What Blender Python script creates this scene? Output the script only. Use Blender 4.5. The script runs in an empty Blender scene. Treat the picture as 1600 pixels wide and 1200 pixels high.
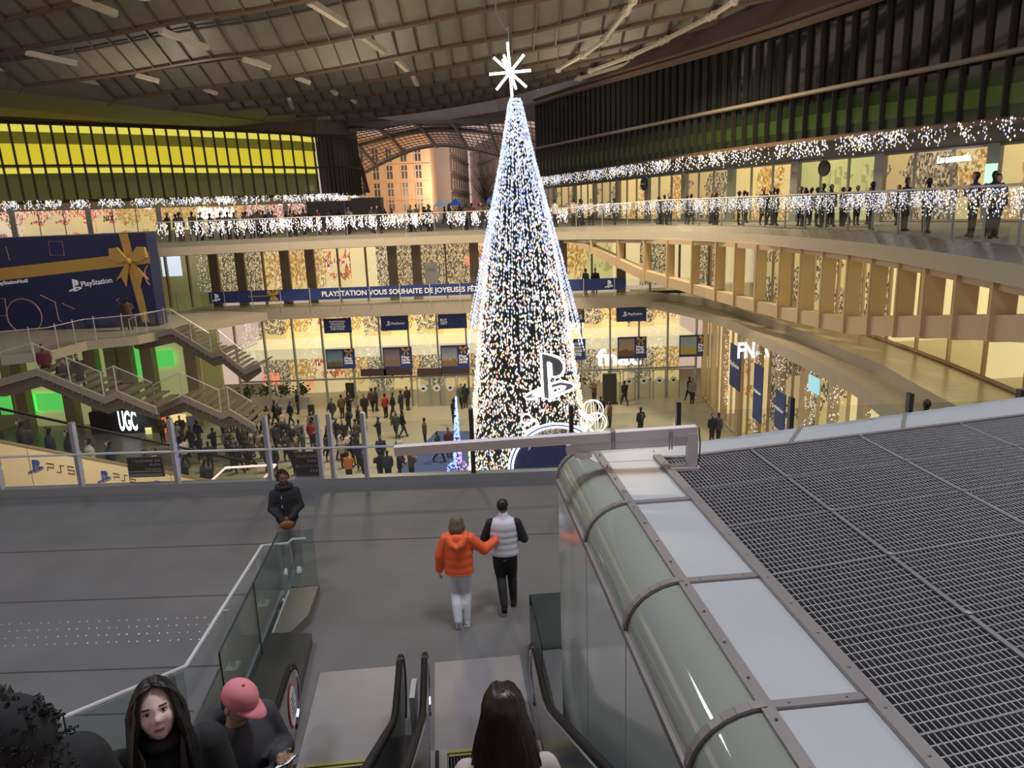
import bpy, bmesh, math, random
from mathutils import Vector, Matrix
random.seed(7)
SC = bpy.context.scene
COL = SC.collection
# ---------------------------------------------------------------- camera, sky, lights, exposure
EYE = Vector((0, 0, 1.35)); FPX = 1163.0
TH = math.radians(13.3); RO = math.radians(2.0)
FW = Vector((0, math.cos(TH), -math.sin(TH)))
_r0 = Vector((1, 0, 0)); _d0 = Vector((0, -math.sin(TH), -math.cos(TH)))
RT = math.cos(RO)*_r0 + math.sin(RO)*_d0
DN = -math.sin(RO)*_r0 + math.cos(RO)*_d0
cam = bpy.data.cameras.new('camera'); camo = bpy.data.objects.new('camera', cam); COL.objects.link(camo)
cam.sensor_width = 36.0; cam.lens = FPX/1600*36; cam.clip_start = 0.05; cam.clip_end = 1500
m3 = Matrix((RT, -DN, -FW)).transposed()
camo.matrix_world = Matrix.Translation(EYE) @ m3.to_4x4()
SC.camera = camo
SC.view_settings.view_transform = 'Standard'; SC.view_settings.look = 'None'
SC.view_settings.gamma = 1; SC.view_settings.use_curve_mapping = False
SC.view_settings.exposure = 0.0
w = bpy.data.worlds.new('dusk_sky'); SC.world = w; w.use_nodes = True
nt = w.node_tree; nt.nodes.clear()
out = nt.nodes.new('ShaderNodeOutputWorld'); bg = nt.nodes.new('ShaderNodeBackground')
tc = nt.nodes.new('ShaderNodeTexCoord'); sx = nt.nodes.new('ShaderNodeSeparateXYZ'); cr = nt.nodes.new('ShaderNodeValToRGB')
nt.links.new(tc.outputs['Generated'], sx.inputs[0]); nt.links.new(sx.outputs[2], cr.inputs[0])
nt.links.new(cr.outputs[0], bg.inputs[0]); nt.links.new(bg.outputs[0], out.inputs[0])
cr.color_ramp.elements[0].color = (0.50, 0.36, 0.29, 1); cr.color_ramp.elements[0].position = 0.02
cr.color_ramp.elements[1].color = (0.30, 0.29, 0.34, 1); cr.color_ramp.elements[1].position = 0.5
bg.inputs[1].default_value = 1.25

def area(name, loc, size, power, col, target=None, size_y=None, spread=None):
    l = bpy.data.lights.new(name, 'AREA'); l.energy = power; l.color = col; l.size = size
    if size_y: l.shape = 'RECTANGLE'; l.size_y = size_y
    if spread: l.spread = math.radians(spread)
    o = bpy.data.objects.new(name, l); COL.objects.link(o); o.location = loc
    d = (Vector(target)-Vector(loc)) if target else Vector((0, 0, -1))
    o.rotation_euler = d.to_track_quat('-Z', 'Y').to_euler()
    return o
WARM = (1.0, 0.80, 0.50); COOL = (0.92, 0.94, 1.0)
# canopy floodlights
for i, (x, y, p, c) in enumerate([(-14, 22, 520, COOL), (2, 7, 640, COOL), (12, 9, 520, COOL), (-9, 8, 420, COOL),
                                  (-8, 42, 2600, WARM), (7, 42, 3000, WARM)]):
    area('canopy_floodlight', (x, y, 10.5), 2.5, p*1.0, c, spread=150)
for x in (-26, -12, 4):           # uplights that wash the canopy underside
    area('canopy_uplight', (x, 58, 5.2), 2.0, 330, (1.0, 0.86, 0.66), target=(x, 57, 12), spread=170)
area('flank_fill_light', (-10.5, 17.6, 0.2), 1.0, 170, (1.0, .88, .70), target=(-10.5, 22, -6.3), spread=100)  # added fill to brighten the cream flank, no known lamp there
area('canopy_uplight', (10, 40, 5.0), 1.5, 260, (1.0, 0.86, 0.66), target=(8, 42, 12), spread=170)
area('canopy_uplight', (-10, 38, 4.0), 1.5, 260, (1.0, 0.86, 0.66), target=(-8, 48, 12), spread=170)

# ---------------------------------------------------------------- pixel helpers (a pixel of the 1600x1200 photo -> a place)
def ray(px, py): return FW + RT*((px-800)/FPX) + DN*((py-600)/FPX)
def PZ(px, py, z): v = ray(px, py); return EYE + v*((z-EYE.z)/v.z)
def PY(px, py, y): v = ray(px, py); return EYE + v*(y/v.y)
def onpoly(px, py, poly):
    v = ray(px, py)
    for (a, b) in zip(poly, poly[1:]):
        ax, ay = a[0], a[1]; bx, by = b[0], b[1]
        den = v.x*(by-ay) - v.y*(bx-ax)
        if abs(den) < 1e-9: continue
        t = (ax*(by-ay) - ay*(bx-ax))/den
        s = (ax*v.y - ay*v.x)/den
        if t > 0 and -0.02 <= s <= 1.02: return EYE + v*t
    return None

# ---------------------------------------------------------------- materials
MATS = {}
def mat(name, col, rough=0.6, metal=0.0, emit=None, es=0.0, noise=0.0, nscale=4.0, bump=0.0, spec=0.5, coat=0.0, sample=False):
    if name in MATS: return MATS[name]
    m = bpy.data.materials.new(name); m.use_nodes = True; MATS[name] = m
    nt = m.node_tree; b = nt.nodes['Principled BSDF']
    b.inputs['Base Color'].default_value = (*col, 1); b.inputs['Roughness'].default_value = rough
    b.inputs['Metallic'].default_value = metal; b.inputs['Specular IOR Level'].default_value = spec
    b.inputs['Coat Weight'].default_value = coat
    if emit is not None:
        b.inputs['Emission Color'].default_value = (*emit, 1); b.inputs['Emission Strength'].default_value = es
        m.cycles.emission_sampling = 'AUTO' if sample else 'NONE'
    if noise > 0 or bump > 0:
        t = nt.nodes.new('ShaderNodeTexCoord'); n = nt.nodes.new('ShaderNodeTexNoise')
        n.inputs['Scale'].default_value = nscale; n.inputs['Detail'].default_value = 5
        nt.links.new(t.outputs['Object'], n.inputs['Vector'])
        if noise > 0:
            mx = nt.nodes.new('ShaderNodeMix'); mx.data_type = 'RGBA'
            mx.inputs[6].default_value = (*[max(0, c*(1-noise)) for c in col], 1)
            mx.inputs[7].default_value = (*[min(1, c*(1+noise)) for c in col], 1)
            nt.links.new(n.outputs['Fac'], mx.inputs[0]); nt.links.new(mx.outputs[2], b.inputs['Base Color'])
        if bump > 0:
            bp = nt.nodes.new('ShaderNodeBump'); bp.inputs['Strength'].default_value = bump
            nt.links.new(n.outputs['Fac'], bp.inputs['Height']); nt.links.new(bp.outputs[0], b.inputs['Normal'])
    return m
def glass(name, col=(1, 1, 1), refl=0.12, rough=0.02, fres=0.5):
    if name in MATS: return MATS[name]
    m = bpy.data.materials.new(name); m.use_nodes = True; MATS[name] = m
    nt = m.node_tree; nt.nodes.clear()
    o = nt.nodes.new('ShaderNodeOutputMaterial'); mx = nt.nodes.new('ShaderNodeMixShader')
    tr = nt.nodes.new('ShaderNodeBsdfTransparent'); gl = nt.nodes.new('ShaderNodeBsdfGlossy')
    lw = nt.nodes.new('ShaderNodeLayerWeight'); lw.inputs[0].default_value = 0.25
    ma = nt.nodes.new('ShaderNodeMath'); ma.operation = 'MULTIPLY_ADD'
    ma.inputs[1].default_value = fres; ma.inputs[2].default_value = refl
    tr.inputs[0].default_value = (*col, 1); gl.inputs['Roughness'].default_value = rough
    nt.links.new(lw.outputs['Fresnel'], ma.inputs[0]); nt.links.new(ma.outputs[0], mx.inputs[0])
    nt.links.new(tr.outputs[0], mx.inputs[1]); nt.links.new(gl.outputs[0], mx.inputs[2]); nt.links.new(mx.outputs[0], o.inputs[0])
    return m
def light_mat(name, col, s):
    return mat(name, (0.8, 0.8, 0.8), 0.5, emit=col, es=s)

# ---------------------------------------------------------------- mesh builder
class MB:
    def __init__(s): s.v = []; s.f = []; s.m = []
    def add(s, vs, fs, mi=0):
        k = len(s.v); s.v += [tuple(p) for p in vs]
        for f in fs: s.f.append([i+k for i in f]); s.m.append(mi)
    def box(s, c, size, rz=0, mi=0, rot=None):
        hx, hy, hz = size[0]/2, size[1]/2, size[2]/2
        M = rot if rot is not None else Matrix.Rotation(rz, 3, 'Z')
        vs = [Vector(c) + M @ Vector((x*hx, y*hy, z*hz)) for z in (-1, 1) for x, y in ((-1, -1), (1, -1), (1, 1), (-1, 1))]
        s.add(vs, [(3, 2, 1, 0), (4, 5, 6, 7), (0, 1, 5, 4), (1, 2, 6, 5), (2, 3, 7, 6), (3, 0, 4, 7)], mi)
    def bar(s, a, b, w, h=None, mi=0, up=(0, 0, 1)):
        a = Vector(a); b = Vector(b); h = h or w
        d = (b-a); L = d.length
        if L < 1e-6: return
        d /= L; u = Vector(up)
        if abs(d.dot(u)) > 0.98: u = Vector((1, 0, 0))
        r = d.cross(u).normalized(); u = r.cross(d)
        vs = [p + r*(x*w/2) + u*(y*h/2) for p in (a, b) for x, y in ((-1, -1), (1, -1), (1, 1), (-1, 1))]
        s.add(vs, [(0, 1, 2, 3), (7, 6, 5, 4), (0, 4, 5, 1), (1, 5, 6, 2), (2, 6, 7, 3), (3, 7, 4, 0)], mi)
    def tube(s, pts, r, n=8, mi=0, closed=False, cap=True):
        pts = [Vector(p) for p in pts]; N = len(pts); rr = r if isinstance(r, (list, tuple)) else [r]*N
        rings = []; prev = None
        for i, p in enumerate(pts):
            if closed: d = (pts[(i+1) % N]-pts[i-1])
            else: d = pts[min(i+1, N-1)]-pts[max(i-1, 0)]
            d = d.normalized() if d.length > 1e-9 else Vector((0, 0, 1))
            u = prev if prev is not None else (Vector((0, 0, 1)) if abs(d.z) < 0.9 else Vector((1, 0, 0)))
            u = (u - d*u.dot(d));  u = u.normalized() if u.length > 1e-6 else d.orthogonal().normalized()
            prev = u; v = d.cross(u)
            rings.append([p + (u*math.cos(2*math.pi*k/n)+v*math.sin(2*math.pi*k/n))*rr[i] for k in range(n)])
        vs = [q for rg in rings for q in rg]; fs = []
        M = N if closed else N-1
        for i in range(M):
            j = (i+1) % N
            for k in range(n): fs.append((i*n+k, i*n+(k+1) % n, j*n+(k+1) % n, j*n+k))
        if cap and not closed:
            fs.append(tuple(range(n-1, -1, -1))); fs.append(tuple((N-1)*n+k for k in range(n)))
        s.add(vs, fs, mi)
    def prism(s, pts, off, mi=0):
        """pts: 3D polygon, off: extrusion vector"""
        n = len(pts); off = Vector(off); a = [Vector(p) for p in pts]
        vs = a + [p+off for p in a]
        fs = [tuple(range(n-1, -1, -1)), tuple(range(n, 2*n))] + [(i, (i+1) % n, n+(i+1) % n, n+i) for i in range(n)]
        s.add(vs, fs, mi)
    def ribbon(s, A, B, mi=0):
        n = len(A); s.add([Vector(p) for p in A]+[Vector(p) for p in B], [(i, i+1, n+i+1, n+i) for i in range(n-1)], mi)
    def wall(s, A, B, off, mi=0):
        """thick strip between polylines A and B, thickness vector off"""
        n = len(A); off = Vector(off) if not isinstance(off, list) else off
        O = off if isinstance(off, list) else [off]*n
        vs = [Vector(p) for p in A]+[Vector(p) for p in B]+[Vector(p)+o for p, o in zip(A, O)]+[Vector(p)+o for p, o in zip(B, O)]
        fs = []
        for i in range(n-1):
            fs += [(i, i+1, n+i+1, n+i), (2*n+i+1, 2*n+i, 3*n+i, 3*n+i+1), (i+1, i, 2*n+i, 2*n+i+1), (n+i, n+i+1, 3*n+i+1, 3*n+i)]
        fs += [(0, n, 3*n, 2*n), (n-1, 3*n-1, 4*n-1, 2*n-1)]
        s.add(vs, fs, mi)
    def blob(s, c, r, mi=0, nu=10, nv=7, rot=None):
        r = r if isinstance(r, (tuple, list)) else (r, r, r); c = Vector(c); vs = []
        for j in range(nv+1):
            t = math.pi*j/nv
            for i in range(nu):
                a = 2*math.pi*i/nu
                p = Vector((r[0]*math.sin(t)*math.cos(a), r[1]*math.sin(t)*math.sin(a), r[2]*math.cos(t)))
                vs.append(c + (rot @ p if rot is not None else p))
        fs = [(j*nu+i, (j+1)*nu+i, (j+1)*nu+(i+1) % nu, j*nu+(i+1) % nu) for j in range(nv) for i in range(nu)]
        s.add(vs, fs, mi)
    def octa(s, c, r, h, mi=0):
        x, y, z = c
        s.add([(x+r, y, z), (x, y+r, z), (x-r, y, z), (x, y-r, z), (x, y, z+h), (x, y, z-h)],
              [(0, 1, 4), (1, 2, 4), (2, 3, 4), (3, 0, 4), (1, 0, 5), (2, 1, 5), (3, 2, 5), (0, 3, 5)], mi)
    def lathe(s, c, prof, n=16, mi=0):
        vs = []; c = Vector(c)
        for r, z in prof:
            for k in range(n): vs.append(c+Vector((r*math.cos(2*math.pi*k/n), r*math.sin(2*math.pi*k/n), z)))
        m = len(prof)
        s.add(vs, [(i*n+k, i*n+(k+1) % n, (i+1)*n+(k+1) % n, (i+1)*n+k) for i in range(m-1) for k in range(n)], mi)
    def data(s, name, base=Vector((0, 0, 0)), smooth=False):
        me = bpy.data.meshes.new(name)
        bx, by, bz = base
        me.from_pydata([(p[0]-bx, p[1]-by, p[2]-bz) for p in s.v], [], s.f)
        me.polygons.foreach_set('material_index', s.m)
        if smooth: me.polygons.foreach_set('use_smooth', [True]*len(s.f))
        me.update(); return me

def link(name, me, loc, parent=None, mats=()):
    o = bpy.data.objects.new(name, me); COL.objects.link(o)
    if parent is not None: o.parent = parent; o.location = Vector(loc)-WP[parent.name]
    else: o.location = loc
    WP[o.name] = Vector(loc)
    return o
WP = {}
def obj(name, mb, mats, parent=None, smooth=False, fixn=True):
    xs = [p[0] for p in mb.v]; ys = [p[1] for p in mb.v]; zs = [p[2] for p in mb.v]
    base = Vector(((min(xs)+max(xs))/2, (min(ys)+max(ys))/2, min(zs)))
    me = mb.data(name, base, smooth)
    for m in (mats if isinstance(mats, (list, tuple)) else [mats]): me.materials.append(m)
    return link(name, me, base, parent)
def empty(name, loc=(0, 0, 0), label=None, cat=None, group=None):
    o = bpy.data.objects.new(name, None); COL.objects.link(o); o.location = loc; o.empty_display_size = 0.2
    WP[o.name] = Vector(loc)
    if label: T(o, label, cat, group)
    return o
def T(o, label, cat, group=None, kind=None):
    if label: o['label'] = label
    if cat: o['category'] = cat
    if group: o['group'] = group
    if kind: o['kind'] = kind
    return o
def S(o): o['kind'] = 'structure'; return o
def stuff(o): o['kind'] = 'stuff'; return o
def copy_tree(o, loc=None, rz=None, parent=None, scale=None):
    c = o.copy(); COL.objects.link(c)
    if parent is not None: c.parent = parent
    if loc is not None: c.location = loc; WP[c.name] = Vector(loc)
    if rz is not None: c.rotation_euler = (0, 0, rz)
    if scale is not None: c.scale = (scale,)*3
    for ch in o.children: copy_tree(ch, parent=c)
    return c
def text_mesh(s, size, bold=0.0, ext=0.01, spacing=1.0):
    cu = bpy.data.curves.new('lettering', 'FONT'); cu.body = s; cu.size = size; cu.extrude = ext; cu.offset = bold
    cu.align_x = 'LEFT'; cu.space_character = spacing; cu.resolution_u = 3
    o = bpy.data.objects.new('tmp', cu); COL.objects.link(o)
    me = bpy.data.meshes.new_from_object(o.evaluated_get(bpy.context.evaluated_depsgraph_get()))
    bpy.data.objects.remove(o); bpy.data.curves.remove(cu); me.name = 'lettering'
    return me
def text(s, a, b, up, mtl, parent, name='lettering', fill=1.0, bold=0.0, nrm=0.02, hscale=None):
    """lettering whose baseline runs from a to b on a plane whose up direction is up"""
    a = Vector(a); b = Vector(b); X = (b-a); L = X.length; X.normalize()
    me = text_mesh(s, 1.0, bold, 0.01)
    w_ = max(v.co.x for v in me.vertices); x0 = min(v.co.x for v in me.vertices)
    k = L/(w_-x0); U = Vector(up); U = (U-X*U.dot(X)).normalized(); N = X.cross(U)
    ky = hscale if hscale else k
    mb = MB()
    mb.v = [tuple(a + X*((v.co.x-x0)*k) + U*(v.co.y*ky) + N*(nrm+v.co.z)) for v in me.vertices]
    mb.f = [list(p.vertices) for p in me.polygons]; mb.m = [0]*len(mb.f)
    bpy.data.meshes.remove(me)
    return obj(name, mb, mtl, parent)
def resample(poly, step):
    P = [Vector(p) for p in poly]; out = [P[0].copy()]; acc = 0.0
    for a, b in zip(P, P[1:]):
        L = Vector((b.x-a.x, b.y-a.y, 0)).length; t = step-acc
        while t <= L:
            out.append(a.lerp(b, t/L)); t += step
        acc = (acc+L) % step if L > 0 else acc
    return out
def smooth_poly(pts, n=6):
    P = [Vector(p) for p in pts]; out = []
    for i in range(len(P)-1):
        p0 = P[max(i-1, 0)]; p1 = P[i]; p2 = P[i+1]; p3 = P[min(i+2, len(P)-1)]
        for k in range(n):
            t = k/n
            out.append(0.5*((2*p1)+(p2-p0)*t+(2*p0-5*p1+4*p2-p3)*t*t+(3*p1-p0-3*p2+p3)*t*t*t))
    out.append(P[-1]); return out
# the maker's mark shaped like a leaning letter over a lying one
def ps_logo(c, X, U, size, mtl, parent, name='logo', th=0.03, outline=False):
    X = Vector(X).normalized(); U = Vector(U).normalized(); N = X.cross(U); c = Vector(c); mb = MB()
    P_out = [(-.12, -.42), (-.12, .5), (.12, .43), (.26, .36), (.33, .24), (.33, .12), (.27, .02), (.16, -.02), (.07, 0), (.07, .26), (.02, .3), (.02, -.47)]
    S_l = [(-.14, -.22), (-.38, -.3), (-.5, -.37), (-.45, -.43), (-.3, -.42), (-.14, -.36), (-.14, -.30), (-.26, -.34), (-.33, -.35), (-.3, -.32), (-.14, -.27)]
    S_r = [(.05, -.14), (.25, -.1), (.45, -.15), (.53, -.22), (.46, -.29), (.05, -.43), (.05, -.36), (.3, -.27), (.34, -.23), (.25, -.21), (.05, -.25)]
    if outline:
        for loop in (P_out, S_l, S_r):
            mb.tube([c+X*(x*size)+U*(y*size) for x, y in loop], size*0.022, 6, closed=True)
    else:
        for loop in (P_out, S_l, S_r):
            pts = [c+X*(x*size)+U*(y*size)+N*0.015 for x, y in loop]
            k = len(mb.v); mb.prism(pts, N*th)
    return obj(name, mb, mtl, parent)
# ================================================================ THE SETTING
LZ = -4.6; BZ = -12.25
M_land = mat('landing_paving', (0.135, 0.135, 0.14), 0.55, noise=0.35, nscale=0.7, spec=0.35)
M_plaza = mat('plaza_paving', (0.37, 0.35, 0.29), 0.35, noise=0.15, nscale=0.5)
M_deck = mat('street_paving', (0.30, 0.28, 0.25), 0.5, noise=0.2, nscale=0.5)
M_brown = mat('brown_steel', (0.16, 0.105, 0.075), 0.5, noise=0.1)
M_beige = mat('beige_steel', (0.33, 0.28, 0.22), 0.5, noise=0.08)
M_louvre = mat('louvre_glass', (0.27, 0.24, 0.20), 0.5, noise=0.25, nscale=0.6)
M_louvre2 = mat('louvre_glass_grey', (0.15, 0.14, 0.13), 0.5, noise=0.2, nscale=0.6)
M_strut = mat('pale_strut', (0.62, 0.55, 0.44), 0.5)
M_gold = mat('champagne_panel', (0.66, 0.50, 0.28), 0.42, metal=0.25, noise=0.1, nscale=1.0)
M_goldd = mat('champagne_panel_edge', (0.60, 0.47, 0.32), 0.4, metal=0.2, noise=0.08)
M_fascia = mat('fascia_metal', (0.46, 0.42, 0.35), 0.4, metal=0.2, noise=0.08)
M_ledge = mat('polished_ledge', (0.36, 0.34, 0.30), 0.15, metal=0.3, noise=0.1)
M_steel = mat('grey_steel', (0.30, 0.31, 0.32), 0.4, metal=0.4)
M_dark = mat('dark_steel', (0.025, 0.025, 0.027), 0.4)
M_lsteel = mat('pale_steel', (0.62, 0.63, 0.66), 0.35, metal=0.3)
M_clear = glass('clear_glass', (0.93, 0.96, 0.94), 0.04)
M_green = glass('greenish_glass', (0.86, 0.91, 0.90), 0.07)
M_front = glass('shopfront_glass', (0.97, 0.98, 0.95), 0.03)
M_cream = mat('shop_interior', (0.8, 0.72, 0.5), 0.7, emit=(1.0, 0.86, 0.50), es=0.50, noise=0.1)  # cream wall emits its own colour in place of shop lamps
M_slab = mat('ceiling_white_glow', (0.75, 0.68, 0.5), 0.6, emit=(1.0, 0.86, 0.55), es=0.35)  # glow put into the ceiling surface itself, standing in for lighting
M_wood = mat('wooden_shopfront', (0.35, 0.25, 0.15), 0.5)

def shop(name, base, base_s, pal, scale=2.0, thr=0.45):
    base_s *= 0.62; scale *= 3.6
    """a lit shop interior seen through its window: cream wall with rows of coloured goods"""
    m = bpy.data.materials.new(name); m.use_nodes = True; MATS[name] = m
    nt = m.node_tree; b = nt.nodes['Principled BSDF']; b.inputs['Roughness'].default_value = 0.8
    t = nt.nodes.new('ShaderNodeTexCoord'); mp = nt.nodes.new('ShaderNodeMapping'); mp.inputs['Scale'].default_value = (scale*2.0, scale, scale*0.8)
    v = nt.nodes.new('ShaderNodeTexVoronoi'); v.inputs['Scale'].default_value = 1.0; v.distance = 'CHEBYCHEV'; v.inputs['Randomness'].default_value = 0.55
    nt.links.new(t.outputs['Object'], mp.inputs[0]); nt.links.new(mp.outputs[0], v.inputs['Vector'])
    sp = nt.nodes.new('ShaderNodeSeparateColor'); nt.links.new(v.outputs['Color'], sp.inputs[0])
    rp = nt.nodes.new('ShaderNodeValToRGB'); rp.color_ramp.interpolation = 'CONSTANT'
    e = rp.color_ramp.elements; e[0].position = 0; e[0].color = (*pal[0], 1); e[1].position = 1.0/len(pal); e[1].color = (*pal[1], 1)
    for i, c in enumerate(pal[2:]): q = e.new((i+2)/len(pal)); q.color = (*c, 1)
    nt.links.new(sp.outputs[0], rp.inputs[0])
    n = nt.nodes.new('ShaderNodeTexNoise'); n.inputs['Scale'].default_value = 0.35
    nt.links.new(t.outputs['Object'], n.inputs['Vector'])
    cmp = nt.nodes.new('ShaderNodeMath'); cmp.operation = 'GREATER_THAN'; cmp.inputs[1].default_value = thr
    nt.links.new(n.outputs['Fac'], cmp.inputs[0])
    mx = nt.nodes.new('ShaderNodeMix'); mx.data_type = 'RGBA'; mx.inputs[6].default_value = (*base, 1)
    nt.links.new(cmp.outputs[0], mx.inputs[0]); nt.links.new(rp.outputs[0], mx.inputs[7])
    nt.links.new(mx.outputs[2], b.inputs['Base Color']); nt.links.new(mx.outputs[2], b.inputs['Emission Color'])
    b.inputs['Emission Strength'].default_value = base_s; m.cycles.emission_sampling = 'NONE'  # wall and goods glow by emission instead of being lit
    return m
M_shopA = shop('shop_warm', (0.95, 0.80, 0.42), 0.60, [(0.95, 0.75, 0.35), (0.75, 0.42, 0.16), (0.35, 0.24, 0.12), (1, 0.9, 0.6), (0.95, 0.55, 0.12), (0.5, 0.35, 0.15)], 2.2, 0.46)
M_shopB = shop('shop_red', (0.95, 0.82, 0.50), 0.60, [(0.9, 0.1, 0.06), (1, 0.85, 0.6), (0.95, 0.3, 0.08), (0.3, 0.12, 0.08), (1, 0.95, 0.85)], 1.6, 0.5)
M_shopC = shop('shop_dark', (0.80, 0.66, 0.36), 0.50, [(0.16, 0.13, 0.10), (0.8, 0.65, 0.4), (0.35, 0.30, 0.22), (0.9, 0.8, 0.6), (0.07, 0.07, 0.08)], 2.6, 0.42)
M_shopD = shop('shop_beauty', (0.95, 0.88, 0.68), 0.70, [(0.85, 0.12, 0.14), (1, 0.95, 0.9), (0.35, 0.15, 0.25), (0.95, 0.8, 0.5), (0.1, 0.08, 0.1), (1, 0.85, 0.75)], 1.8, 0.45)
M_shopE = shop('shop_green', (0.80, 0.80, 0.42), 0.45, [(0.75, 0.75, 0.4), (0.5, 0.55, 0.25), (0.85, 0.8, 0.5)], 0.8, 0.5)
M_screen = shop('green_screen', (0.14, 0.85, 0.16), 0.85, [(0.12, 0.8, 0.14), (0.5, 0.95, 0.3), (0.3, 0.9, 0.25), (0.9, 0.8, 0.4)], 1.4, 0.55)

# void edges in plan (rail line of the street deck) from the left round to the right
EDGE = [(-36, 14, 0), (-35, 30, 0), (-34, 43.5, 0), (-21.3, 46.5, 0), (-12, 49.6, 0), (-1.4, 50.8, 0), (4, 50.2, 0), (8.2, 47.0, 0), (11.1, 42.7, 0), (12.9, 37.3, 0),
        (13.5, 31.3, 0), (13.6, 26.4, 0), (13.2, 21.9, 0), (12.7, 18.5, 0), (12.2, 14, 0), (12.0, 4, 0)]
ES = EDGE[:3] + [tuple(p) for p in smooth_poly([Vector(p) for p in EDGE[3:]], 5)]
def inward(poly, d, z=0):
    P = [Vector(p) for p in poly]; out = []
    for i, p in enumerate(P):
        t = (P[min(i+1, len(P)-1)]-P[max(i-1, 0)]); t.z = 0; t.normalize()
        out.append(Vector((p.x + t.y*d, p.y - t.x*d, z)))
    return out
# street deck: slab, polished ledge, fascia
outer = [Vector((-150, 14, 0)), Vector((-150, 30, 0)), Vector((-150, 150, 0))] + [Vector((-150+270*i/(len(ES)-4), 190, 0)) for i in range(len(ES)-5)] + [Vector((120, 14, 0)), Vector((120, 4, 0))]
mb = MB(); mb.ribbon([Vector(p) for p in ES], outer); mb.ribbon([Vector(p)+Vector((0, 0, -0.7)) for p in ES], [p+Vector((0, 0, -0.7)) for p in outer])
S(obj('floor_street', mb, [M_deck]))
L1 = inward(ES, 0.0, 0.0); L2 = inward(ES, 0.9, -0.28); L3 = inward(ES, 0.95, -0.78); L4 = inward(ES, 0.0, -0.85)
mb = MB(); mb.ribbon(L1, L2); mb.ribbon(L2, L3, 1); mb.ribbon(L3, L4, 1)
o = S(obj('trim_street_edge', mb, [M_ledge, M_fascia], smooth=False))

# lower plaza
mb = MB(); mb.box((-8, 30, BZ-0.15), (70, 62, 0.3)); o = S(obj('floor_plaza', mb, [M_plaza]))
mb = MB()
pts = [PZ(682, 674, BZ), PZ(732, 674, BZ), PZ(890, 700, BZ), PZ(900, 790, BZ), PZ(570, 790, BZ)]
mb.prism([p+Vector((0, 0, 0.004)) for p in pts], (0, 0, 0.02))
T(obj('blue_carpet', mb, [mat('blue_carpet', (0.05, 0.09, 0.26), 0.9, noise=0.1)]), 'deep blue carpet laid on the lower plaza at the foot of the tree', 'carpet')

# landing where the couple walks
mb = MB(); mb.box((-3.5, 7.3, LZ-0.3), (34, 17.2, 0.6))
o = S(obj('floor_landing', mb, [M_land]))
mb = MB()
mb.box((-3.5, 15.85, LZ-0.05), (34, 0.22, 0.5)); S(obj('trim_landing_kerb', mb, [M_steel]))
mb = MB()                                   # paving joints and tactile strip are inlays in the landing
for y in (8.1, 9.05, 12.9, 11.0):
    mb.box((-3.5 if y > 12 else -12.1, y, LZ+0.001), (34 if y > 12 else 16.0, 0.03, 0.004))
S(obj('trim_landing_joints', mb, [mat('joint', (0.05, 0.05, 0.05), 0.7)]))
mb = MB(); x = -13.2
rnd = random.Random(2)
while x < -4.6:
    for k in range(4):
        for e in (0, 0.12):
            mb.octa((x+k*0.05+e, 9.72+k*0.20-0.02*x*0, LZ+0.004), 0.013, 0.008)
    x += 0.30
o = obj('tactile_studs', mb, [M_lsteel]); T(o, 'band of small steel tactile studs set across the grey landing', 'floor studs', kind='stuff')

# ---------------- canopy: ribs traced over plane z = 12, blades rising towards the viewer
RIBS = [[(0, 81), (161, 54), (282, 31), (400, 14), (513, -8)],
        [(38, 133), (172, 117), (322, 91), (430, 78), (561, 54), (722, 21), (830, 0), (900, -14)],
        [(180, 153), (282, 140), (430, 122), (534, 105), (669, 78), (830, 48), (941, 19), (1022, 0), (1080, -14)],
        [(282, 163), (430, 150), (534, 134), (669, 110), (830, 78), (914, 59), (1008, 36), (1116, 14), (1183, 0), (1240, -13)],
        [(360, 172), (430, 164), (561, 150), (669, 132), (776, 114), (828, 102), (941, 78), (1102, 40), (1210, 11), (1270, -6)],
        [(421, 179), (588, 167), (696, 146), (776, 132), (834, 116), (941, 91), (1076, 59), (1210, 24), (1290, 2)],
        [(465, 183), (669, 165), (763, 145), (834, 127), (968, 94), (1210, 34), (1300, 10)],
        [(520, 188), (640, 176), (770, 154), (900, 120), (1210, 41), (1320, 10)]]
ribs3 = [[PZ(x, y, 12.0) for x, y in r] for r in RIBS]
ext = []
base_r = ribs3[1]
for k in range(9, 0, -1):               # the canopy carries on above the viewer
    ext.append([Vector((-60 + 8.5*j, 62.4 + 11 - 4.3*j - (6.6*(k+1) if k else 0), 12.0)) for j in range(12)])
allr = ext + [[ribs3[0][0]+Vector((-30, 13, 0))] + ribs3[0] + [Vector((0, 37.6, 12)), Vector((10, 32, 12)), Vector((24, 23, 12))]]
for i, r in enumerate(ribs3[1:]):
    r2 = list(r); d = (r[-1]-r[-2]).normalized(); r2.append(r[-1]+d*(14 if i < 2 else 3))
    allr.append(r2)
def at_arc(P, t):
    L = [0]
    for a, b in zip(P, P[1:]): L.append(L[-1]+(b-a).length)
    s = t*L[-1]
    for i in range(len(P)-1):
        if s <= L[i+1] or i == len(P)-2: return P[i].lerp(P[i+1], (s-L[i])/max(1e-6, L[i+1]-L[i]))
M_stiff = mat('stiffener_brown', (0.14, 0.115, 0.09), 0.5)
cano = empty('ceiling', (0, 40, 12)); S(cano)
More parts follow.
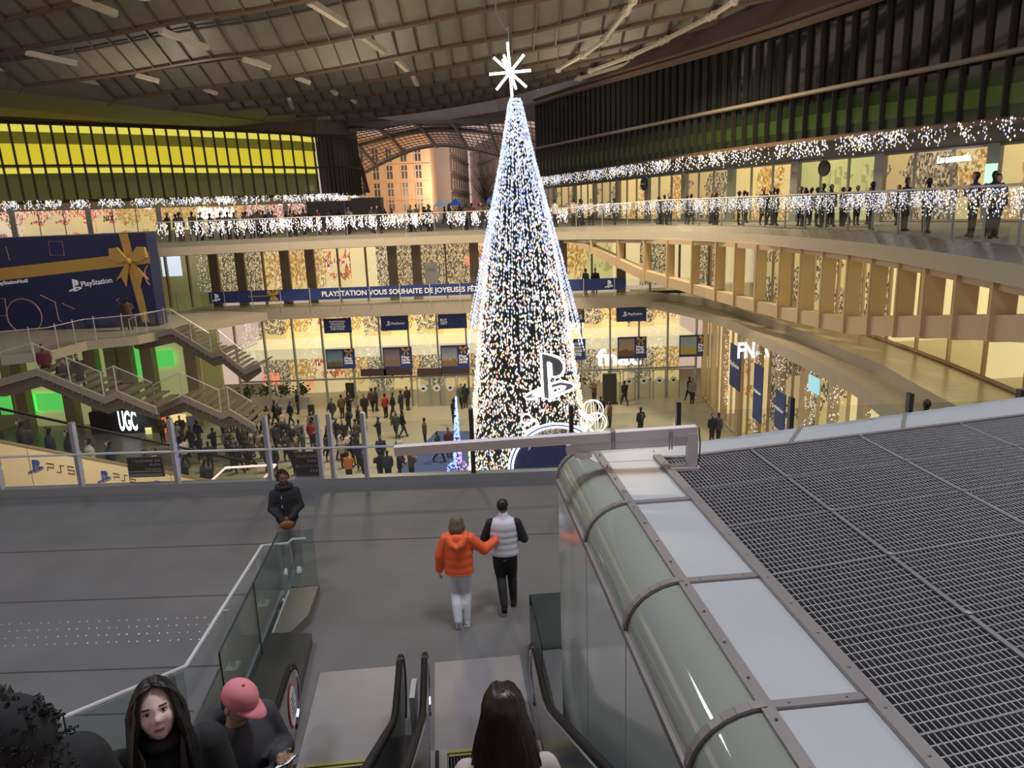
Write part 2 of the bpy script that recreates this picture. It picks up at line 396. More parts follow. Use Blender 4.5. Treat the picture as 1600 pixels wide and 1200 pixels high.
for i, r in enumerate(allr):
    P = [Vector(p) for p in r]
    if i >= len(ext): P = smooth_poly(P, 4)
    mb = MB(); mb.tube(P, 0.20 if i < 14 else 0.16, 6); mb.tube([p+Vector((0.0, 0.30, 0.42)) for p in P], 0.10, 5)
    obj('rib', mb, [M_brown], cano)
    # blade from this rib up and towards the next one nearer to the viewer
    prev = allr[i-1] if i else [p+Vector((0, -6, 0)) for p in r]
    up = 2.0
    n = max(2, int(sum((b-a).length for a, b in zip(P, P[1:]))/1.9))
    lo = [at_arc(P, k/n) for k in range(n+1)]
    Q = [Vector(p) for p in prev]
    def near_on(Q, p, d=Vector((0, -1, 0))):
        best = None
        for a, b in zip(Q, Q[1:]):
            if min(a.x, b.x)-1e-6 <= p.x <= max(a.x, b.x)+1e-6 and abs(b.x-a.x) > 1e-6:
                y = a.y+(b.y-a.y)*(p.x-a.x)/(b.x-a.x); best = y if best is None else max(best, y)
        return best
    hi = []
    for p in lo:
        y = near_on(Q, p)
        gap = 6.0 if y is None else max(0.6, p.y-y)
        gap = min(gap, 7.0)
        hi.append(Vector((p.x, p.y-gap*0.82, 12.0+min(2.2, gap*0.36))))
    mid = [(a+b)/2+Vector((0, 0, 0.12)) for a, b in zip(lo, hi)]
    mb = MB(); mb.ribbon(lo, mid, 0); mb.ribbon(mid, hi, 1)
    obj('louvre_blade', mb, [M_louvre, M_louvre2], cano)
    if i >= len(ext)-1:
        mb = MB()
        for k in range(0, n+1):
            mb.bar(lo[k]+Vector((0, -.15, 0.02)), mid[k]+Vector((0, -.12, -0.06)), 0.07, 0.26)
            mb.bar(mid[k]+Vector((0, -.12, -0.06)), hi[k]+Vector((0, -.12, -0.1)), 0.07, 0.26)
        mb.tube([m+Vector((0, -.14, -0.12)) for m in mid], 0.075, 4)
        obj('blade_stiffener', mb, [M_stiff], cano)
# pale struts between ribs
STR = [((40, 82), (120, 99)), ((212, 117), (249, 127)), ((250, 48), (325, 75)), ((380, 92), (422, 106)), ((320, 140), (338, 146)), ((230, -4), (180, -12)),
       ((115, -4), (182, 22)), ((483, 2), (541, 38)), ((567, 57), (601, 81)), ((400, 95), (421, 106)), ((461, 121), (485, 130)), ((619, 93), (636, 109)), ((519, 141), (526, 147)), ((645, 119), (652, 132)), ((549, 154), (556, 160)), ((452, 155), (457, 168))]
for a, b in STR:
    mb = MB(); mb.bar(PZ(a[0], a[1], 11.9), PZ(b[0], b[1], 11.5), 0.34, 0.30); obj('strut', mb, [M_strut], cano)
for a, b in [((990, 0), (980, 16)), ((980, 16), (948, 58)), ((948, 60), (912, 87)), ((912, 85), (870, 110)), ((1150, 0), (1114, 24)), ((1114, 24), (1038, 63)), ((1038, 63), (985, 88)), ((985, 88), (920, 112)),
             ((1290, 0), (1190, 29)), ((1190, 29), (1085, 66)), ((1085, 66), (1005, 92)), ((1005, 92), (900, 124))]:
    mb = MB(); A = PZ(a[0], a[1], 11.6); B = PZ(b[0], b[1], 11.6); mb.tube([A, B], 0.16, 6)
    for q in (0.06, 0.94): mb.blob(A.lerp(B, q), 0.26, 0, 6, 4)
    obj('diagonal_strut', mb, [M_strut], cano)
# boundary beam above the left wing, and the plain soffit outside it
bt = [PZ(x, y, 11.9) for x, y in [(0, 142), (172, 161), (430, 192), (520, 196), (620, 189), (700, 182), (780, 174), (845, 158)]]
bb = [PZ(x, y, 11.4) for x, y in [(0, 167), (172, 185), (430, 206), (520, 207), (620, 196), (700, 187), (780, 184), (850, 188)]]
bt = [bt[0]+(bt[0]-bt[1])*3]+bt; bb = [bb[0]+(bb[0]-bb[1])*3]+bb
mb = MB(); mb.ribbon(bt, bb, 0); mb.ribbon([p+Vector((-.6, .6, 2.2)) for p in bt], bt, 1)
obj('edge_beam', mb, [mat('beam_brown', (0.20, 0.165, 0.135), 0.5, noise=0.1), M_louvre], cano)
# membrane between beam top and rib ends (pale, with folds)
mb = MB()
for k in range(1, 8):
    e = ribs3[k][0]; p0 = e+Vector((0, 0, 0)); 
    mb.tube([e+Vector((0, -.2, 2.0)), e, e+Vector((-1.2, 1.0, -0.5))], [.12, .12, .08], 5)
obj('rib_bracket', mb, [M_brown], cano)
mb = MB(); A = [Vector((-90, 50, 12.6))]+[r[0]+Vector((-0.5, 0.5, 1.0)) for r in ribs3[1:]]; B = [p+Vector((0, 0.2, 0.05)) for p in (bt[0], bt[1], bt[2], bt[2].lerp(bt[3], .5), bt[3], bt[3].lerp(bt[4], .6), bt[4], bt[5])]
mb.ribbon(A, B); obj('membrane', mb, [mat('membrane', (0.27, 0.245, 0.20), 0.6, noise=0.12, nscale=0.3)], cano)
mb = MB(); mb.ribbon(bb, [Vector((p.x-12 if p.x > -60 else p.x-10, p.y+14, 12.4)) for p in bb]); obj('outer_soffit', mb, [M_brown], cano)

# ---------------- left wing: yellow glass facade
LWP = [(-66, 72), (-50.5, 80.4), (-38.5, 87), (-29.5, 91), (-23, 93.2), (-17, 94.6)]
lw_px = [(-120, 185, 324), (0, 191, 319), (125, 195, 314), (250, 199, 311), (400, 206, 308), (470, 210, 306), (498, 213, 305)]
def strip_pts(poly, px3):
    out = []
    for x, yt, yb in px3:
        b = onpoly(x, yb, poly); t = onpoly(x, yt, poly)
        if b is not None: out.append((b.x, b.y, b.z, t.z))
    return out
lw = strip_pts(LWP, lw_px)
def interp(strip, step):
    P = [Vector((a[0], a[1], 0)) for a in strip]; L = [0]
    for a, b in zip(P, P[1:]): L.append(L[-1]+(b-a).length)
    n = max(1, round(L[-1]/step)); out = []
    for k in range(n+1):
        s = L[-1]*k/n
        for i in range(len(P)-1):
            if s <= L[i+1]+1e-6:
                t = (s-L[i])/(L[i+1]-L[i]); out.append(tuple(strip[i][j]+(strip[i+1][j]-strip[i][j])*t for j in range(4))); break
    return out
LWs = interp(lw, 1.22)
endc = LWs[-1]
# rounded end turning away
arc = []
for k in range(1, 15):
    a = math.radians(90*k/14)
    arc.append((endc[0]+4.0*math.sin(a)+k*0.02, endc[1]-0.2+5.0*(1-math.cos(a)), endc[2], endc[3]))
def facade_rows(strip, cuts, mats_, name, parent, off=0.0):
    """cuts: list of (t0,t1,material index) from bottom to top"""
    mb = MB()
    for t0, t1, mi in cuts:
        A = [Vector((p[0], p[1]+off, p[2]+(p[3]-p[2])*t0)) for p in strip]; B = [Vector((p[0], p[1]+off, p[2]+(p[3]-p[2])*t1)) for p in strip]
        mb.ribbon(A, B, mi)
    return obj(name, mb, mats_, parent)
M_ylit = mat('yellow_lit', (0.5, 0.45, 0.1), 0.5, emit=(0.66, 0.56, 0.04), es=0.9, noise=0.12, nscale=0.5)
M_yhot = mat('yellow_hot', (0.5, 0.45, 0.1), 0.5, emit=(0.80, 0.74, 0.12), es=0.9)
M_yol = mat('olive_shade', (0.10, 0.10, 0.03), 0.3, emit=(0.13, 0.115, 0.015), es=0.75, noise=0.3, nscale=0.4)
M_ydk = mat('olive_dark', (0.05, 0.055, 0.02), 0.25, emit=(0.045, 0.048, 0.012), es=0.8, noise=0.3, nscale=0.4)
lwing = empty('wall_left_wing', (LWs[len(LWs)//2][0], LWs[len(LWs)//2][1], 3.6)); S(lwing)
facade_rows(LWs, [(0, .375, 3), (.375, .445, 1), (.445, .485, 2), (.485, .75, 0), (.75, .90, 2), (.90, 1.0, 1)], [M_ylit, M_yhot, M_yol, M_ydk], 'lit_interior', lwing, 0.5)
facade_rows(LWs, [(0, 1.0, 0)], [glass('yellow_glass', (0.97, 0.95, 0.75), 0.02)], 'glazing', lwing)
facade_rows(arc, [(0, 1, 0)], [mat('dark_end_glass', (0.04, 0.035, 0.025), 0.25)], 'end_glazing', lwing)
mb = MB()
M_ymul = mat('mullion_olive', (0.08, 0.07, 0.03), 0.4)
for i, p in enumerate(LWs+arc):
    if i < len(LWs) or i % 1 == 0:
        mb.bar((p[0]+0.12, p[1]-0.12, p[2]), (p[0]-0.12, p[1]-0.12, p[3]), 0.09, 0.22)
for t, r in ((0, .18), (0.47, .12), (1, .16)):
    mb.tube([Vector((p[0], p[1]-0.15, p[2]+(p[3]-p[2])*t)) for p in LWs+arc], r, 5)
obj('mullion', mb, [M_ymul], lwing)
mb = MB()
fr = [Vector((p[0], p[1], p[2])) for p in LWs+arc]
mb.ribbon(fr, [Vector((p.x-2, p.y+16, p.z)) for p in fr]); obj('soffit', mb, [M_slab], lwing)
mb = MB(); A = [Vector((p[0], p[1], p[3])) for p in LWs+arc]; mb.ribbon(A, [Vector((p.x, p.y-0.3, 12.3)) for p in A]); obj('head_panel', mb, [M_brown], lwing)

# ---------------- right wing: dark glass facade
RWP = [(1.2, 88), (3.6, 78), (8.7, 63), (12.6, 50), (16.3, 41), (20, 33.2), (23.5, 26), (26, 20), (27.5, 12)]
rw_px = [(842, 160, 279), (900, 142, 271), (950, 127, 264), (1100, 85, 241), (1210, 52, 227), (1330, 12, 213), (1500, -48, 196), (1600, -85, 186), (1750, -140, 170), (1950, -220, 150)]
rw = strip_pts(RWP, rw_px)
RWs = interp(rw, 0.95)
rwing = empty('wall_right_wing', (RWs[len(RWs)//2][0], RWs[len(RWs)//2][1], 4.2)); S(rwing)
M_dkgl = mat('dark_mirror_glass', (0.012, 0.016, 0.012), 0.06, spec=0.9, noise=0.5, nscale=0.15)
M_dkgr = mat('green_lit_glass', (0.02, 0.04, 0.01), 0.1, emit=(0.085, 0.115, 0.02), es=0.28, noise=0.9, nscale=0.35)
M_dkgm = mat('green_dim_glass', (0.012, 0.02, 0.01), 0.08, emit=(0.03, 0.042, 0.01), es=0.3, noise=0.6, nscale=0.35)
facade_rows(RWs, [(0, .10, 2), (.10, .22, 1), (.22, .32, 2), (.32, 1.0, 0)], [M_dkgl, M_dkgr, M_dkgm], 'glazing', rwing)
mb = MB()
for i, p in enumerate(RWs):
    n = Vector((-0.90, -0.42, 0))*0.15
    mb.bar(Vector((p[0], p[1], p[2]))+n, Vector((p[0], p[1], p[3]))+n, 0.09, 0.26)
obj('mullion', mb, [mat('mullion_dark', (0.03, 0.029, 0.026), 0.4)], rwing)
mb = MB()
for t, r in ((0.40, .12),):
    mb.tube([Vector((p[0]-0.36, p[1]-0.17, p[2]+(p[3]-p[2])*t)) for p in RWs], r, 6)
obj('transom', mb, [M_beige], rwing)
mb = MB()
A = [Vector((p[0], p[1], p[3])) for p in RWs]; B = [Vector((p[0], p[1], p[2])) for p in RWs]
mb.ribbon(A, [Vector((p.x-0.5, p.y-0.25, p.z+0.35)) for p in A]); mb.ribbon([Vector((p.x-0.5, p.y-0.25, p.z+0.35)) for p in A], [Vector((p.x+0.5, p.y+0.3, p.z+1.9)) for p in A])
mb.tube([p+Vector((-.3, -.15, -.05)) for p in A], .22, 6)
mb.tube([p+Vector((-.3, -.15, -.02)) for p in B], .16, 6)
obj('edge_beam', mb, [M_brown], rwing)
mb = MB(); mb.ribbon(B, [Vector((p.x+7, p.y+5, p.z)) for p in B]); obj('soffit', mb, [mat('soffit_grey', (0.35, 0.32, 0.28), 0.5)], rwing)

# ---------------- street level shopfronts under both wings
def shopfront(name, pts, z0, z1, bays, back_mats, depth, cols, nrm, seed=0, col_m=None):
    """glazed shop row: pts plan polyline, bays metres, back wall a few metres behind"""
    root = empty(name, (pts[len(pts)//2][0], pts[len(pts)//2][1], z0)); S(root)
    P = resample([Vector((x, y, 0)) for x, y in pts], bays); N = Vector(nrm).normalized()
    mbg = MB(); mbc = MB(); rnd = random.Random(seed); panels = {}
    for i, (a, b) in enumerate(zip(P, P[1:])):
        mbg.add([(a.x, a.y, z0), (b.x, b.y, z0), (b.x, b.y, z1), (a.x, a.y, z1)], [(0, 1, 2, 3)])
        wide = cols and i % cols == 0
        mbc.bar((a.x, a.y, z0), (a.x, a.y, z1), 0.55 if wide else 0.1, 0.3 if wide else 0.12, up=(b-a).cross(Vector((0, 0, 1))))
        k = back_mats[(i//2 + rnd.randint(0, 1)) % len(back_mats)]
        A = a-N*depth; B = b-N*depth
        pm = MB(); pm.add([(A.x, A.y, z0), (B.x, B.y, z0), (B.x, B.y, z1), (A.x, A.y, z1)], [(0, 1, 2, 3)])
        if i % 3 == 2: pm.add([(B.x, B.y, z0), (b.x, b.y, z0), (b.x, b.y, z1), (B.x, B.y, z1)], [(0, 1, 2, 3)])
        obj('shop_interior', pm, [k], root)
    for z in (z0+0.05, z1-0.03): mbc.tube([(p.x, p.y, z) for p in P], 0.09, 4)
    obj('glazing', mbg, [M_front], root); obj('mullion', mbc, [col_m or M_steel], root)
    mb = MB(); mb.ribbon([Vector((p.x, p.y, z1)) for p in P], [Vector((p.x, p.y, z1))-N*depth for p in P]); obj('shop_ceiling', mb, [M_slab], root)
    return root
shopfront('wall_left_shops', [(-66, 76), (-50.5, 84), (-38.5, 90.5), (-29.5, 94.5), (-21, 97)], 0, 2.9, 2.4, [M_shopA, M_shopA, M_shopD, M_shopD, M_shopB, M_shopC], 3, 3, (0.3, -1, 0), 3)
mb = MB(); A = [Vector(p) for p in [(-66, 76, 2.9), (-50.5, 84, 2.9), (-38.5, 90.5, 2.9), (-29.5, 94.5, 2.9), (-21, 97, 2.9)]]; mb.ribbon(A, [p+Vector((0, 0, 1.0)) for p in A]); S(obj('trim_left_shop_head', mb, [M_beige]))
RSH = [(3.5, 88), (6.5, 79), (10.5, 63), (14.2, 50.8), (18, 41.5), (22, 33.5), (25, 27), (27.5, 20), (28.5, 12)]
shopfront('wall_right_shops', RSH, 0, 3.4, 1.9, [M_shopB, M_shopC, M_shopA, M_shopA, M_shopE, M_shopC, M_shopA, M_shopA], 3.2, 3, (-0.9, -0.42, 0), 5)
mb = MB(); A = [Vector((x, y, 3.4)) for x, y in RSH]; mb.ribbon(A, [p+Vector((0, 0, 0.9)) for p in A]); S(obj('trim_right_shop_head', mb, [mat('head_grey', (0.22, 0.21, 0.2), 0.5)]))

# ---------------- back facade, upper shops between the street deck and the gallery
FY = 51.9
def bayed(px_cols, y, z0, z1, name, matsf, wide, depth=4.0, transoms=(), colm=None):
    root = empty(name, (-4, y, z0)); S(root)
    xs = [PY(px, 470 if z0 > -6 else 560, y).x for px in px_cols]
    mbg = MB(); mbc = MB(); 
    mbg.add([(xs[0], y, z0), (xs[-1], y, z0), (xs[-1], y, z1), (xs[0], y, z1)], [(0, 1, 2, 3)])
    for i, x in enumerate(xs):
        w_ = 0.62 if i in wide else 0.10
        mbc.box((x, y-0.1, (z0+z1)/2), (w_, 0.3, z1-z0))
    for i, (a, b) in enumerate(zip(xs, xs[1:])):
        m = matsf(i)
        pm = MB(); pm.add([(a, y+depth, z0), (b, y+depth, z0), (b, y+depth, z1), (a, y+depth, z1)], [(0, 1, 2, 3)])
        obj('shop_interior', pm, [m], root)
    for z in transoms: mbc.box(((xs[0]+xs[-1])/2, y-0.05, z), (xs[-1]-xs[0], 0.14, 0.12))
    obj('glazing', mbg, [M_front], root); obj('mullion', mbc, [colm or M_steel], root)
    mb = MB(); mb.box(((xs[0]+xs[-1])/2, y+depth/2, z1), (xs[-1]-xs[0], depth, 0.1)); obj('shop_ceiling', mb, [M_slab], root)
    return root, xs
up_cols = [240, 268, 302, 342, 383, 418, 452, 491, 534, 577, 618, 655, 700, 744, 790, 835, 880, 925, 970, 1015, 1060, 1105, 1150, 1200]
def upm(i):
    return [M_cream, M_shopE, M_shopC, M_shopC, M_shopA, M_shopA, M_shopA, M_shopB, M_cream, M_shopC, M_shopC, M_shopC, M_shopC, M_shopB, M_cream, M_shopC, M_shopA, M_shopE, M_cream, M_shopC, M_cream, M_shopC, M_cream][i % 23]
_, upx = bayed(up_cols, FY, LZ, -0.85, 'wall_back_upper', upm, {3, 4, 6, 7, 10, 11, 13, 16, 18}, colm=mat('bronze_column', (0.20, 0.155, 0.10), 0.45))
lo_px = [372, 417, 462] + [507+44.6*k for k in range(14)]
def lom(i): return [M_shopC, M_shopA, M_shopB, M_shopA, M_shopC, M_shopA, M_shopC, M_shopA, M_shopC, M_shopC, M_shopA, M_shopC, M_shopC, M_shopA, M_shopC, M_shopA][i % 16]
_, lox = bayed(lo_px, FY, BZ, -5.5, 'wall_back_lower', lom, set(), depth=5.0, transoms=(-10.1,))
# interior middle floor seen through the glass
mb = MB(); mb.box(((lox[0]+lox[-1])/2, FY+2.6, -8.25), (lox[-1]-lox[0], 4.6, 0.75)); S(obj('floor_shop_gallery', mb, [mat('slab_edge_cream_glow', (0.8, 0.72, 0.5), 0.6, emit=(1.0, 0.9, 0.6), es=0.5)]))  # emission painted into the slab so its edge looks lit
# gallery at the landing level round the back, slab with pale fascia
mb = MB(); x0, x1 = -21.5, 13.4
mb.box(((x0+x1)/2, FY-0.95, LZ-0.42), (x1-x0, 1.9, 0.84)); S(obj('floor_gallery', mb, [M_fascia]))
# right side: gallery slab and ledge
up_e = [PZ(x, y, LZ) for x, y in [(985, 452), (1110, 468), (1170, 487), (1232, 509), (1300, 539), (1370, 566), (1457, 614)]] + [Vector((12.2, 14, LZ)), Vector((12, 5, LZ))]
lo_e = [PZ(x, y, -5.05) for x, y in [(975, 462), (1109, 489), (1200, 528), (1245, 549), (1310, 580), (1350, 604), (1400, 641)]] + [Vector((10.6, 14, -5.05)), Vector((10.4, 5, -5.05))]
up_e = smooth_poly(up_e, 3); lo_e = smooth_poly(lo_e, 3)
mb = MB()
far = [Vector((30, p.y+(4 if p.y > 40 else 0), LZ)) for p in up_e]
mb.ribbon(up_e, far); mb.ribbon(up_e, [p+Vector((0, 0, -.45)) for p in up_e], 1)
S(obj('floor_right_gallery', mb, [mat('gallery_stone', (0.50, 0.45, 0.30), 0.25, noise=0.15), M_fascia]))
mb = MB()
A = lo_e; n = len(A); inn = [Vector((p.x+2.6, p.y+1.5, -5.05)) for p in A]
mb.ribbon(A, inn); mb.ribbon(A, [p+Vector((0, 0, -.55)) for p in A], 1); mb.ribbon([p+Vector((0, 0, -.55)) for p in A], [p+Vector((0, 0, -.55)) for p in inn], 1)
S(obj('trim_right_ledge', mb, [mat('ledge_stone', (0.36, 0.32, 0.25), 0.35, noise=0.15), M_fascia]))
# right gallery glazing behind
shopfront('wall_right_gallery', [(13.8, 51), (14.8, 42), (15.6, 34), (15.6, 27), (15.1, 21), (14.9, 12)], LZ, -0.85, 2.3, [M_shopE, M_cream, M_shopC, M_shopE, M_cream], 4.5, 0, (-1, -0.1, 0), 9, col_m=M_goldd)
# right lower facade
RLF = [(13.7, 51.7), (13.3, 46), (13.25, 41), (13.3, 36), (13.1, 29), (12.2, 20), (11.8, 12)]
shopfront('wall_right_lower', RLF, BZ, -5.6, 1.6, [M_shopE, M_shopC, M_cream, M_shopA, M_shopE, M_shopC], 3.5, 2, (-1, -0.05, 0), 11, col_m=M_goldd)
# far side walls close the hall on the left below the street
mb = MB(); mb.box((-35.6, 30, -6.5), (0.4, 50, 12)); S(obj('wall_left', mb, [mat('side_wall', (0.3, 0.27, 0.2), 0.6)]))
mb = MB(); mb.box((-28.4, FY+2.6, -6.4), (13.6, 0.3, 11.9)); S(obj('wall_back_left', mb, [mat('lime_wall', (0.62, 0.60, 0.36), 0.6, noise=0.1)]))
# hanging champagne fin screen on the right
FE = inward(ES, 0.75, 0)
fin_px = [(880, 366, 372), (940, 392, 405), (1000, 421, 436), (1110, 452, 468), (1225, 481, 500), (1326, 495, 522), (1400, 494, 527), (1475, 493, 530), (1600, 492, 537), (1800, 488, 550), (2100, 470, 560)]
seg = [p for p in FE if p.x > 0 and p.y > 5]
band = []
for x, yt, yb in fin_px:
    t = onpoly(x, yt, seg); b = onpoly(x, yb, seg)
    if t is not None: band.append((t.x, t.y, b.z, t.z))
screen = empty('wall_fin_screen', (13, 30, -5)); S(screen)
bs = interp(band, 0.8)
mb = MB(); mb.wall([Vector((p[0], p[1], p[2])) for p in bs], [Vector((p[0], p[1], p[3])) for p in bs], Vector((0.5, 0.1, 0))); obj('lower_band', mb, [M_goldd], screen)
fs = interp(band, 2.05)
for i, p in enumerate(fs):
    j = min(i+1, len(fs)-1); k = max(i-1, 0)
    t = Vector((fs[j][0]-fs[k][0], fs[j][1]-fs[k][1], 0)).normalized(); n = Vector((t.y, -t.x, 0))
    if n.x < 0: n = -n
    c = Vector((p[0], p[1], 0)); z0 = p[2]-0.02; z1 = -0.75
    if z1-z0 < 0.5: continue
    mb = MB()
    a = c + n*(-0.08); 
    mb.add([(a.x, a.y, z0), (a.x, a.y, z1), (a.x+n.x*.55, a.y+n.y*.55, z1), (a.x+n.x*.55, a.y+n.y*.55, z0)], [(0, 1, 2, 3)])
    mb.bar(Vector((a.x, a.y, z0)), Vector((a.x, a.y, z1)), 0.10, 0.05, up=n)
    q = a+n*0.3
    mb.box((q.x, q.y, (z0+z1)/2), (0.55, 0.14, z1-z0), rz=math.atan2(n.y, n.x))
    obj('fin', mb, [M_gold], screen)
mb = MB(); mb.wall([Vector((p[0], p[1], -0.72)) for p in bs], [Vector((p[0], p[1], -1.0)) for p in bs], Vector((0.5, 0.1, 0))); obj('upper_band', mb, [M_goldd], screen)

# ---------------- arched glass vault at the far end
vault = empty('ceiling_vault', (-10, 110, 8)); S(vault)
Uc = [(503, 207), (545, 204), (600, 197), (655, 187), (710, 183), (760, 180), (800, 180), (850, 186)]
Lc = [(574, 300), (566, 272), (590, 258), (617, 245), (642, 235), (667, 229), (695, 227), (731, 231), (777, 242), (820, 256), (860, 275)]
Up = smooth_poly([PY(x, y, 96) for x, y in Uc], 6); Lp = smooth_poly([PY(x, y, 112) for x, y in Lc[1:]], 6)
K = 44
ua = [at_arc(Up, k/K) for k in range(K+1)]; la = [at_arc(Lp, k/K) for k in range(K+1)]
def vp(k, t):
    a = ua[k]; b = la[k]; p = a.lerp(b, t); p.z += 1.2*math.sin(math.pi*t)*(1-t)*0.6; return p
R_ = 13
mb = MB()
for k in range(K+1):
    mb.tube([vp(k, j/6) for j in range(7)], 0.055, 4, cap=False)
for j in range(R_+1):
    mb.tube([vp(k, j/R_) for k in range(K+1)], 0.06 if j not in (0, 6, R_) else 0.26, 4, cap=False)
obj('glazing_bar', mb, [M_beige], vault)
mb = MB()
for k in range(4, K, 7): mb.tube([vp(k, j/6)+Vector((0, -.3, -.2)) for j in range(7)], 0.24, 6)
obj('main_arch', mb, [M_beige], vault)
mb = MB()
for j in range(6): mb.ribbon([vp(k, j/6) for k in range(K+1)], [vp(k, (j+1)/6) for k in range(K+1)])
obj('glass_pane', mb, [glass('vault_glass', (0.92, 0.82, 0.78), 0.02, fres=0.06)], vault)
# the left flank curving down from the vault
mb = MB(); A = smooth_poly([PY(x, y, 99) for x, y in [(503, 207), (530, 222), (550, 242), (563, 268), (568, 300)]], 5); B = smooth_poly([PY(x, y, 100) for x, y in [(560, 240), (565, 255), (570, 270), (574, 286), (578, 300)]], 5)
mb.ribbon(A, B); obj('flank_panel', mb, [M_beige], vault)
mb = MB()
for q in range(len(A)): mb.tube([A[q]+Vector((0, -.1, 0)), B[q]+Vector((0, -.1, 0))], .1, 4)
obj('flank_bar', mb, [M_brown], vault)
# ================================================================ FOREGROUND
AX = Vector((-0.0906, 0.9959, 0)); UX = Vector((0.9959, 0.0906, 0)); RZA = math.atan2(UX.y, UX.x)
def UV(u, v, z=0.0): return UX*u + AX*v + Vector((0, 0, z))
# ---- guard along the landing edge
guard = empty('glass_guard', (-1.5, 15.85, LZ), 'long glass guard with grey fin posts along the far edge of the landing', 'guardrail')
gx = [-13.4, -11.56, -9.74, -7.58, -5.49, -4.34, -4.08, -3.33, -0.94, 1.27, 3.64, 6.14, 8.76, 11.2]
for i, x in enumerate(gx):
    mb = MB(); h = 1.68
    mb.box((x, 15.85, LZ+h/2), (0.075, 0.16, h)); mb.box((x+0.05, 15.83, LZ+h/2), (0.02, 0.12, h-.02), mi=1)
    obj('post', mb, [M_steel if x < -1 else M_dark, M_lsteel if x < -1 else M_dark], guard)
for a, b in zip(gx, gx[1:]):
    if b-a < 0.5: continue
    mb = MB(); mb.box(((a+b)/2, 15.9, LZ+0.74), (b-a-0.14, 0.018, 1.38)); obj('glass_pane', mb, [M_clear], guard)
mb = MB(); mb.tube([(x, 15.78, LZ+0.86+(0.10 if x < -8 else 0)) for x in (-13.4, -9, 1.1)], 0.028, 6); obj('rail', mb, [M_lsteel], guard)
# direction boards fixed outside the guard
M_sign = mat('brown_board', (0.055, 0.03, 0.03), 0.5); M_txt = mat('board_lettering', (0.5, 0.42, 0.38), 0.6)
def board(px0, py0, px1, py1, lines, label):
    a = PY(px0, py1, 16.05); b = PY(px1, py1, 16.05); t = PY(px0, py0, 16.05)
    r = empty('direction_board', ((a.x+b.x)/2, 16.05, a.z), label, 'sign')
    mb = MB(); mb.box(((a.x+b.x)/2, 16.05, (a.z+t.z)/2), (b.x-a.x, 0.04, t.z-a.z)); obj('panel', mb, [M_sign], r)
    H = t.z-a.z; W = b.x-a.x
    for k, (s, f) in enumerate(lines):
        z = t.z-H*(0.22+0.2*k)
        text(s, (a.x+W*(0.95-f), 16.02, z), (a.x+W*0.95, 16.02, z), (0, 0, 1), M_txt, r, hscale=H*0.15, nrm=0.01)
    return r, a, b, t
r, a, b, t = board(203, 715, 258, 746, [('4  PLACE BASSE  RUE', 0.8), ('RER', 0.3), ('Cinema', 0.45)], 'brown direction board behind the landing guard in front of the cream escalator flank')
mb = MB(); H = t.z-a.z
for k in (0.30, 0.16, 0.08): mb.box(((a.x+b.x)/2, 16.02, a.z+H*k), ((b.x-a.x)*0.94, 0.01, 0.02))
obj('rule', mb, [M_txt], r)
board(463, 706, 501, 744, [('2 PLACE CARREE', 0.85), ('RER', 0.4), ('M 1 4 7 11 14', 0.9), ('A B D', 0.35)], 'brown direction board behind the landing guard just left of the paired posts')

# ---- ventilation block with curved glass shoulder and grating roof
KZ = -1.09; KS = -1.42; V1 = 7.22; V0 = -3.0
kiosk = empty('ventilation_block', UV(3.5, 3, LZ), 'large ventilation block with a grated roof and rounded glass shoulder beside the escalator', 'ventilation block')
M_kglass = mat('shoulder_glass', (0.29, 0.32, 0.285), 0.05, spec=0.8, coat=0.6, noise=0.12, nscale=0.5)
M_kwall = mat('wall_glass_panel', (0.60, 0.68, 0.67), 0.14, spec=0.6, coat=0.3, noise=0.12, nscale=0.4)
M_alu = mat('satin_aluminium', (0.56, 0.59, 0.62), 0.35, metal=0.35, noise=0.10, nscale=1.2)
M_kfr = mat('taupe_frame', (0.30, 0.275, 0.27), 0.4, metal=0.4, noise=0.1)
joints = [V1, 5.72, 4.36, 3.08, 1.78, 0.45, -0.9, -2.2]
for i, (v1, v0) in enumerate(zip(joints, joints[1:])):
    g = 0.012
    mb = MB(); mb.prism([UV(1.10, v1-g, LZ), UV(1.10, v1-g, KS), UV(1.16, v1-g, KS), UV(1.16, v1-g, LZ)], -AX*(v1-v0-2*g)); obj('wall_panel', mb, [M_kwall], kiosk)
    mb = MB(); A = []; B = []
    for k in range(9):
        t = math.pi/2*k/8; u = 1.48-0.38*math.cos(t); z = KS+0.33*math.sin(t)
        A.append(UV(u, v1-0.02, z)); B.append(UV(u, v0+0.02, z))
    mb.ribbon(A, B); obj('shoulder_pane', mb, [M_kglass], kiosk, smooth=True)
    mb = MB(); mb.prism([UV(1.52, v1-.02, KZ-0.05), UV(2.0, v1-.02, KZ-.05), UV(2.0, v1-.02, KZ-0.004), UV(1.52, v1-.02, KZ-0.004)], -AX*(v1-v0-.04)); obj('roof_panel', mb, [M_alu], kiosk)
for i, v in enumerate(joints[1:]+[V1]):
    mb = MB(); pts = []
    for k in range(9):
        t = math.pi/2*k/8; pts.append((1.48-0.395*math.cos(t), KS+0.345*math.sin(t)))
    for (a, b) in zip(pts, pts[1:]): mb.bar(UV(a[0], v, a[1]), UV(b[0], v, b[1]), 0.055, 0.02)
    mb.bar(UV(1.48, v, KZ+0.004), UV(2.04, v, KZ+0.004), 0.055, 0.02)
    for q in (1.6, 1.9): mb.blob(UV(q, v, KZ+0.016), 0.008, 0, 6, 3)
    obj('joint_cover', mb, [M_kfr], kiosk)
mb = MB()
mb.bar(UV(1.48, V1, KZ+0.008), UV(1.48, V0, KZ+0.008), 0.07, 0.02); mb.bar(UV(2.03, V1-.4, KZ+0.012), UV(2.03, V0, KZ+0.012), 0.08, 0.03)
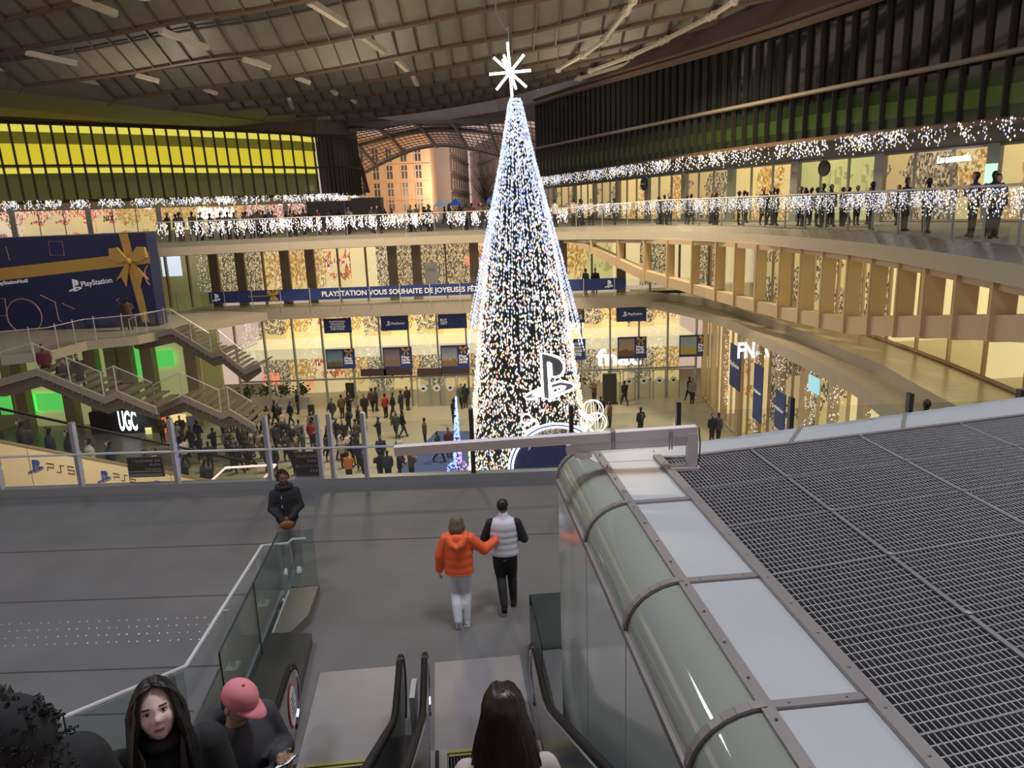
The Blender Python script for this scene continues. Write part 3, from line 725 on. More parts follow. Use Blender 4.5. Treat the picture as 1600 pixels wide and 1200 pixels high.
mb.bar(UV(1.09, V1, KS), UV(1.09, V0, KS), 0.03, 0.05)
v = V1-.3
while v > V0:
    for u in (1.48, 2.03): mb.blob(UV(u, v, KZ+0.028), 0.010, 0, 6, 3)
    v -= 0.33
obj('edge_trim', mb, [M_kfr], kiosk)
# far border of the roof
Fo = [PZ(905, 706, KZ), PZ(1090, 690, KZ), PZ(1600, 620, KZ)]; d = (Fo[2]-Fo[1]).normalized(); Fo.append(Fo[2]+d*3)
Fi = [PZ(930, 722, KZ), PZ(1060, 717, KZ), PZ(1600, 650, KZ)]; d2 = (Fi[2]-Fi[1]).normalized(); Fi.append(Fi[2]+d2*3)
mb = MB(); mb.wall(Fo, Fi, Vector((0, 0, -0.05))); obj('border_panel', mb, [M_alu], kiosk)
mb = MB(); mb.wall([p for p in Fo], [p+Vector((0, 0, -3.5)) for p in Fo], Vector((0, -0.1, 0))); obj('far_wall', mb, [M_kwall], kiosk)
mb = MB()
for t in (0.17, 0.36, 0.62, 0.85): mb.bar(Fo[1].lerp(Fo[3], t)+Vector((0, 0, .004)), Fi[1].lerp(Fi[3], t)+Vector((0, 0, .004)), 0.04, 0.015)
mb.bar(Fi[1]+Vector((0, 0, .01)), Fi[3]+Vector((0, 0, .01)), 0.05, 0.03); mb.bar(Fi[1]+Vector((0, 0, .01)), UV(2.03, V1-.45, KZ+.01), 0.05, 0.03)
obj('border_joint', mb, [M_kfr], kiosk)
# grating: blades parallel to the far edge, thin rods along the block
G0 = UV(2.07, V1-0.42, KZ); far_dir = d2
M_blade = mat('grating_steel', (0.34, 0.35, 0.37), 0.45, metal=0.4, noise=0.1); M_rod = mat('grating_rod', (0.52, 0.53, 0.56), 0.4, metal=0.4)
org = UV(2.07, 0, 0)
kf = far_dir.dot(AX)/far_dir.dot(UX)       # skew of the blades
fe = Fi[1]; cF = (fe.dot(AX)) - kf*(fe.dot(UX))
Umax = 8.6
mb = MB(); s = 0.03
while s < 9.6:
    v_at = lambda u: cF - s + kf*u
    mb.bar(UV(2.07, v_at(2.07), KZ-0.025), UV(Umax, v_at(Umax), KZ-0.025), 0.008, 0.05); s += 0.072
obj('blade', mb, [M_blade], kiosk).__setitem__('kind', 'stuff')
mb = MB(); u = 2.09
while u < Umax:
    mb.bar(UV(u, cF+kf*u, KZ+0.0), UV(u, cF+kf*u-9.7, KZ+0.0), 0.005, 0.006); u += 0.036
obj('rod', mb, [M_rod], kiosk).__setitem__('kind', 'stuff')
mb = MB()
for u in (3.0, 4.25, 5.5, 6.75, 8.0): mb.bar(UV(u, cF+kf*u, KZ+0.006), UV(u, cF+kf*u-9.7, KZ+0.006), 0.035, 0.012)
for k in range(12):
    s = 0.02+k*0.78; mb.bar(UV(2.07, cF-s+kf*2.07, KZ+0.004), UV(Umax, cF-s+kf*Umax, KZ+0.004), 0.014, 0.008)
    for u in (3.0, 4.25, 5.5, 6.75): mb.blob(UV(u, cF-s+kf*u, KZ+0.016), (0.03, 0.03, 0.012), 0, 6, 3)
obj('grating_frame', mb, [mat('galvanised_strip', (0.26, 0.27, 0.29), 0.45, metal=0.5)], kiosk)
mb = MB(); mb.prism([UV(1.55, cF+kf*1.55-.3, KZ-0.9), UV(Umax, cF+kf*Umax, KZ-.9), UV(Umax, -3, KZ-.9), UV(1.55, -3, KZ-.9)], (0, 0, -0.05)); obj('void_backing', mb, [mat('dark_void', (0.015, 0.015, 0.02), 0.9)], kiosk)  # near-black sheet standing in for the darkness under the grating
# ---- white boom with camera dome
boom = empty('boom_arm', (1.65, 6.6, KZ), 'white square boom arm standing on the roof corner and reaching over the landing', 'boom')
M_white = mat('white_paint', (0.62, 0.58, 0.60), 0.4, noise=0.05)
b0 = PY(617, 704, 6.6); b1 = PY(1088, 672, 6.6)
mb = MB(); mb.bar(b0, b1, 0.09, 0.085); obj('arm', mb, [M_white], boom)
c0 = PY(893, 698, 6.66); c1 = PY(1086, 686, 6.66)
mb = MB(); mb.bar(c0, c1, 0.08, 0.085); mb.bar(c0+Vector((0, 0, 0.02)), c0+Vector((0, 0, -0.06)), 0.09, 0.1, up=(1, 0, 0)); obj('bracket', mb, [M_white], boom)
mb = MB(); l0 = PY(1080, 736, 6.6); mb.bar(Vector((l0.x, 6.6, b1.z-0.02)), Vector((l0.x, 6.6, KZ)), 0.10, 0.09, up=(1, 0, 0)); mb.box((l0.x-0.07, 6.6, KZ+0.02), (0.26, 0.14, 0.03)); obj('leg', mb, [M_white], boom)
mb = MB()
for x in (957, 1046):
    p = PY(x, 688, 6.6)
    for e in (-.012, .012): mb.tube([p+Vector((e, -.055, -.07)), p+Vector((e, -.055, .10)), p+Vector((e, .055, .10)), p+Vector((e, .055, -.07))], 0.007, 5)
obj('strap', mb, [M_steel], boom)
mb = MB(); p = PY(911, 708, 6.66); mb.lathe(p, [(0, .03), (.085, .03), (.09, 0), (.085, -.03), (.05, -.05), (0, -.055)], 16); obj('camera_dome', mb, [mat('dome_white', (0.75, 0.72, 0.74), 0.3)], boom)
mb = MB(); mb.tube([PY(1092, 668, 6.6), PY(1094, 690, 6.6), PY(1093, 715, 6.58), PY(1088, 730, 6.55)], 0.007, 5); obj('cable', mb, [M_dark], boom)

# ---- escalators
COMB = 7.28; SL = math.tan(math.radians(30))
def zs(v): return LZ + max(0.0, (6.55-v))*SL
def rail_path(u, off, v0=-1.5):
    """closed side profile of a handrail in (v, z)"""
    zt = LZ+0.98+off
    pts = [(v0, zt+(6.62-v0)*SL), (4.5, zt+(6.62-4.5)*SL), (6.3, zt+(6.62-6.3)*SL)]
    pts += [(6.5, zt+0.08), (6.7, zt+0.02), (6.95, zt), (7.5, zt)]
    r = 0.36+off; c = (7.6, zt-r)
    for k in range(0, 11): a = math.pi/2-math.pi*k/10; pts.append((c[0]+r*math.cos(a), c[1]+r*math.sin(a)))
    return pts
M_rub = mat('handrail_rubber', (0.010, 0.010, 0.011), 0.5, spec=0.2); M_bal = mat('balustrade_steel', (0.22, 0.22, 0.23), 0.25, metal=0.8, noise=0.1)
M_stair = mat('step_tread', (0.075, 0.08, 0.085), 0.5, metal=0.4); M_deckp = mat('deck_plate', (0.45, 0.43, 0.42), 0.35, metal=0.4, noise=0.1)
M_floorp = mat('comb_floor_plate', (0.33, 0.32, 0.34), 0.4, metal=0.35, noise=0.12, nscale=2.0)
M_sticker = mat('blue_sticker', (0.05, 0.16, 0.55), 0.5); M_stw = mat('white_sticker', (0.75, 0.75, 0.78), 0.5); M_str = mat('red_mark', (0.6, 0.08, 0.06), 0.5)
M_yel = mat('yellow_line', (0.34, 0.32, 0.10), 0.6); M_chr = mat('chrome', (0.75, 0.75, 0.76), 0.12, metal=1.0)
def escalator(name, uL, uR, label, disc):
    r = empty(name, UV((uL+uR)/2, COMB, LZ), label, 'escalator')
    mb = MB(); mb.prism([UV(uL+.06, 9.0, LZ), UV(uR-.06, 9.0, LZ), UV(uR-.06, COMB-.02, LZ), UV(uL+.06, COMB-.02, LZ)], (0, 0, 0.012)); obj('floor_plate', mb, [M_floorp], r)
    mb = MB(); mb.prism([UV(uL+.12, COMB, LZ+.012), UV(uR-.12, COMB, LZ+.012), UV(uR-.12, COMB-.05, LZ+.012), UV(uL+.12, COMB-.05, LZ+.012)], (0, 0, 0.01))
    obj('comb_line', mb, [M_yel], r)
    v = COMB-0.06; k = 0
    while v > -1.6:
        z = zs(v-0.2) if v < 6.9 else LZ
        mb = MB(); mb.prism([UV(uL+.22, v, z), UV(uR-.22, v, z), UV(uR-.22, v-.39, z), UV(uL+.22, v-.39, z)], (0, 0, -0.24))
        n = 24; w = (uR-uL-.46)/n
        for q in range(n):
            uu = uL+.23+w*(q+.5); mb.add([UV(uu-w*.25, v, z+.001), UV(uu+w*.25, v, z+.001), UV(uu+w*.25, v-.38, z+.008), UV(uu-w*.25, v-.38, z+.008)], [(0, 1, 2, 3)], 0)
            mb.add([UV(uu-w*.25, v-.392, z), UV(uu+w*.25, v-.392, z), UV(uu+w*.25, v-.392, z-.22), UV(uu-w*.25, v-.392, z-.22)], [(0, 1, 2, 3)], 2)
        mb.prism([UV(uL+.22, v+.001, z+.004), UV(uR-.22, v+.001, z+.004), UV(uR-.22, v-.03, z+.004), UV(uL+.22, v-.03, z+.004)], (0, 0, .006), 1)
        obj('step', mb, [M_stair, M_yel, M_bal], r); v -= 0.40
    for side, u in ((1, uL), (-1, uR)):
        mb = MB(); path = rail_path(u, 0.0); mb.tube([UV(u, a, b) for a, b in path], 0.036, 8); h = obj('handrail', mb, [M_rub], r, smooth=True)
        mb = MB(); ip = rail_path(u, -0.055); poly = [UV(u-0.02, a, b) for a, b in ip]+[UV(u-0.02, 7.3, LZ+.1), UV(u-.02, 6.6, LZ+.1), UV(u-.02, -1.5, LZ+.1+(6.6+1.5)*SL)]
        mb.prism(poly, UX*0.04); obj('balustrade', mb, [M_bal], r)
        mb = MB(); mb.tube([UV(u+side*0.028, a, b) for a, b in rail_path(u, -0.045)], 0.010, 5); obj('chrome_bead', mb, [M_chr], r)
        mb = MB(); mb.blob(UV(u, 7.97, LZ+.64), (.02, .02, .02), 0, 8, 5); mb.box(UV(u, 7.62, LZ+1.0), (.07, .05, .02), rz=RZA); obj('rail_guide', mb, [M_chr], r)
        # inner deck strips
        for off, w, m in ((0.055, 0.05, M_deckp), (0.10, 0.04, M_dark), (0.165, 0.085, M_deckp)):
            mb = MB(); c = u+side*off
            dv = [(7.05, LZ+.16), (6.6, LZ+.17), (4.5, LZ+.17+2.1*SL), (-1.5, LZ+.17+8.1*SL)]
            for (a, b) in zip(dv, dv[1:]): mb.bar(UV(c, a[0], a[1]), UV(c, b[0], b[1]), w, 0.12 if m is M_deckp else 0.118)
            obj('skirt_deck', mb, [m], r)
        for k, (vv, m) in enumerate([(6.72, M_sticker), (6.62, M_stw), (6.52, M_sticker)]):
            mb = MB(); z = LZ+.235+max(0, 6.6-vv)*SL; mb.prism([UV(u+side*.165-.035, vv, z), UV(u+side*.165+.035, vv, z), UV(u+side*.165+.035, vv-.085, z+.01), UV(u+side*.165-.035, vv-.085, z+.01)], (0, 0, .004)); 
            q = obj('sticker', mb, [m], r)
            if m is M_stw:
                mb = MB(); mb.tube([UV(u+side*.165+.025*math.cos(t*.7), vv-.037+.02*math.sin(t*.7), z+.012) for t in range(9)], .003, 4, closed=True); obj('mark', mb, [M_str], q)
    if disc:
        # white oval notice with a red edge inside the newel
        for u in disc:
            mb = MB(); c = UV(u, 7.52, LZ+.60)
            def oval(rv, rz_, du): return [c+AX*(rv*math.cos(t*math.pi/12))+Vector((0, 0, rz_*math.sin(t*math.pi/12)))+UX*du for t in range(24)]
            mb.prism(oval(.17, .26, .025), UX*.004, 1); mb.prism(oval(.145, .235, .031), UX*.003, 0)
            q = obj('notice', mb, [M_stw, M_str], r)
            mb = MB()
            for k in range(5): mb.bar(c+UX*.037+AX*(-.08)+Vector((0, 0, .12-.055*k)), c+UX*.037+AX*(.08-.02*(k % 2))+Vector((0, 0, .12-.055*k)), .004, .012)
            obj('lettering', mb, [M_dark], q)
    return r
ESC = [None, None]
ESC[0] = escalator('escalator', -0.42, 0.85, 'escalator going down, between the middle handrails and the curved glass block', None)
ESC[1] = escalator('escalator', -1.94, -0.70, 'escalator on which people ride up, left of the paired middle handrails', [-1.94])
# deck between the two escalators, side claddings, screens
mb = MB()
for (z0, va, vb) in ((LZ+.25, 7.3, 6.6),): mb.prism([UV(-.68, va, z0), UV(-.44, va, z0), UV(-.44, vb, z0), UV(-.68, vb, z0)], (0, 0, -.24))
mb.bar(UV(-.56, 6.6, LZ+.18), UV(-.56, -1.5, LZ+.18+8.1*SL), .22, .14); 
obj('middle_deck', mb, [M_bal], ESC[0])
mb = MB(); mb.prism([UV(-.60, 7.9, LZ), UV(-.60, 7.9, LZ+.55), UV(-.60, 7.3, LZ+.72), UV(-.60, 7.3, LZ)], UX*.06); obj('white_divider', mb, [mat('divider_white', (0.7, 0.7, 0.72), 0.4)], ESC[0])
M_clad = mat('dark_cladding', (0.09, 0.095, 0.09), 0.3, metal=0.6, noise=0.15); M_tan = mat('taupe_cladding', (0.20, 0.19, 0.165), 0.45, metal=0.3, noise=0.08)
mb = MB(); mb.prism([UV(-2.68, 9.85, LZ), UV(-2.10, 9.75, LZ), UV(-2.05, 8.3, LZ), UV(-2.02, 6.6, LZ), UV(-2.68, 6.6, LZ)], (0, 0, .16))
mb.prism([UV(-2.68, 6.6, LZ), UV(-2.68, 6.6, LZ+.16), UV(-2.68, -1.5, LZ+.16+8.1*SL), UV(-2.68, -1.5, LZ)], UX*.66)
obj('side_cladding', mb, [M_clad], ESC[1])
plinth = MB(); plinth.prism([UV(-2.66, 11.22, LZ), UV(-2.22, 11.25, LZ), UV(-2.24, 10.3, LZ), UV(-2.42, 9.86, LZ), UV(-2.66, 9.86, LZ)], (0, 0, .14))
mb = MB(); mb.prism([UV(.93, 9.1, LZ), UV(1.09, 9.1, LZ), UV(1.09, 6.6, LZ), UV(.93, 6.6, LZ)], (0, 0, .1)); mb.prism([UV(.93, 6.6, LZ), UV(.93, 6.6, LZ+.2), UV(.93, -1.5, LZ+.2+8.1*SL), UV(.93, -1.5, LZ)], UX*.15)
obj('side_cladding', mb, [M_clad], ESC[0])
mb = MB(); mb.prism([UV(.96, 9.1, LZ), UV(1.4, 9.1, LZ), UV(1.4, 9.1, LZ+.85), UV(.96, 9.1, LZ+.85)], AX*(-.02)); mb.prism([UV(.96, 9.1, LZ), UV(.96, 9.1, LZ+.85), UV(.96, 7.9, LZ+.85), UV(.96, 7.9, LZ)], UX*(.015))
obj('glass_screen', mb, [glass('smoked_glass', (0.55, 0.62, 0.60), 0.10)], ESC[0])
# glass balustrade on the left of the up escalator
bal = empty('glass_balustrade', UV(-2.75, 9.5, LZ), 'green tinted glass balustrade in a white floor channel left of the up escalator', 'balustrade')
for v1, v0, zt in ((11.15, 9.52, 1.12), (9.50, 7.88, 1.12), (7.84, 5.9, 0.95), (5.86, 3.9, 0.95)):
    mb = MB(); z0 = LZ+.02; mb.prism([UV(-2.76, v1, z0), UV(-2.76, v1, LZ+zt), UV(-2.76, v0, LZ+zt), UV(-2.76, v0, z0)], UX*.02); p = obj('glass_pane', mb, [M_green], bal)
    mb = MB(); mb.bar(UV(-2.75, v1, LZ+zt), UV(-2.75, v0, LZ+zt), .022, .008); mb.bar(UV(-2.75, v0, z0), UV(-2.75, v0, LZ+zt), .022, .010, up=AX); obj('dark_edge', mb, [mat('glass_edge', (0.02, 0.04, 0.035), 0.3)], p)
mb = MB(); mb.prism([UV(-2.74, 11.17, LZ+.14), UV(-2.74, 11.17, LZ+1.12), UV(-2.22, 11.19, LZ+1.12), UV(-2.22, 11.19, LZ+.14)], AX*.02); obj('end_pane', mb, [M_green], bal)
mb = MB()
for u in (-2.80, -2.69): mb.bar(UV(u, 11.2, LZ+.05), UV(u, 3.9, LZ+.05), .03, .10)
obj('floor_channel', mb, [M_lsteel], bal)
obj('end_plinth', plinth, [M_tan], bal)
# white handrail
hr = empty('handrail_run', UV(-3.1, 10, LZ), 'white tubular handrail on flat posts that turns left around the up escalator', 'handrail')
HZ = LZ+.85
mb = MB(); pts = [(-8.2, 4.3), (-6.0, 5.98), (-4.22, 7.34), (-3.22, 8.09), (-3.06, 11.3), (-2.66, 11.32), (-2.62, 11.46), (-2.40, 11.46)]
mb.tube([UV(u, v, HZ) for u, v in pts], .026, 8); obj('rail', mb, [mat('rail_white', (0.62, 0.64, 0.64), 0.35)], hr)
for k, (u, v) in enumerate([(-3.06, 11.0), (-3.10, 9.34), (-2.66, 11.25), (-3.35, 7.99), (-4.4, 7.2), (-5.6, 6.28)]):
    mb = MB(); mb.bar(UV(u, v, HZ), UV(u, v, LZ), .07, .018, up=AX); obj('post', mb, [mat('post_grey_green', (0.45, 0.50, 0.49), 0.4)], hr)
    mb = MB(); mb.box(UV(u, v, LZ+.006), (.16, .22, .012), rz=RZA); obj('base_plate', mb, [mat('post_grey_green', (0.45, 0.50, 0.49), 0.4)], hr)
lp = [(-3.22, 8.03), (-4.22, 7.28), (-5.3, 6.46), (-6.5, 5.55), (-8.2, 4.25)]
for a, b in zip(lp, lp[1:]):
    mb = MB(); A = UV(a[0], a[1], 0); B = UV(b[0], b[1], 0); d = (B-A).normalized(); A += d*.01; B -= d*.01
    n = Vector((d.y, -d.x, 0))*.015
    mb.prism([A+Vector((0, 0, LZ+.03)), A+Vector((0, 0, HZ-.03)), B+Vector((0, 0, HZ-.03)), B+Vector((0, 0, LZ+.03))], n); p = obj('glass_pane', mb, [M_green], hr)
    mb = MB(); mb.bar(B+Vector((0, 0, LZ)), B+Vector((0, 0, HZ+.05)), .02, .01, up=(1, 0, 0)); obj('dark_edge', mb, [MATS['glass_edge']], p)
# ================================================================ THE HALL'S CONTENTS
W_ = light_mat('bulb_white', (1.0, 0.95, 0.88), 1.0); Bl_ = light_mat('bulb_blue_white', (0.40, 0.55, 1.0), 1.0); Am_ = light_mat('bulb_amber', (1.0, 0.74, 0.30), 1.0)
Rd_ = light_mat('bulb_red', (1.0, 0.12, 0.05), .8); Gr_ = light_mat('bulb_green', (0.35, 0.8, 0.35), .5); Neon = light_mat('neon_white', (1.0, 0.96, 0.92), 5.0); NeonW = light_mat('neon_warm', (1.0, 0.85, 0.6), 4.0)
BlueL = light_mat('bulb_blue', (0.10, 0.16, 1.0), 4.0); SignL = light_mat('sign_white', (0.85, 0.95, 1.0), 1.6)
M_navy = mat('navy_vinyl', (0.018, 0.028, 0.12), 0.45, noise=0.15); M_navyb = mat('navy_banner', (0.025, 0.05, 0.22), 0.5, noise=0.1); M_giftgold = mat('gold_ribbon', (0.62, 0.40, 0.10), 0.4, noise=0.15)
M_letter = mat('white_lettering', (0.85, 0.85, 0.88), 0.5, emit=(1, 1, 1), es=0.12); M_rose = mat('rose_gold_line', (0.62, 0.42, 0.36), 0.35, metal=0.3)
MIXW = [W_, W_, Bl_, Am_]
def rayplane(px, py, p0, n): v = ray(px, py); return EYE+v*((p0-EYE).dot(n)/v.dot(n))
def bulbs(name, pts, label, r, hk=1.6, mats_=None, wts=(5, 3, 2), group=None, parent=None):
    mats_ = mats_ or [W_, Bl_, Am_]; mb = MB(); rnd = random.Random(len(pts))
    idx = [i for i, w_ in enumerate(wts) for _ in range(w_)]
    for p in pts:
        k = rnd.uniform(.75, 1.25); mb.octa(p, r*k, r*k*hk, rnd.choice(idx))
    o = obj(name, mb, mats_, parent); T(o, label, 'fairy lights' if label else None, group, 'stuff'); return o
def drape(poly, n, ztop, drop, seed, jit=0.15, wave=0.5):
    rnd = random.Random(seed); P = [Vector(p) for p in poly]; out = []
    ns = n//7
    for k in range(ns):
        t = rnd.random(); q = at_arc(P, t); L = drop(t)*rnd.uniform(1-wave, 1); zt = ztop(t)
        for j in range(7):
            out.append((q.x+rnd.uniform(-jit, jit), q.y+rnd.uniform(-jit, jit), zt-L*(j+rnd.random()*.6)/7))
    return out
cst = lambda v: (lambda t: v)
P = [Vector((p[0]-0.2, p[1]-0.5, 0)) for p in LWs+arc[:12]]
bulbs('light_curtain', drape(P, 1500, cst(3.75), cst(1.0), 1, .2), 'icicle fairy lights hanging under the yellow glass wing', 0.062, group='icicle light curtains')
P = [Vector((p[0]-0.5, p[1]-0.3, 0)) for p in RWs]
bulbs('light_curtain', drape(P, 2400, lambda t: 4.2, lambda t: 0.95, 2, .2), 'icicle fairy lights hanging under the dark glass wing', 0.036, 1.5, group='icicle light curtains')

# rail of the street deck: glass panes, posts, top rail, lights strung on it
RAIL = [Vector(p) for p in ES][3:]
rl = empty('street_balustrade', (0, 50, 0), 'glass balustrade with a slim top rail round the street level void', 'balustrade')
RP = resample(RAIL, 1.9)
mb = MB(); hz_ = lambda p: 1.2+.27*min(1, max(0, (p.x-4)/5)); mb.tube([p+Vector((0, 0, hz_(p)+.02)) for p in RAIL], 0.035, 6); obj('rail', mb, [M_lsteel], rl)
mb = MB(); mb.ribbon([p+Vector((0, 0, 0.02)) for p in RAIL], [p+Vector((0, 0, hz_(p)-.02)) for p in RAIL]); obj('glass_pane', mb, [M_clear], rl)
for p in RP:
    mb = MB(); mb.box((p.x, p.y, hz_(p)/2), (0.05, 0.05, hz_(p))); obj('post', mb, [M_steel], rl)
backr = inward([p for p in RAIL if p.y > 40 and p.x < 4.5], 0.12); rightr = inward([p for p in RAIL if p.x > 3.5 and p.y > 13], 0.12)
bulbs('light_curtain', drape(backr, 1900, cst(1.15), cst(0.95), 3, .1), 'fairy lights strung along the balustrade above the long blue banner', 0.034, 1.9, group='lights on the street balustrade')
bulbs('light_curtain', drape(rightr, 4200, cst(1.42), cst(0.85), 4, .08, .6), 'fairy lights strung along the curving balustrade on the side of the dark wing', 0.019, 1.5, group='lights on the street balustrade')
# light strands in window bays
rnd = random.Random(5)
def bay_lights(px0, px1, py0, py1, y, n, label, r=0.028):
    a = PY(px0, py0, y); b = PY(px1, py1, y); pts = []
    for k in range(n): pts.append((rnd.uniform(a.x, b.x), y+rnd.uniform(-.1, .1), rnd.uniform(b.z, a.z)))
    bulbs('window_lights', pts, label, r, 1.3, group='fairy lights in the window bays')
for (x0, x1) in [(303, 338), (420, 455), (493, 533), (578, 617)]: bay_lights(x0, x1, 388-(x0-300)*.035, 455-(x0-300)*.035, FY+.3, 150, 'fairy lights filling a tall bay of the upper shop glazing')
for (x0, x1, y0, y1, n) in [(372, 400, 500, 585, 130), (380, 415, 505, 590, 150), (470, 504, 490, 590, 220), (552, 596, 486, 580, 260), (641, 685, 484, 585, 260), (735, 770, 480, 560, 120), (916, 962, 472, 570, 220), (1010, 1059, 485, 560, 220)]:
    bay_lights(x0, x1, y0, y1, FY+.3, n, 'fairy lights filling a bay of the lower glass facade')
for (y, n) in [(44, 110), (38.5, 120), (35, 130), (31.5, 130), (28, 130), (25, 130)]:
    xx = 13.0 if y > 30 else 12.6
    bulbs('window_lights', [(xx+rnd.uniform(-.05, .05), y+rnd.uniform(-.5, .5), rnd.uniform(-11, -5.7)) for k in range(n)], 'vertical strip of fairy lights in the right lower glass facade', 0.026, 1.3, group='light strips of the right lower facade')

# ---------------- the tree
TX, TY = 0.72, 32.0
prof = [(-12.25, 2.95), (-10.8, 2.78), (-9.2, 2.66), (-6.24, 2.28), (-3.39, 1.92), (-.65, 1.50), (1.99, .98), (3.27, .70), (5.51, .27), (5.8, .05)]
def trad(z):
    for (z0, r0), (z1, r1) in zip(prof, prof[1:]):
        if z <= z1: return r0+(r1-r0)*(z-z0)/(z1-z0)
    return 0.02
def tcx(z): return TX-0.20*(z+12.25)/18
tree = empty('christmas_tree', (TX, TY, BZ), 'towering cone Christmas tree covered in white and coloured lights on the lower plaza', 'Christmas tree')
mb = MB(); n = 40; R2 = random.Random(3)
zz = [-12.25+18.0*k/60 for k in range(61)]; vs = []
for z in zz:
    for k in range(n):
        a = 2*math.pi*k/n; r = trad(z)*0.93*(1+R2.uniform(-.035, .02)); vs.append((tcx(z)+r*math.cos(a), TY+r*math.sin(a), z))
mb.add(vs, [(j*n+k, j*n+(k+1) % n, (j+1)*n+(k+1) % n, (j+1)*n+k) for j in range(60) for k in range(n)])
obj('foliage', mb, [mat('dark_needles', (0.012, 0.018, 0.012), 0.8, noise=0.5, nscale=6, bump=0.6)], tree)
pts = {'low': [], 'up': []}
for k in range(15500):
    z = -12.2+17.9*(1-math.sqrt(R2.random())) if k % 4 else R2.uniform(-12, 5.6)
    a = R2.random()*2*math.pi; r = trad(z)*R2.uniform(.95, 1.03)
    blue = R2.random() < max(0.04, min(.95, (z+2.5)/5.0))
    pts['up' if blue else 'low'].append((tcx(z)+r*math.cos(a), TY+r*math.sin(a), z))
bulbs('string_lights', pts['low'], None, 0.034, 1.9, [W_, Am_, Rd_, Bl_, Gr_], (9, 5, 2, 2, 1), parent=tree)
bulbs('string_lights', pts['up'], None, 0.026, 2.6, [Bl_, W_, Am_], (7, 3, 1), parent=tree)
sp = []
for k in range(56):
    a = 2*math.pi*k/56+R2.uniform(-.04, .04); low = R2.uniform(-5.2, -3.2)
    for j in range(64):
        t = j/63; z = 5.6-(5.6-low)*t; r = trad(z)*1.02+0.42*t**2.2
        sp.append((tcx(z)+r*math.cos(a), TY+r*math.sin(a), z+R2.uniform(-.03, .03)))
bulbs('light_strand', sp, None, 0.030, 2.2, [Bl_, W_], (7, 3), parent=tree)
# star hanging above
star = empty('hanging_star', PY(797, 113, TY), 'eight-rayed white light star hanging on a cable above the tree', 'star light')
sc_ = PY(797, 113, TY)
for k in range(8):
    a = math.pi*k/4+0.02; L = 1.12 if k % 4 == 2 else 0.86
    if k in (0, 4): L = 0.84
    mb = MB(); d = Vector((math.cos(a), 0, math.sin(a))); d.rotate(Matrix.Rotation(-RO, 3, 'Y')); mb.tube([sc_+d*.03, sc_+d*L], 0.052, 6); obj('ray', mb, [Neon], star)
for dd in ((-.35, -.8, .85), (.28, -.8, -.95), (-.45, .8, .9), (.35, .8, -.85)):
    mb = MB(); d = Vector(dd).normalized(); mb.tube([sc_, sc_+d*.8], 0.05, 6); obj('ray', mb, [Neon], star)
mb = MB(); mb.tube([sc_, sc_+Vector((-.02, 0, 1.7)), PY(791, 48, TY), PY(775, 18, TY+1), PY(772, -30, 34)], 0.028, 5); mb.tube([PY(800, 153, TY), sc_], .015, 4); obj('cable', mb, [M_lsteel], star)
# neon logo on the tree
lg = empty('neon_logo', PY(856, 610, 28.8), 'white neon outlined console logo fixed to the front of the lit tree', 'neon sign')
cc = PY(856, 588, 28.9); ps_logo(cc, (1, .0, 0.035), (-.03, 0, 1), 2.05, mat('sign_grey', (0.07, 0.075, 0.09), 0.4), lg, 'logo_plate', 0.08)
ps_logo(cc+Vector((0, -.12, 0)), (1, .0, 0.035), (-.03, 0, 1), 2.0, Neon, lg, 'neon_outline', outline=True)
mb = MB(); mb.bar(cc+Vector((0, .05, -.2)), cc+Vector((0, .9, -.2)), .08); obj('bracket', mb, [M_dark], lg)
# big bauble sign
bs_ = empty('bauble_sign', Vector((PY(865, 735, 26).x, 26, BZ)), 'giant bauble sign with a double neon rim and wishes in front of the tree', 'light sign')
bc = PY(870, 734, 26); br = 1.78
def circ(c, r, n=40, y=0.0, sx=1.0): return [c+Vector((r*sx*math.cos(2*math.pi*k/n), y, r*math.sin(2*math.pi*k/n))) for k in range(n)]
mb = MB(); mb.prism(circ(bc, br-.05, y=.05), (0, .14, 0)); obj('disc', mb, [mat('bauble_blue', (0.03, 0.05, 0.20), 0.3, noise=0.2)], bs_)
for r in (br, br-.14):
    mb = MB(); mb.tube(circ(bc, r, 48), .035, 6, closed=True); obj('neon_rim', mb, [Neon if r == br else NeonW], bs_)
mb = MB(); mb.prism([bc+Vector((x*(br-.17), .02, z*(br-.17))) for x, z in [(math.cos(t), math.sin(t)) for t in [math.radians(38+104*q/16) for q in range(17)]]], (0, .02, 0)); obj('taupe_field', mb, [mat('bauble_taupe', (0.22, 0.17, 0.17), 0.5)], bs_)
mb = MB(); ca_ = math.radians(118); d = Vector((math.cos(ca_), 0, math.sin(ca_))); s_ = Vector((-d.z, 0, d.x)); c = bc+d*(br+.02)
for k in range(2): mb.tube([c+d*(.05+.2*k)-s_*.28, c+d*(.05+.2*k)+s_*.28], .035, 6)
mb.tube([c+d*.05-s_*.28, c+d*.27-s_*.28], .035, 6); mb.tube([c+d*.05+s_*.28, c+d*.27+s_*.28], .035, 6)
mb.tube([c+d*.45+(s_*math.cos(t*math.pi/8)+d*math.sin(t*math.pi/8))*.19 for t in range(16)], .03, 6, closed=True); obj('neon_cap', mb, [Neon], bs_)
W0 = 'JOYEUSES FETES'; 
for i, chh in enumerate(W0):
    if chh == ' ': continue
    a = math.radians(142-104*(i+.5)/len(W0)); rr = br-.42
    p = bc+Vector((math.cos(a)*rr, -.03, math.sin(a)*rr)); t_ = Vector((math.sin(a), 0, -math.cos(a))); up_ = Vector((math.cos(a), 0, math.sin(a)))
    text(chh, p-t_*.085, p+t_*.085, up_, M_letter, bs_, 'letter', hscale=.30, nrm=.0, bold=0.02)
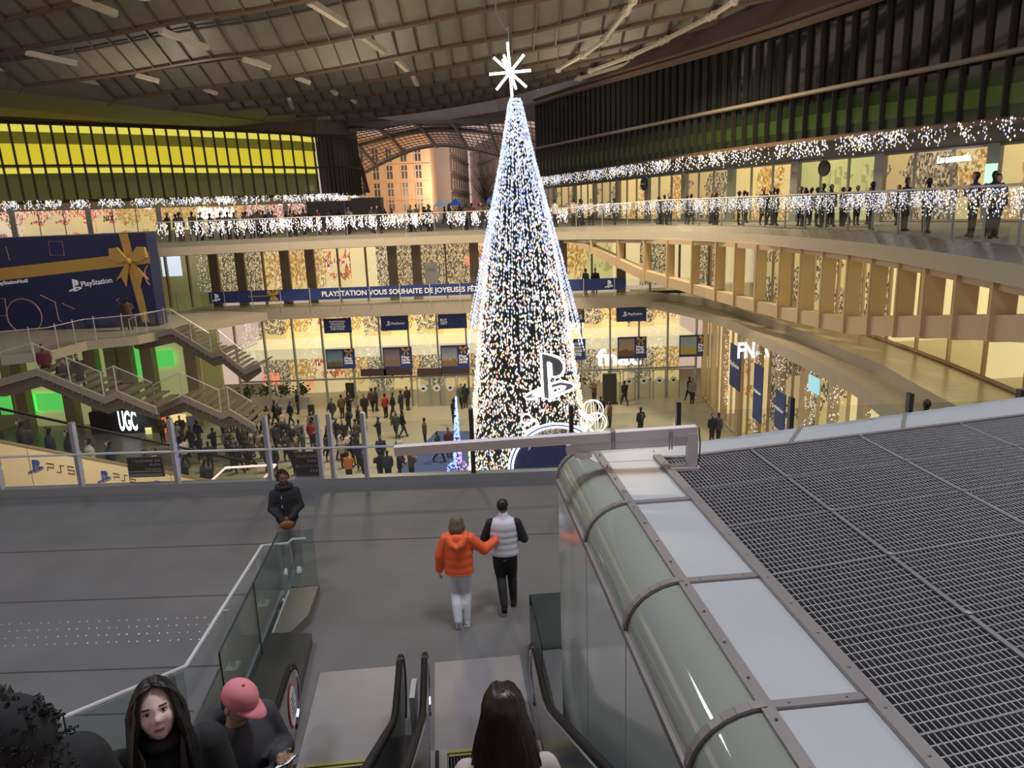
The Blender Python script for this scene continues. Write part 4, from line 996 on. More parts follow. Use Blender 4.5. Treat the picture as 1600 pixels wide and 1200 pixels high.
mb = MB(); mb.box((bc.x, 26.15, (BZ+bc.z-br)/2+.0), (1.4, .5, bc.z-br-BZ+.1)); obj('pedestal', mb, [M_navyb], bs_)
# ring baubles on the right of the tree
for i, (x, y, r) in enumerate([(926, 641, .42), (932, 660, .40), (917, 658, .26)]):
    mb = MB(); c = PY(x, y, 28.5); mb.tube(circ(c, r, 24), .018, 5, closed=True)
    for k in range(4): mb.tube([c+Vector((r*math.cos(t)*math.cos(k*.8), r*math.cos(t)*math.sin(k*.8), r*math.sin(t))) for t in [q*.26 for q in range(24)]], .004, 4, closed=True)
    T(obj('ring_bauble', mb, [NeonW if i == 2 else Neon]), ['large wire bauble with a lit rim above the other two on the tree flank', 'large wire bauble with a lit rim under the top one on the tree flank', 'small golden wire bauble tucked between two larger rings'][i], 'bauble', 'wire baubles on the tree flank')
    mb = MB(); mb.bar(c+Vector((-r, .02, 0)), Vector((tcx(c.z)+trad(c.z)*.8, TY-1.5, c.z)), .03); obj('arm', mb, [M_dark], bpy.data.objects[[o.name for o in COL.objects if o.name.startswith('ring_bauble')][-1]])
# small blue lit figure
fg = empty('light_figure', Vector((PY(716, 755, 27).x, 27, BZ)), 'slender blue lit star-topped figure with red lights, left of the tall tree', 'light figure')
fx = PY(717, 755, 27).x
mb = MB(); mb.lathe((fx, 27, BZ), [(.5, 0), (.48, .5), (.30, .8), (.05, 1.2)], 14); obj('base', mb, [M_white], fg)
ptsb = []; ptsr = []; ptsw = []
f0 = PY(717, 620, 27).z
for k in range(1100):
    t = R2.random(); z = -10.9+(f0+10.9)*t; r = (.34 if t < .25 else .42)*(1-t)**.8+.02
    if t > .5: r = .30*(1-t)+.015
    if .38 < t < .52: r += .14
    a = R2.random()*6.28; p = (fx+r*math.cos(a)-.05+.1*t, 27+r*math.sin(a), z)
    if .36 < t < .60 and math.cos(a) > 0 and R2.random() < .7: ptsr.append(p)
    elif t < .12: ptsw.append(p)
    else: ptsb.append(p)
bulbs('blue_lights', ptsb, None, .028, 1.4, [BlueL], (1,), parent=fg); bulbs('red_lights', ptsr, None, .026, 1.4, [Rd_], (1,), parent=fg); bulbs('warm_lights', ptsw, None, .03, 1.2, [NeonW], (1,), parent=fg)
mb = MB(); mb.tube([(fx, 27, BZ+1), (fx, 27, f0)], .04, 5); obj('pole', mb, [M_dark], fg)

# ---------------- banners
def quadpx(x0, y0, x1, y1, y): return PY(x0, y1, y), PY(x1, y1-(x1-x0)*.035, y), PY(x1, y0-(x1-x0)*.035, y), PY(x0, y0, y)
lb = empty('long_banner', Vector((-8, FY-1.98, LZ)), 'long navy banner with white holiday wishes across the gallery balustrade', 'banner')
yb = FY-2.0
a = PY(328, 475, yb); b = PY(978, 451, yb); h = PY(328, 457, yb).z-a.z; zb = (a.z+b.z)/2
mb = MB(); mb.box(((a.x+b.x)/2, yb, zb+h/2), (b.x-a.x, .05, h)); obj('sheet', mb, [M_navyb], lb)
ta = PY(504, 468, yb).x; tb = PY(745, 455, yb).x
text('PLAYSTATION VOUS SOUHAITE DE JOYEUSES FÊTES', (ta, yb-.03, zb+h*.28), (tb+.55, yb-.03, zb+h*.28), (0, 0, 1), M_letter, lb, bold=.02, hscale=h*.62)
for x in (338, 951): ps_logo((PY(x, 465, yb).x, yb-.04, zb+h*.5), (1, 0, 0), (0, 0, 1), .55, M_letter, lb)
def bow(c, s, m, parent, name='bow'):
    mb = MB(); c = Vector(c)
    for sd in (-1, 1):
        mb.prism([c+Vector((x*sd*s, 0, z*s)) for x, z in [(0, 0), (.28, .38), (.5, .36), (.52, .08), (.30, -.04)]], (0, -.12*s, 0))
        mb.prism([c+Vector((x*sd*s, .01, z*s)) for x, z in [(0, 0), (.10, -.06), (.46, -.55), (.30, -.45), (.20, -.72)]], (0, -.06*s, 0))
    mb.blob(c+Vector((0, -.08*s, 0)), (.09*s, .1*s, .1*s)); return obj(name, mb, [m], parent)
xx = PY(428, 465, yb).x; mb = MB(); mb.box((xx, yb-.035, zb+h/2), (.12, .02, h)); mb.box((xx-.9, yb-.035, zb+h*.5), (1.6, .02, .07)); obj('ribbon', mb, [M_giftgold], lb); bow((xx, yb-.05, zb+h*.6), .75, M_giftgold, lb)
for k in range(5):
    mb = MB(); c = Vector((PY(368+k*9, 466, yb).x, yb-.035, zb+h*.5)); n_ = (3, 4, 16, 4, 3)[k]
    mb.tube([c+Vector((.22*math.cos(6.283*q/n_), 0, .22*math.sin(6.283*q/n_))) for q in range(n_)], .015, 4, closed=True); obj('symbol', mb, [mat('dim_blue_line', (0.12, 0.16, 0.4), .5)], lb)
# gallery balustrade in front
gb = empty('gallery_balustrade', Vector((-8, FY-2.05, LZ)), 'glass balustrade with thin posts along the gallery holding the navy banner', 'balustrade')
for x in [275, 300, 330, 350, 393, 438, 484, 531, 578, 625, 672, 719, 912, 960]:
    p = PY(x, 460, FY-2.08); mb = MB(); mb.box((p.x, FY-2.08, LZ+.62), (.05, .04, 1.25)); obj('post', mb, [M_lsteel], gb)
mb = MB(); mb.box((-3.6, FY-2.0+.04, LZ+.55), (34, .015, 1.0)); obj('glass_pane', mb, [M_clear], gb)
def hang(x0, y0, x1, y1, kind, label, y=None):
    y = y or FY-.35
    q = quadpx(x0, y0, x1, y1, y); c = (q[0]+q[2])/2
    r = empty('hanging_banner', (c.x, y, q[0].z), label, 'banner', 'banners hung in the glass facade')
    W = q[1].x-q[0].x; H = q[3].z-q[0].z; X0 = q[0].x; Z0 = q[0].z
    mb = MB(); mb.box((X0+W/2, y, Z0+H/2), (W, .04, H)); obj('sheet', mb, [M_navyb], r)
    if kind == 'ps':
        ps_logo((X0+W*.27, y-.04, Z0+H*.5), (1, 0, 0), (0, 0, 1), H*.34, M_letter, r); text('PlayStation', (X0+W*.38, y-.03, Z0+H*.42), (X0+W*.86, y-.03, Z0+H*.42), (0, 0, 1), M_letter, r, bold=.02)
    elif kind == 'words':
        for k, s in enumerate(['PLAYSTATION', 'SOUHAITE', 'DE JOYEUSES', 'FETES']): 
            w2 = .56 if k % 2 == 0 else .48
            text(s, (X0+W*(.5-w2/2), y-.03, Z0+H*(.72-.17*k)), (X0+W*(.5+w2/2), y-.03, Z0+H*(.72-.17*k)), (0, 0, 1), M_letter, r, bold=.02, hscale=H*.17)
    elif kind == 'buy':
        for k, s in enumerate(['BUY', 'GET']): text(s, (X0+W*.08, y-.03, Z0+H*(.52-.22*k)), (X0+W*.33, y-.03, Z0+H*(.52-.22*k)), (0, 0, 1), M_letter, r, bold=.03, hscale=H*.25)
        mb = MB(); mb.tube([(X0+W*x, y-.03, Z0+H*z) for x, z in [(.45, .35), (.55, .6), (.62, .45), (.72, .7), (.85, .6), (.92, .75)]], .03, 4); mb.tube([(X0+W*x, y-.03, Z0+H*z) for x, z in [(.5, .2), (.6, .35), (.8, .3), (.9, .45)]], .02, 4); obj('drawing', mb, [MATS['dim_blue_line']], r)
    else:
        sky, land = kind
        mb = MB(); mb.box((X0+W*.31, y-.03, Z0+H*.52), (W*.54, .02, H*.80), mi=0)
        mb.box((X0+W*.31, y-.042, Z0+H*.22), (W*.54, .01, H*.20), mi=1)
        rr = random.Random(int(x0))
        for k in range(9): mb.box((X0+W*(.08+.055*k), y-.045, Z0+H*(.30+.0)), (W*.045, .01, H*rr.uniform(.1, .34)), mi=1)
        obj('picture', mb, [mat('picture_sky_%d' % int(x0), sky, .6, noise=.25, nscale=1.2), mat('picture_land_%d' % int(x0), land, .6, noise=.3)], r)
        for k, s in enumerate(['Play', 'Has No', 'Limits']): text(s, (X0+W*.64, y-.03, Z0+H*(.48-.12*k)), (X0+W*.92, y-.03, Z0+H*(.48-.12*k)), (0, 0, 1), M_letter, r, bold=.03, hscale=H*.16)
        bow((X0+W*.80, y-.03, Z0+H*.84), W*.28, M_giftgold, r)
    return r
hang(507, 498, 550, 521, 'words', 'navy banner of centred white wishes, leftmost of the small banner row')
hang(596, 494, 639, 517, 'ps', 'navy banner with a small logo, second in the row left of the tree')
hang(685, 491, 730, 514, 'buy', 'navy banner with short white words and a line drawing beside the tree')
hang(511, 546, 556, 577, ((.18, .30, .42), (.14, .11, .03)), 'picture banner of a spire under a blue sky, leftmost of the lower row')
hang(600, 543, 645, 577, ((.26, .20, .22), (.22, .15, .12)), 'picture banner of a pale palace in dusk haze, second of the lower row')
hang(690, 540, 734, 577, ((.30, .33, .40), (.24, .13, .05)), 'picture banner of a stone gate at dusk, nearest the tree in the lower row')
hang(877, 483, 913, 505, ((.16, .17, .20), (.10, .08, .07)), 'dim picture banner half hidden by the right flank of the tree')
hang(963, 479, 1010, 503, 'ps', 'bright blue banner with a small logo, right of the tree')
hang(890, 530, 915, 563, 'words', 'narrow navy banner beside the right flank of the tree')
hang(965, 527, 1010, 561, ((.42, .33, .24), (.20, .10, .06)), 'picture banner of a bridge at sunset, right of the tree')
hang(1061, 524, 1107, 558, ((.35, .45, .50), (.55, .38, .03)), 'picture banner of golden roofs and water by the facade corner')
for (x0, x1, y0, y1) in [(564, 604, 577, 588), (600, 645, 577, 587), (652, 691, 576, 587), (690, 734, 577, 585)]:
    q = quadpx(x0, y0, x1, y1, FY-.4); mb = MB(); mb.box(((q[0].x+q[1].x)/2, FY-.4, (q[0].z+q[3].z)/2), (q[1].x-q[0].x, .05, q[3].z-q[0].z)); T(obj('door_header', mb, [mat('header_brown', (.06, .035, .03), .5)]), 'dark brown header board over the plaza entrance doors', 'header board', 'dark header boards over the entrance')
# entrance doors with round stickers
for i, x in enumerate([662, 683, 704, 725, 960, 983, 1006, 1030, 1052]):
    p = PY(x, 615, FY-.45); d = empty('door_%d' % (i+1), (p.x, FY-.45, BZ)); S(d)
    mb = MB()
    for sx_ in (-.42, .42): mb.box((p.x+sx_, FY-.45, BZ+1.05), (.06, .06, 2.1))
    mb.box((p.x, FY-.45, BZ+2.1), (.9, .06, .08)); obj('door_frame', mb, [M_steel], d)
    mb = MB(); mb.box((p.x, FY-.45, BZ+1.05), (.8, .015, 2.05)); obj('door_glass', mb, [M_front], d)
    mb = MB(); mb.prism([Vector((p.x+.26*math.cos(t*.3927), FY-.47, BZ+1.35+.26*math.sin(t*.3927))) for t in range(16)], (0, -.01, 0)); q = obj('door_sticker', mb, [M_stw], d)
    mb = MB(); mb.blob((p.x, FY-.49, BZ+1.33), (.12, .01, .09)); obj('mark', mb, [M_dark], q)
# shop signs
def sign(s, px0, py0, px1, y, m, label, hs=None, name='shop_sign', plate=None, up=(0, 0, 1), h=None):
    a = PY(px0, py0, y); b = PY(px1, py0-(px1-px0)*.035, y); b.z = a.z
    r = empty(name, (a+b)/2, label, 'sign')
    if plate:
        H = (h or (b.x-a.x)*.4); mb = MB(); mb.box(((a.x+b.x)/2, y+.08, a.z+H*.35), ((b.x-a.x)*1.15, .08, H)); obj('backing', mb, [plate], r)
    text(s, a, b, up, m, r, bold=.03, hscale=hs); return r
sign('fnac', 932, 571, 1002, FY+1.2, SignL, 'glowing white shop sign with rounded letters behind the right banners', hs=1.7)
sign('FNAC', 1152, 559, 1210, 40, SignL, 'glowing bluish white sign deep in the right lower facade', hs=1.2)
sign('LEGO', 888, 515, 912, FY+1, SignL, 'small glowing sign beside the right flank of the tree', hs=.7)
sign('SEPHORA', 310, 341, 370, 86, Neon, 'white glowing shop name under the yellow wing', hs=1.5)
sign('UGC', 188, 672, 216, 46.5, SignL, 'glowing white cinema sign under the zigzag stairs', hs=1.8)
sign('NYX', 163, 345, 178, 84, M_dark, 'dark small shop name under the yellow wing', hs=.8)
t1 = onpoly(1472, 255, [(p[0], p[1]) for p in RSH]); t2 = onpoly(1524, 250, [(p[0], p[1]) for p in RSH])
r = empty('shop_sign', t1, 'glowing white shop name at the wooden fronted cafe on the upper right', 'sign'); text('Les nouveautés', t1+Vector((-.3, -.15, 0)), t2+Vector((-.3, -.15, 0)), (0, 0, 1), Neon, r, bold=.03, hscale=.45)
t1 = onpoly(1560, 283, [(p[0], p[1]) for p in RSH]); mb = MB(); mb.box(t1+Vector((-.5, -.2, .3)), (.5, .06, .9), rz=-1.1); q = obj('light_box', mb, [light_mat('green_box', (.35, .95, .55), 1.2)]); T(q, 'lit green and white poster box in front of the cafe on the upper right', 'light box')
for px, py in ((1301, 263), (1017, 287)):
    t1 = onpoly(px, py, [(p[0], p[1]) for p in RSH]); mb = MB(); c = t1+Vector((-.6, -.3, 0)); k = 1.0 if px > 1200 else 1.2
    mb.tube([c+Vector((-.02, 0, 0)), c+Vector((.06, .03, 0))], .42*k, 20); q = obj('round_sign', mb, [M_dark]); T(q, 'round black shop sign on the %s of the upper right shops' % ('near half' if px > 1200 else 'far half'), 'sign')
    if px < 1200: text('Nespresso', c+Vector((-.33, -.1, -.05)), c+Vector((.33, -.16, -.05)), (0, 0, 1), M_letter, q, nrm=.08)
sign('PEUT-ÊTRE...', 1283, 662, 1306, 22.5, M_stw, 'small sign low behind the glass of the right lower facade', hs=.12) if False else None
mb = MB(); a = PY(665, 445, FY+.2); b = PY(683, 410, FY+.2); mb.box(((a.x+b.x)/2, FY+.2, (a.z+b.z)/2), (b.x-a.x, .04, b.z-a.z)); q = obj('white_notice', mb, [M_stw]); T(q, 'tall white notice board in the upper shop windows left of the tree', 'notice')
text('-30%', (a.x+.15, FY+.15, b.z-.6), (b.x-.15, FY+.15, b.z-.6), (0, 0, 1), M_steel, q)
mb = MB(); a = PY(255, 432, FY+.6); b = PY(281, 400, FY+.6); mb.box(((a.x+b.x)/2, FY+.6, (a.z+b.z)/2), (b.x-a.x, .04, b.z-a.z)); T(obj('white_notice', mb, [light_mat('blue_white_box', (.7, .8, 1), .9)]), 'bluish lit notice in the window just right of the gift box', 'notice')
for i, (x0, y0, x1, y1, m, lab) in enumerate([(1176, 575, 1193, 652, M_navyb, 'tall navy poster leaning in the right lower facade, nearest its far corner'), (1210, 618, 1228, 665, M_navyb, 'navy poster low in the right lower facade, close above the roof edge'), (1140, 545, 1158, 600, M_navyb, 'small navy poster high in the right lower facade'), (1263, 593, 1281, 608, mat('pale_blue_sign', (.35, .75, .85), .5, emit=(.35, .75, .85), es=.6), 'pale blue square sign in the right lower facade')]):
    P0 = Vector((12.75, 0, 0)); N0 = Vector((1, 0, 0)); a = rayplane(x0, y1, P0, N0); b = rayplane(x1, y0, P0, N0); mb = MB(); mb.box((12.75, (a.y+b.y)/2, (a.z+b.z)/2), (.05, abs(b.y-a.y), abs(b.z-a.z))); q = obj('facade_poster', mb, [m]); T(q, lab, 'poster')
    if m is M_navyb: text('PlayStation', (12.71, max(a.y, b.y)-.15, (a.z+b.z)/2), (12.71, min(a.y, b.y)+.15, (a.z+b.z)/2), (0, 0, 1), M_letter, q, nrm=.01)
# red H shop logo and red displays
for (x0, x1, yy, m, s, lab) in [(412, 438, 601, Rd_, 'HM', 'glowing red letters in the plaza shop by the planters'), (725, 741, 414, Rd_, 'H&M', 'small glowing red letters in the upper windows beside the tree'), (480, 492, 606, Rd_, 'LA', 'red glowing display behind the lit pillar of the plaza shop')]:
    sign(s, x0, yy, x1, FY+2, m, lab, hs=.9 if yy < 500 else 1.2)

# ---------------- gift wrapped box on the left
GY = 43.0
q = [PY(-45, 548, GY), PY(250, 503, GY), PY(233, 364, GY), PY(-45, 372, GY)]
zt = q[2].z; zbm = LZ+.02; gx0 = q[0].x; gx1 = q[1].x-.1
gift = empty('gift_box', ((gx0+gx1)/2, GY+.6, zbm), 'huge navy gift wrapped box with gold ribbon and bow on the left platform', 'gift box')
mb = MB(); mb.box(((gx0+gx1)/2, GY+.6, (zbm+zt)/2), (gx1-gx0, 1.2, zt-zbm)); obj('wrapping', mb, [M_navy], gift)
def gp(px, py): p = PY(px, py, GY-.03); return Vector((p.x, GY-.03, p.z))
mb = MB(); A = gp(-40, 437); B = gp(240, 402)
mb.prism([Vector((gx0, GY-.03, A.z-.3)), Vector((gx1+.02, GY-.03, B.z-.33)), Vector((gx1+.02, GY-.03, B.z+.33)), Vector((gx0, GY-.03, A.z+.4))], (0, .02, 0))
x_ = gp(203, 430).x; mb.prism([Vector((x_-.28, GY-.04, zt+.02)), Vector((x_+.22, GY-.04, zt+.02)), Vector((x_+.72, GY-.04, zbm+.2)), Vector((x_+.32, GY-.04, zbm+.2))], (0, .02, 0)); obj('ribbon', mb, [M_giftgold], gift)
bow((gp(204, 407).x, GY-.08, gp(204, 407).z), 2.0, M_giftgold, gift)
ps_logo(gp(117, 446), (1, 0, .03), (0, 0, 1), .75, M_letter, gift)
text('PlayStation', gp(128, 448), gp(176, 441), (0, 0, 1), M_letter, gift, bold=.015)
text('PlayStationNoël', gp(-6, 446), gp(44, 441), (0, 0, 1), M_letter, gift, bold=.015)
for c, r, n_ in (((38, 494), 1.0, 28), ((248, 430), .8, 28), ((-4, 480), .7, 4), ((88, 388), .55, 4)):
    mb = MB(); cc = gp(*c); pts_ = [cc+Vector((r*math.cos(6.283*k/n_+.75), 0, r*math.sin(6.283*k/n_+.75))) for k in range(n_)]
    if c[0] == 248: pts_ = [p for p in pts_ if p.x < gx1-.05]
    mb.tube(pts_, .035 if r > .6 else .02, 5, closed=c[0] != 248); obj('symbol', mb, [M_rose], gift)
mb = MB()
mb.tube([gp(63, 461), gp(86, 472), gp(92, 500), gp(97, 503)], .035, 5); mb.tube([gp(97, 474), gp(117, 483)], .03, 5); mb.tube([gp(9, 385), gp(15, 407)], .02, 4)
obj('symbol', mb, [M_rose], gift)

# ---------------- left platforms and zigzag stairs
M_str_ = mat('stringer_taupe', (0.30, 0.255, 0.21), 0.5, noise=0.08); M_strd = mat('stair_side', (0.13, 0.11, 0.085), 0.55, noise=0.15)
plA = [(-34.2, 47, 0)]+[tuple(PZ(x, y, LZ)) for x, y in [(0, 555), (80, 547), (135, 532), (215, 524), (268, 513)]]+[(-15.5, 47.5, 0), (-21, 50, 0)]
mb = MB(); mb.prism([Vector((p[0], p[1], LZ-.5)) for p in plA], (0, 0, .48)); S(obj('floor_left_platform', mb, [M_fascia]))
def zig(px, y, depth, label, thick=.32, drop=.62):
    P = [PY(a, b, y) for a, b in px]
    r = empty('zigzag_stair', Vector((P[len(P)//2].x, y, P[-1].z-.2)), label, 'staircase')
    mb = MB(); mb.wall(P, [p+Vector((0, 0, -thick)) for p in P], Vector((0, .14, 0))); obj('stringer', mb, [M_str_], r)
    mb = MB()
    for i, (a, b) in enumerate(zip(P, P[1:])):
        mb.prism([a+Vector((0, .16, -thick)), b+Vector((0, .16, -thick)), b+Vector((0, .16, -thick-drop*(.45 if i == len(P)-2 else .8))), a+Vector((0, .16, -thick-drop*.8 if i else -thick-.2))], (0, .1, 0))
    obj('side_panel', mb, [M_strd], r)
    mb = MB()
    for a, b in zip(P, P[1:]):
        if b.z < a.z-.3:
            n_ = max(3, int((a.z-b.z)/.17))
            for k in range(n_):
                t = (k+.5)/n_; p = a.lerp(b, t); mb.box((p.x, y+.15+depth/2, p.z-.12), (abs(b.x-a.x)/n_+.03, depth, .06)); mb.box((p.x, y+.12, p.z-.42), (.05, .12, .1), mi=1)
        else: mb.prism([a+Vector((0, .15, -.1)), b+Vector((0, .15, -.1)), b+Vector((0, .15+depth, -.1)), a+Vector((0, .15+depth, -.1))], (0, 0, -.1))
    obj('tread', mb, [M_strd, M_str_], r)
    mb = MB(); mb.ribbon([p+Vector((0, .05, 0)) for p in P], [p+Vector((0, .05, 1.05)) for p in P]); obj('glass_pane', mb, [M_clear], r)
    mb = MB()
    for a, b in zip(P, P[1:]):
        n_ = max(1, int((b-a).length/1.2))
        for k in range(n_): p = a.lerp(b, k/n_); mb.box((p.x, y+.05, p.z+.55), (.04, .04, 1.1))
    mb.tube([p+Vector((0, .05, 1.08)) for p in P], .025, 5); obj('railing', mb, [M_lsteel], r)
    return r
zig([(205, 530), (215, 525), (268, 513), (330, 551), (344, 547), (381, 577), (405, 566)], 40.6, 2.2, 'upper zigzag stair dropping right from the gift box platform')
zig([(-30, 602), (0, 592), (56, 576), (162, 620), (182, 611), (243, 637)], 31.0, 2.2, 'middle zigzag stair dropping right over the escalator crowd')
zig([(243, 638), (285, 618), (345, 645), (358, 640), (398, 664)], 33.4, 2.2, 'lowest zigzag stair reaching down to the plaza crowd')
# railing of the left platform
plr = empty('platform_railing', PZ(135, 532, LZ), 'glass railing with thin posts around the gift box platform', 'railing')
ed = [PZ(x, y, LZ) for x, y in [(0, 555), (80, 547), (135, 532), (215, 524), (268, 513)]]
mb = MB(); mb.ribbon([p+Vector((0, 0, 0)) for p in ed], [p+Vector((0, 0, 1.1)) for p in ed]); obj('glass_pane', mb, [M_clear], plr)
for p in resample(ed, 1.3): mb = MB(); mb.box((p.x, p.y, LZ+.6), (.04, .04, 1.25)); obj('post', mb, [M_lsteel], plr)
mb = MB(); mb.tube([p+Vector((0, 0, 1.1)) for p in ed], .025, 5); obj('rail', mb, [M_lsteel], plr)
# lime wall with green screens and pillars
for i, (x0, y0, x1, y1) in enumerate([(173, 545, 194, 594), (203, 543, 226, 587), (235, 547, 270, 574), (3, 600, 12, 648), (30, 614, 55, 648), (57, 614, 95, 642)]):
    yy = 49.5; a = PY(x0, y1, yy); b = PY(x1, y0, yy); mb = MB(); mb.box(((a.x+b.x)/2, yy, (a.z+b.z)/2), (b.x-a.x, .1, b.z-a.z))
    T(obj('green_screen', mb, [M_screen]), ['narrow glowing green panel, leftmost under the gift platform', 'tall glowing green panel, middle of three under the gift platform', 'wide glowing green panel under the head of the upper stair', 'sliver of glowing green panel at the extreme left below the stairs', 'glowing green panel, first of the pair under the middle stair', 'wide glowing green panel, second of the pair under the middle stair'][i], 'screen', 'glowing green panels on the left')
mb = MB(); mb.box((-27.7, 49.9, -8.5), (13, .2, 7.6)); S(obj('wall_lime', mb, [mat('lime_wall_glow', (0.66, 0.66, 0.36), .6, emit=(.66, .66, .32), es=.30, noise=.15, nscale=.4)]))  # emission put into the wall colour stands in for light on it
for i, x in enumerate([143, 176, 198, 232, 300, 25, 100]):
    p = PY(x, 560, 48.6); mb = MB(); mb.box((p.x, 48.6, (BZ+LZ-.5)/2), (.75, .7, LZ-.5-BZ)); S(obj('trim_pillar', mb, [mat('pillar_taupe', (0.34, 0.30, 0.19), .6, noise=.1)]))
# black block painted in for the dark underpass, and posters
mb = MB(); a = PY(150, 700, 47.4); b = PY(245, 640, 47.4); mb.box(((a.x+b.x)/2, 47.4, (BZ+b.z)/2), (b.x-a.x, .4, b.z-BZ)); T(obj('underpass_dark', mb, [mat('underpass_black', (.03, .033, .035), .5, noise=.4)]), 'black block standing in for the dark underpass under the zigzag stairs', 'portal')
for i, (x0, y0, x1, y1, col) in enumerate([(256, 652, 264, 676, (.9, .15, .06)), (268, 647, 290, 660, (.95, .7, .3)), (296, 650, 306, 690, (.05, .05, .05)), (230, 668, 236, 690, (.9, .8, .3))]):
    a = PY(x0, y1, 46.9); b = PY(x1, y0, 46.9); mb = MB(); mb.box(((a.x+b.x)/2, 46.9, (a.z+b.z)/2), (b.x-a.x, .08, b.z-a.z)); T(obj('lit_poster', mb, [mat('poster_%d' % i, col, .5, emit=col, es=.8)]), ['red lit poster', 'yellow lit poster strip', 'black narrow poster', 'yellow narrow poster'][i]+' on the plaza wall near the cinema sign', 'poster')

# ---------------- cream flank of the escalator beyond the guard
def rayplane(px, py, p0, n): v = ray(px, py); return EYE+v*((p0-EYE).dot(n)/v.dot(n))
fl0 = PY(-30, 683, 19.6); fl1 = PY(405, 765, 25.0); fdir = (fl1-fl0); fh = Vector((fdir.x, fdir.y, 0)).normalized(); fn = Vector((fh.y, -fh.x, 0))
fb = empty('escalator_flank', Vector(((fl0.x+fl1.x)/2, (fl0.y+fl1.y)/2, -9)), 'cream escalator flank with repeated blue logos behind the landing guard', 'escalator')
mb = MB(); e0 = fl0-fdir*.12; e1 = fl1
mb.prism([e0, e1, e1+Vector((0, 0, -1.9)), e0+Vector((0, 0, -2.3))], -fn*.12); obj('side_panel', mb, [mat('cream_vinyl', (0.90, 0.70, 0.42), .5, noise=.06, nscale=.6)], fb)
mb = MB()
for t in (.13, .30, .46, .62, .76, .9): p = fl0.lerp(fl1, t)+fn*.01; mb.bar(p, p+Vector((0, 0, -1.9)), .015, .01, up=fn)
mb.bar(e0+fn*.02, e1+fn*.02, .05, .06); obj('seam', mb, [mat('seam_brown', (.35, .25, .14), .6)], fb)
mb = MB(); mb.add([e0, e1, e1+Vector((0, 0, .95)), e0+Vector((0, 0, .95))], [(0, 1, 2, 3)]); obj('glass_pane', mb, [glass('smoked_pane', (.80, .78, .74), .04)], fb)
mb = MB(); mb.tube([e0+Vector((0, 0, .97)), e1+Vector((0, 0, .97))], .04, 6); obj('handrail', mb, [M_rub], fb)
mb = MB(); q_ = -fn*1.1; mb.prism([e0+Vector((0, 0, -.35))+q_*.1, e1+Vector((0, 0, -.35))+q_*.1, e1+Vector((0, 0, -.35))+q_, e0+Vector((0, 0, -.35))+q_], (0, 0, -.2)); obj('step_band', mb, [M_stair], fb)
M_psb = mat('logo_blue', (0.03, 0.07, 0.40), .5); M_psk = mat('logo_black', (.05, .05, .06), .5)
for (lx, ly, s, t0, t1, by) in [(54, 728, 26, 74, 117, 735), (161, 744, 22, 178, 212, 749), (244, 759, 20, 258, 290, 765)]:
    c = rayplane(lx, ly, fl0+fn*.02, fn); sz = (rayplane(lx+s, ly, fl0, fn)-rayplane(lx, ly, fl0, fn)).length
    ps_logo(c, fh, (0, 0, 1), sz*.95, M_psb, fb, th=.01)
    a = rayplane(t0, by, fl0+fn*.02, fn); b = rayplane(t1, by+(t1-t0)*.14, fl0+fn*.02, fn)
    # angular letters P S 5 drawn as strokes
    L_ = (b-a); hh = L_.length*.30; up_ = Vector((0, 0, 1)); X_ = L_.normalized(); w3 = L_.length
    mb = MB()
    def stroke(ptsu): mb.tube([a+X_*(x*w3)+up_*(z*hh) for x, z in ptsu], .018*w3, 4)
    stroke([(.02, 0), (.02, .5), (.26, .5), (.26, 1), (0, 1)]); stroke([(.34, 0), (.5, 0), (.5, 1), (.64, 1)]); stroke([(.74, 0), (1.0, 0), (1.0, .5), (.76, .5), (.76, 1), (1.0, 1)])
    obj('lettering', mb, [M_psk], fb)
mb = MB(); a = PY(324, 757, 17.2); b = PY(408, 752, 17.2); mb.tube([a, b, b+Vector((0, 1.2, 0)), a+Vector((0, 1.2, 0))], .03, 5, closed=True); mb.bar((a+b)/2, (a+b)/2+Vector((0, 0, -1.2)), .06); T(obj('neon_stand', mb, [light_mat('pink_tube', (1, .55, .5), 1.1)]), 'pink lit outline of a stand just below the landing edge', 'stand')

# ---------------- plaza furniture
for i, (x, y) in enumerate([(384, 640), (412, 641), (441, 641), (469, 640), (908, 636)]):
    p = PZ(x, y, BZ); p.y = FY+1.0
    r = empty('potted_shrub', (p.x, p.y, BZ), 'rounded green shrub in a pale planter behind the plaza window', 'plant', 'shrubs behind the plaza windows')
    mb = MB(); mb.box((p.x, p.y, BZ+.35), (1.1, .5, .7)); obj('planter', mb, [M_white], r)
    mb = MB(); mb.tube([(p.x, p.y, BZ+.7), (p.x+.05, p.y, BZ+1.2)], .03, 5); obj('stem', mb, [M_brown], r)
    mb = MB(); rq = random.Random(i)
    for k in range(60): mb.octa((p.x+rq.gauss(0, .28), p.y+rq.gauss(0, .15), BZ+1.25+rq.gauss(0, .22)), .12, .08)
    obj('foliage', mb, [mat('shrub_green', (.05, .09, .03), .8, noise=.4)], r)
for x0, y0, x1, y1, lab in [(543, 598, 556, 622, 'black freestanding screen on the plaza near the planters'), (942, 583, 963, 631, 'tall black screen beside the right entrance doors'), (484, 632, 491, 652, 'small black bin column on the plaza left of the crowd')]:
    p = PZ((x0+x1)/2, y1, BZ); a = PY(x0, y1, p.y); b = PY(x1, y0, p.y); mb = MB(); mb.box((p.x, p.y, (BZ+b.z)/2), (b.x-a.x, .3, b.z-BZ)); mb.box((p.x, p.y, BZ+.04), ((b.x-a.x)*1.2, .5, .08)); T(obj('screen_column', mb, [M_dark]), lab, 'screen')

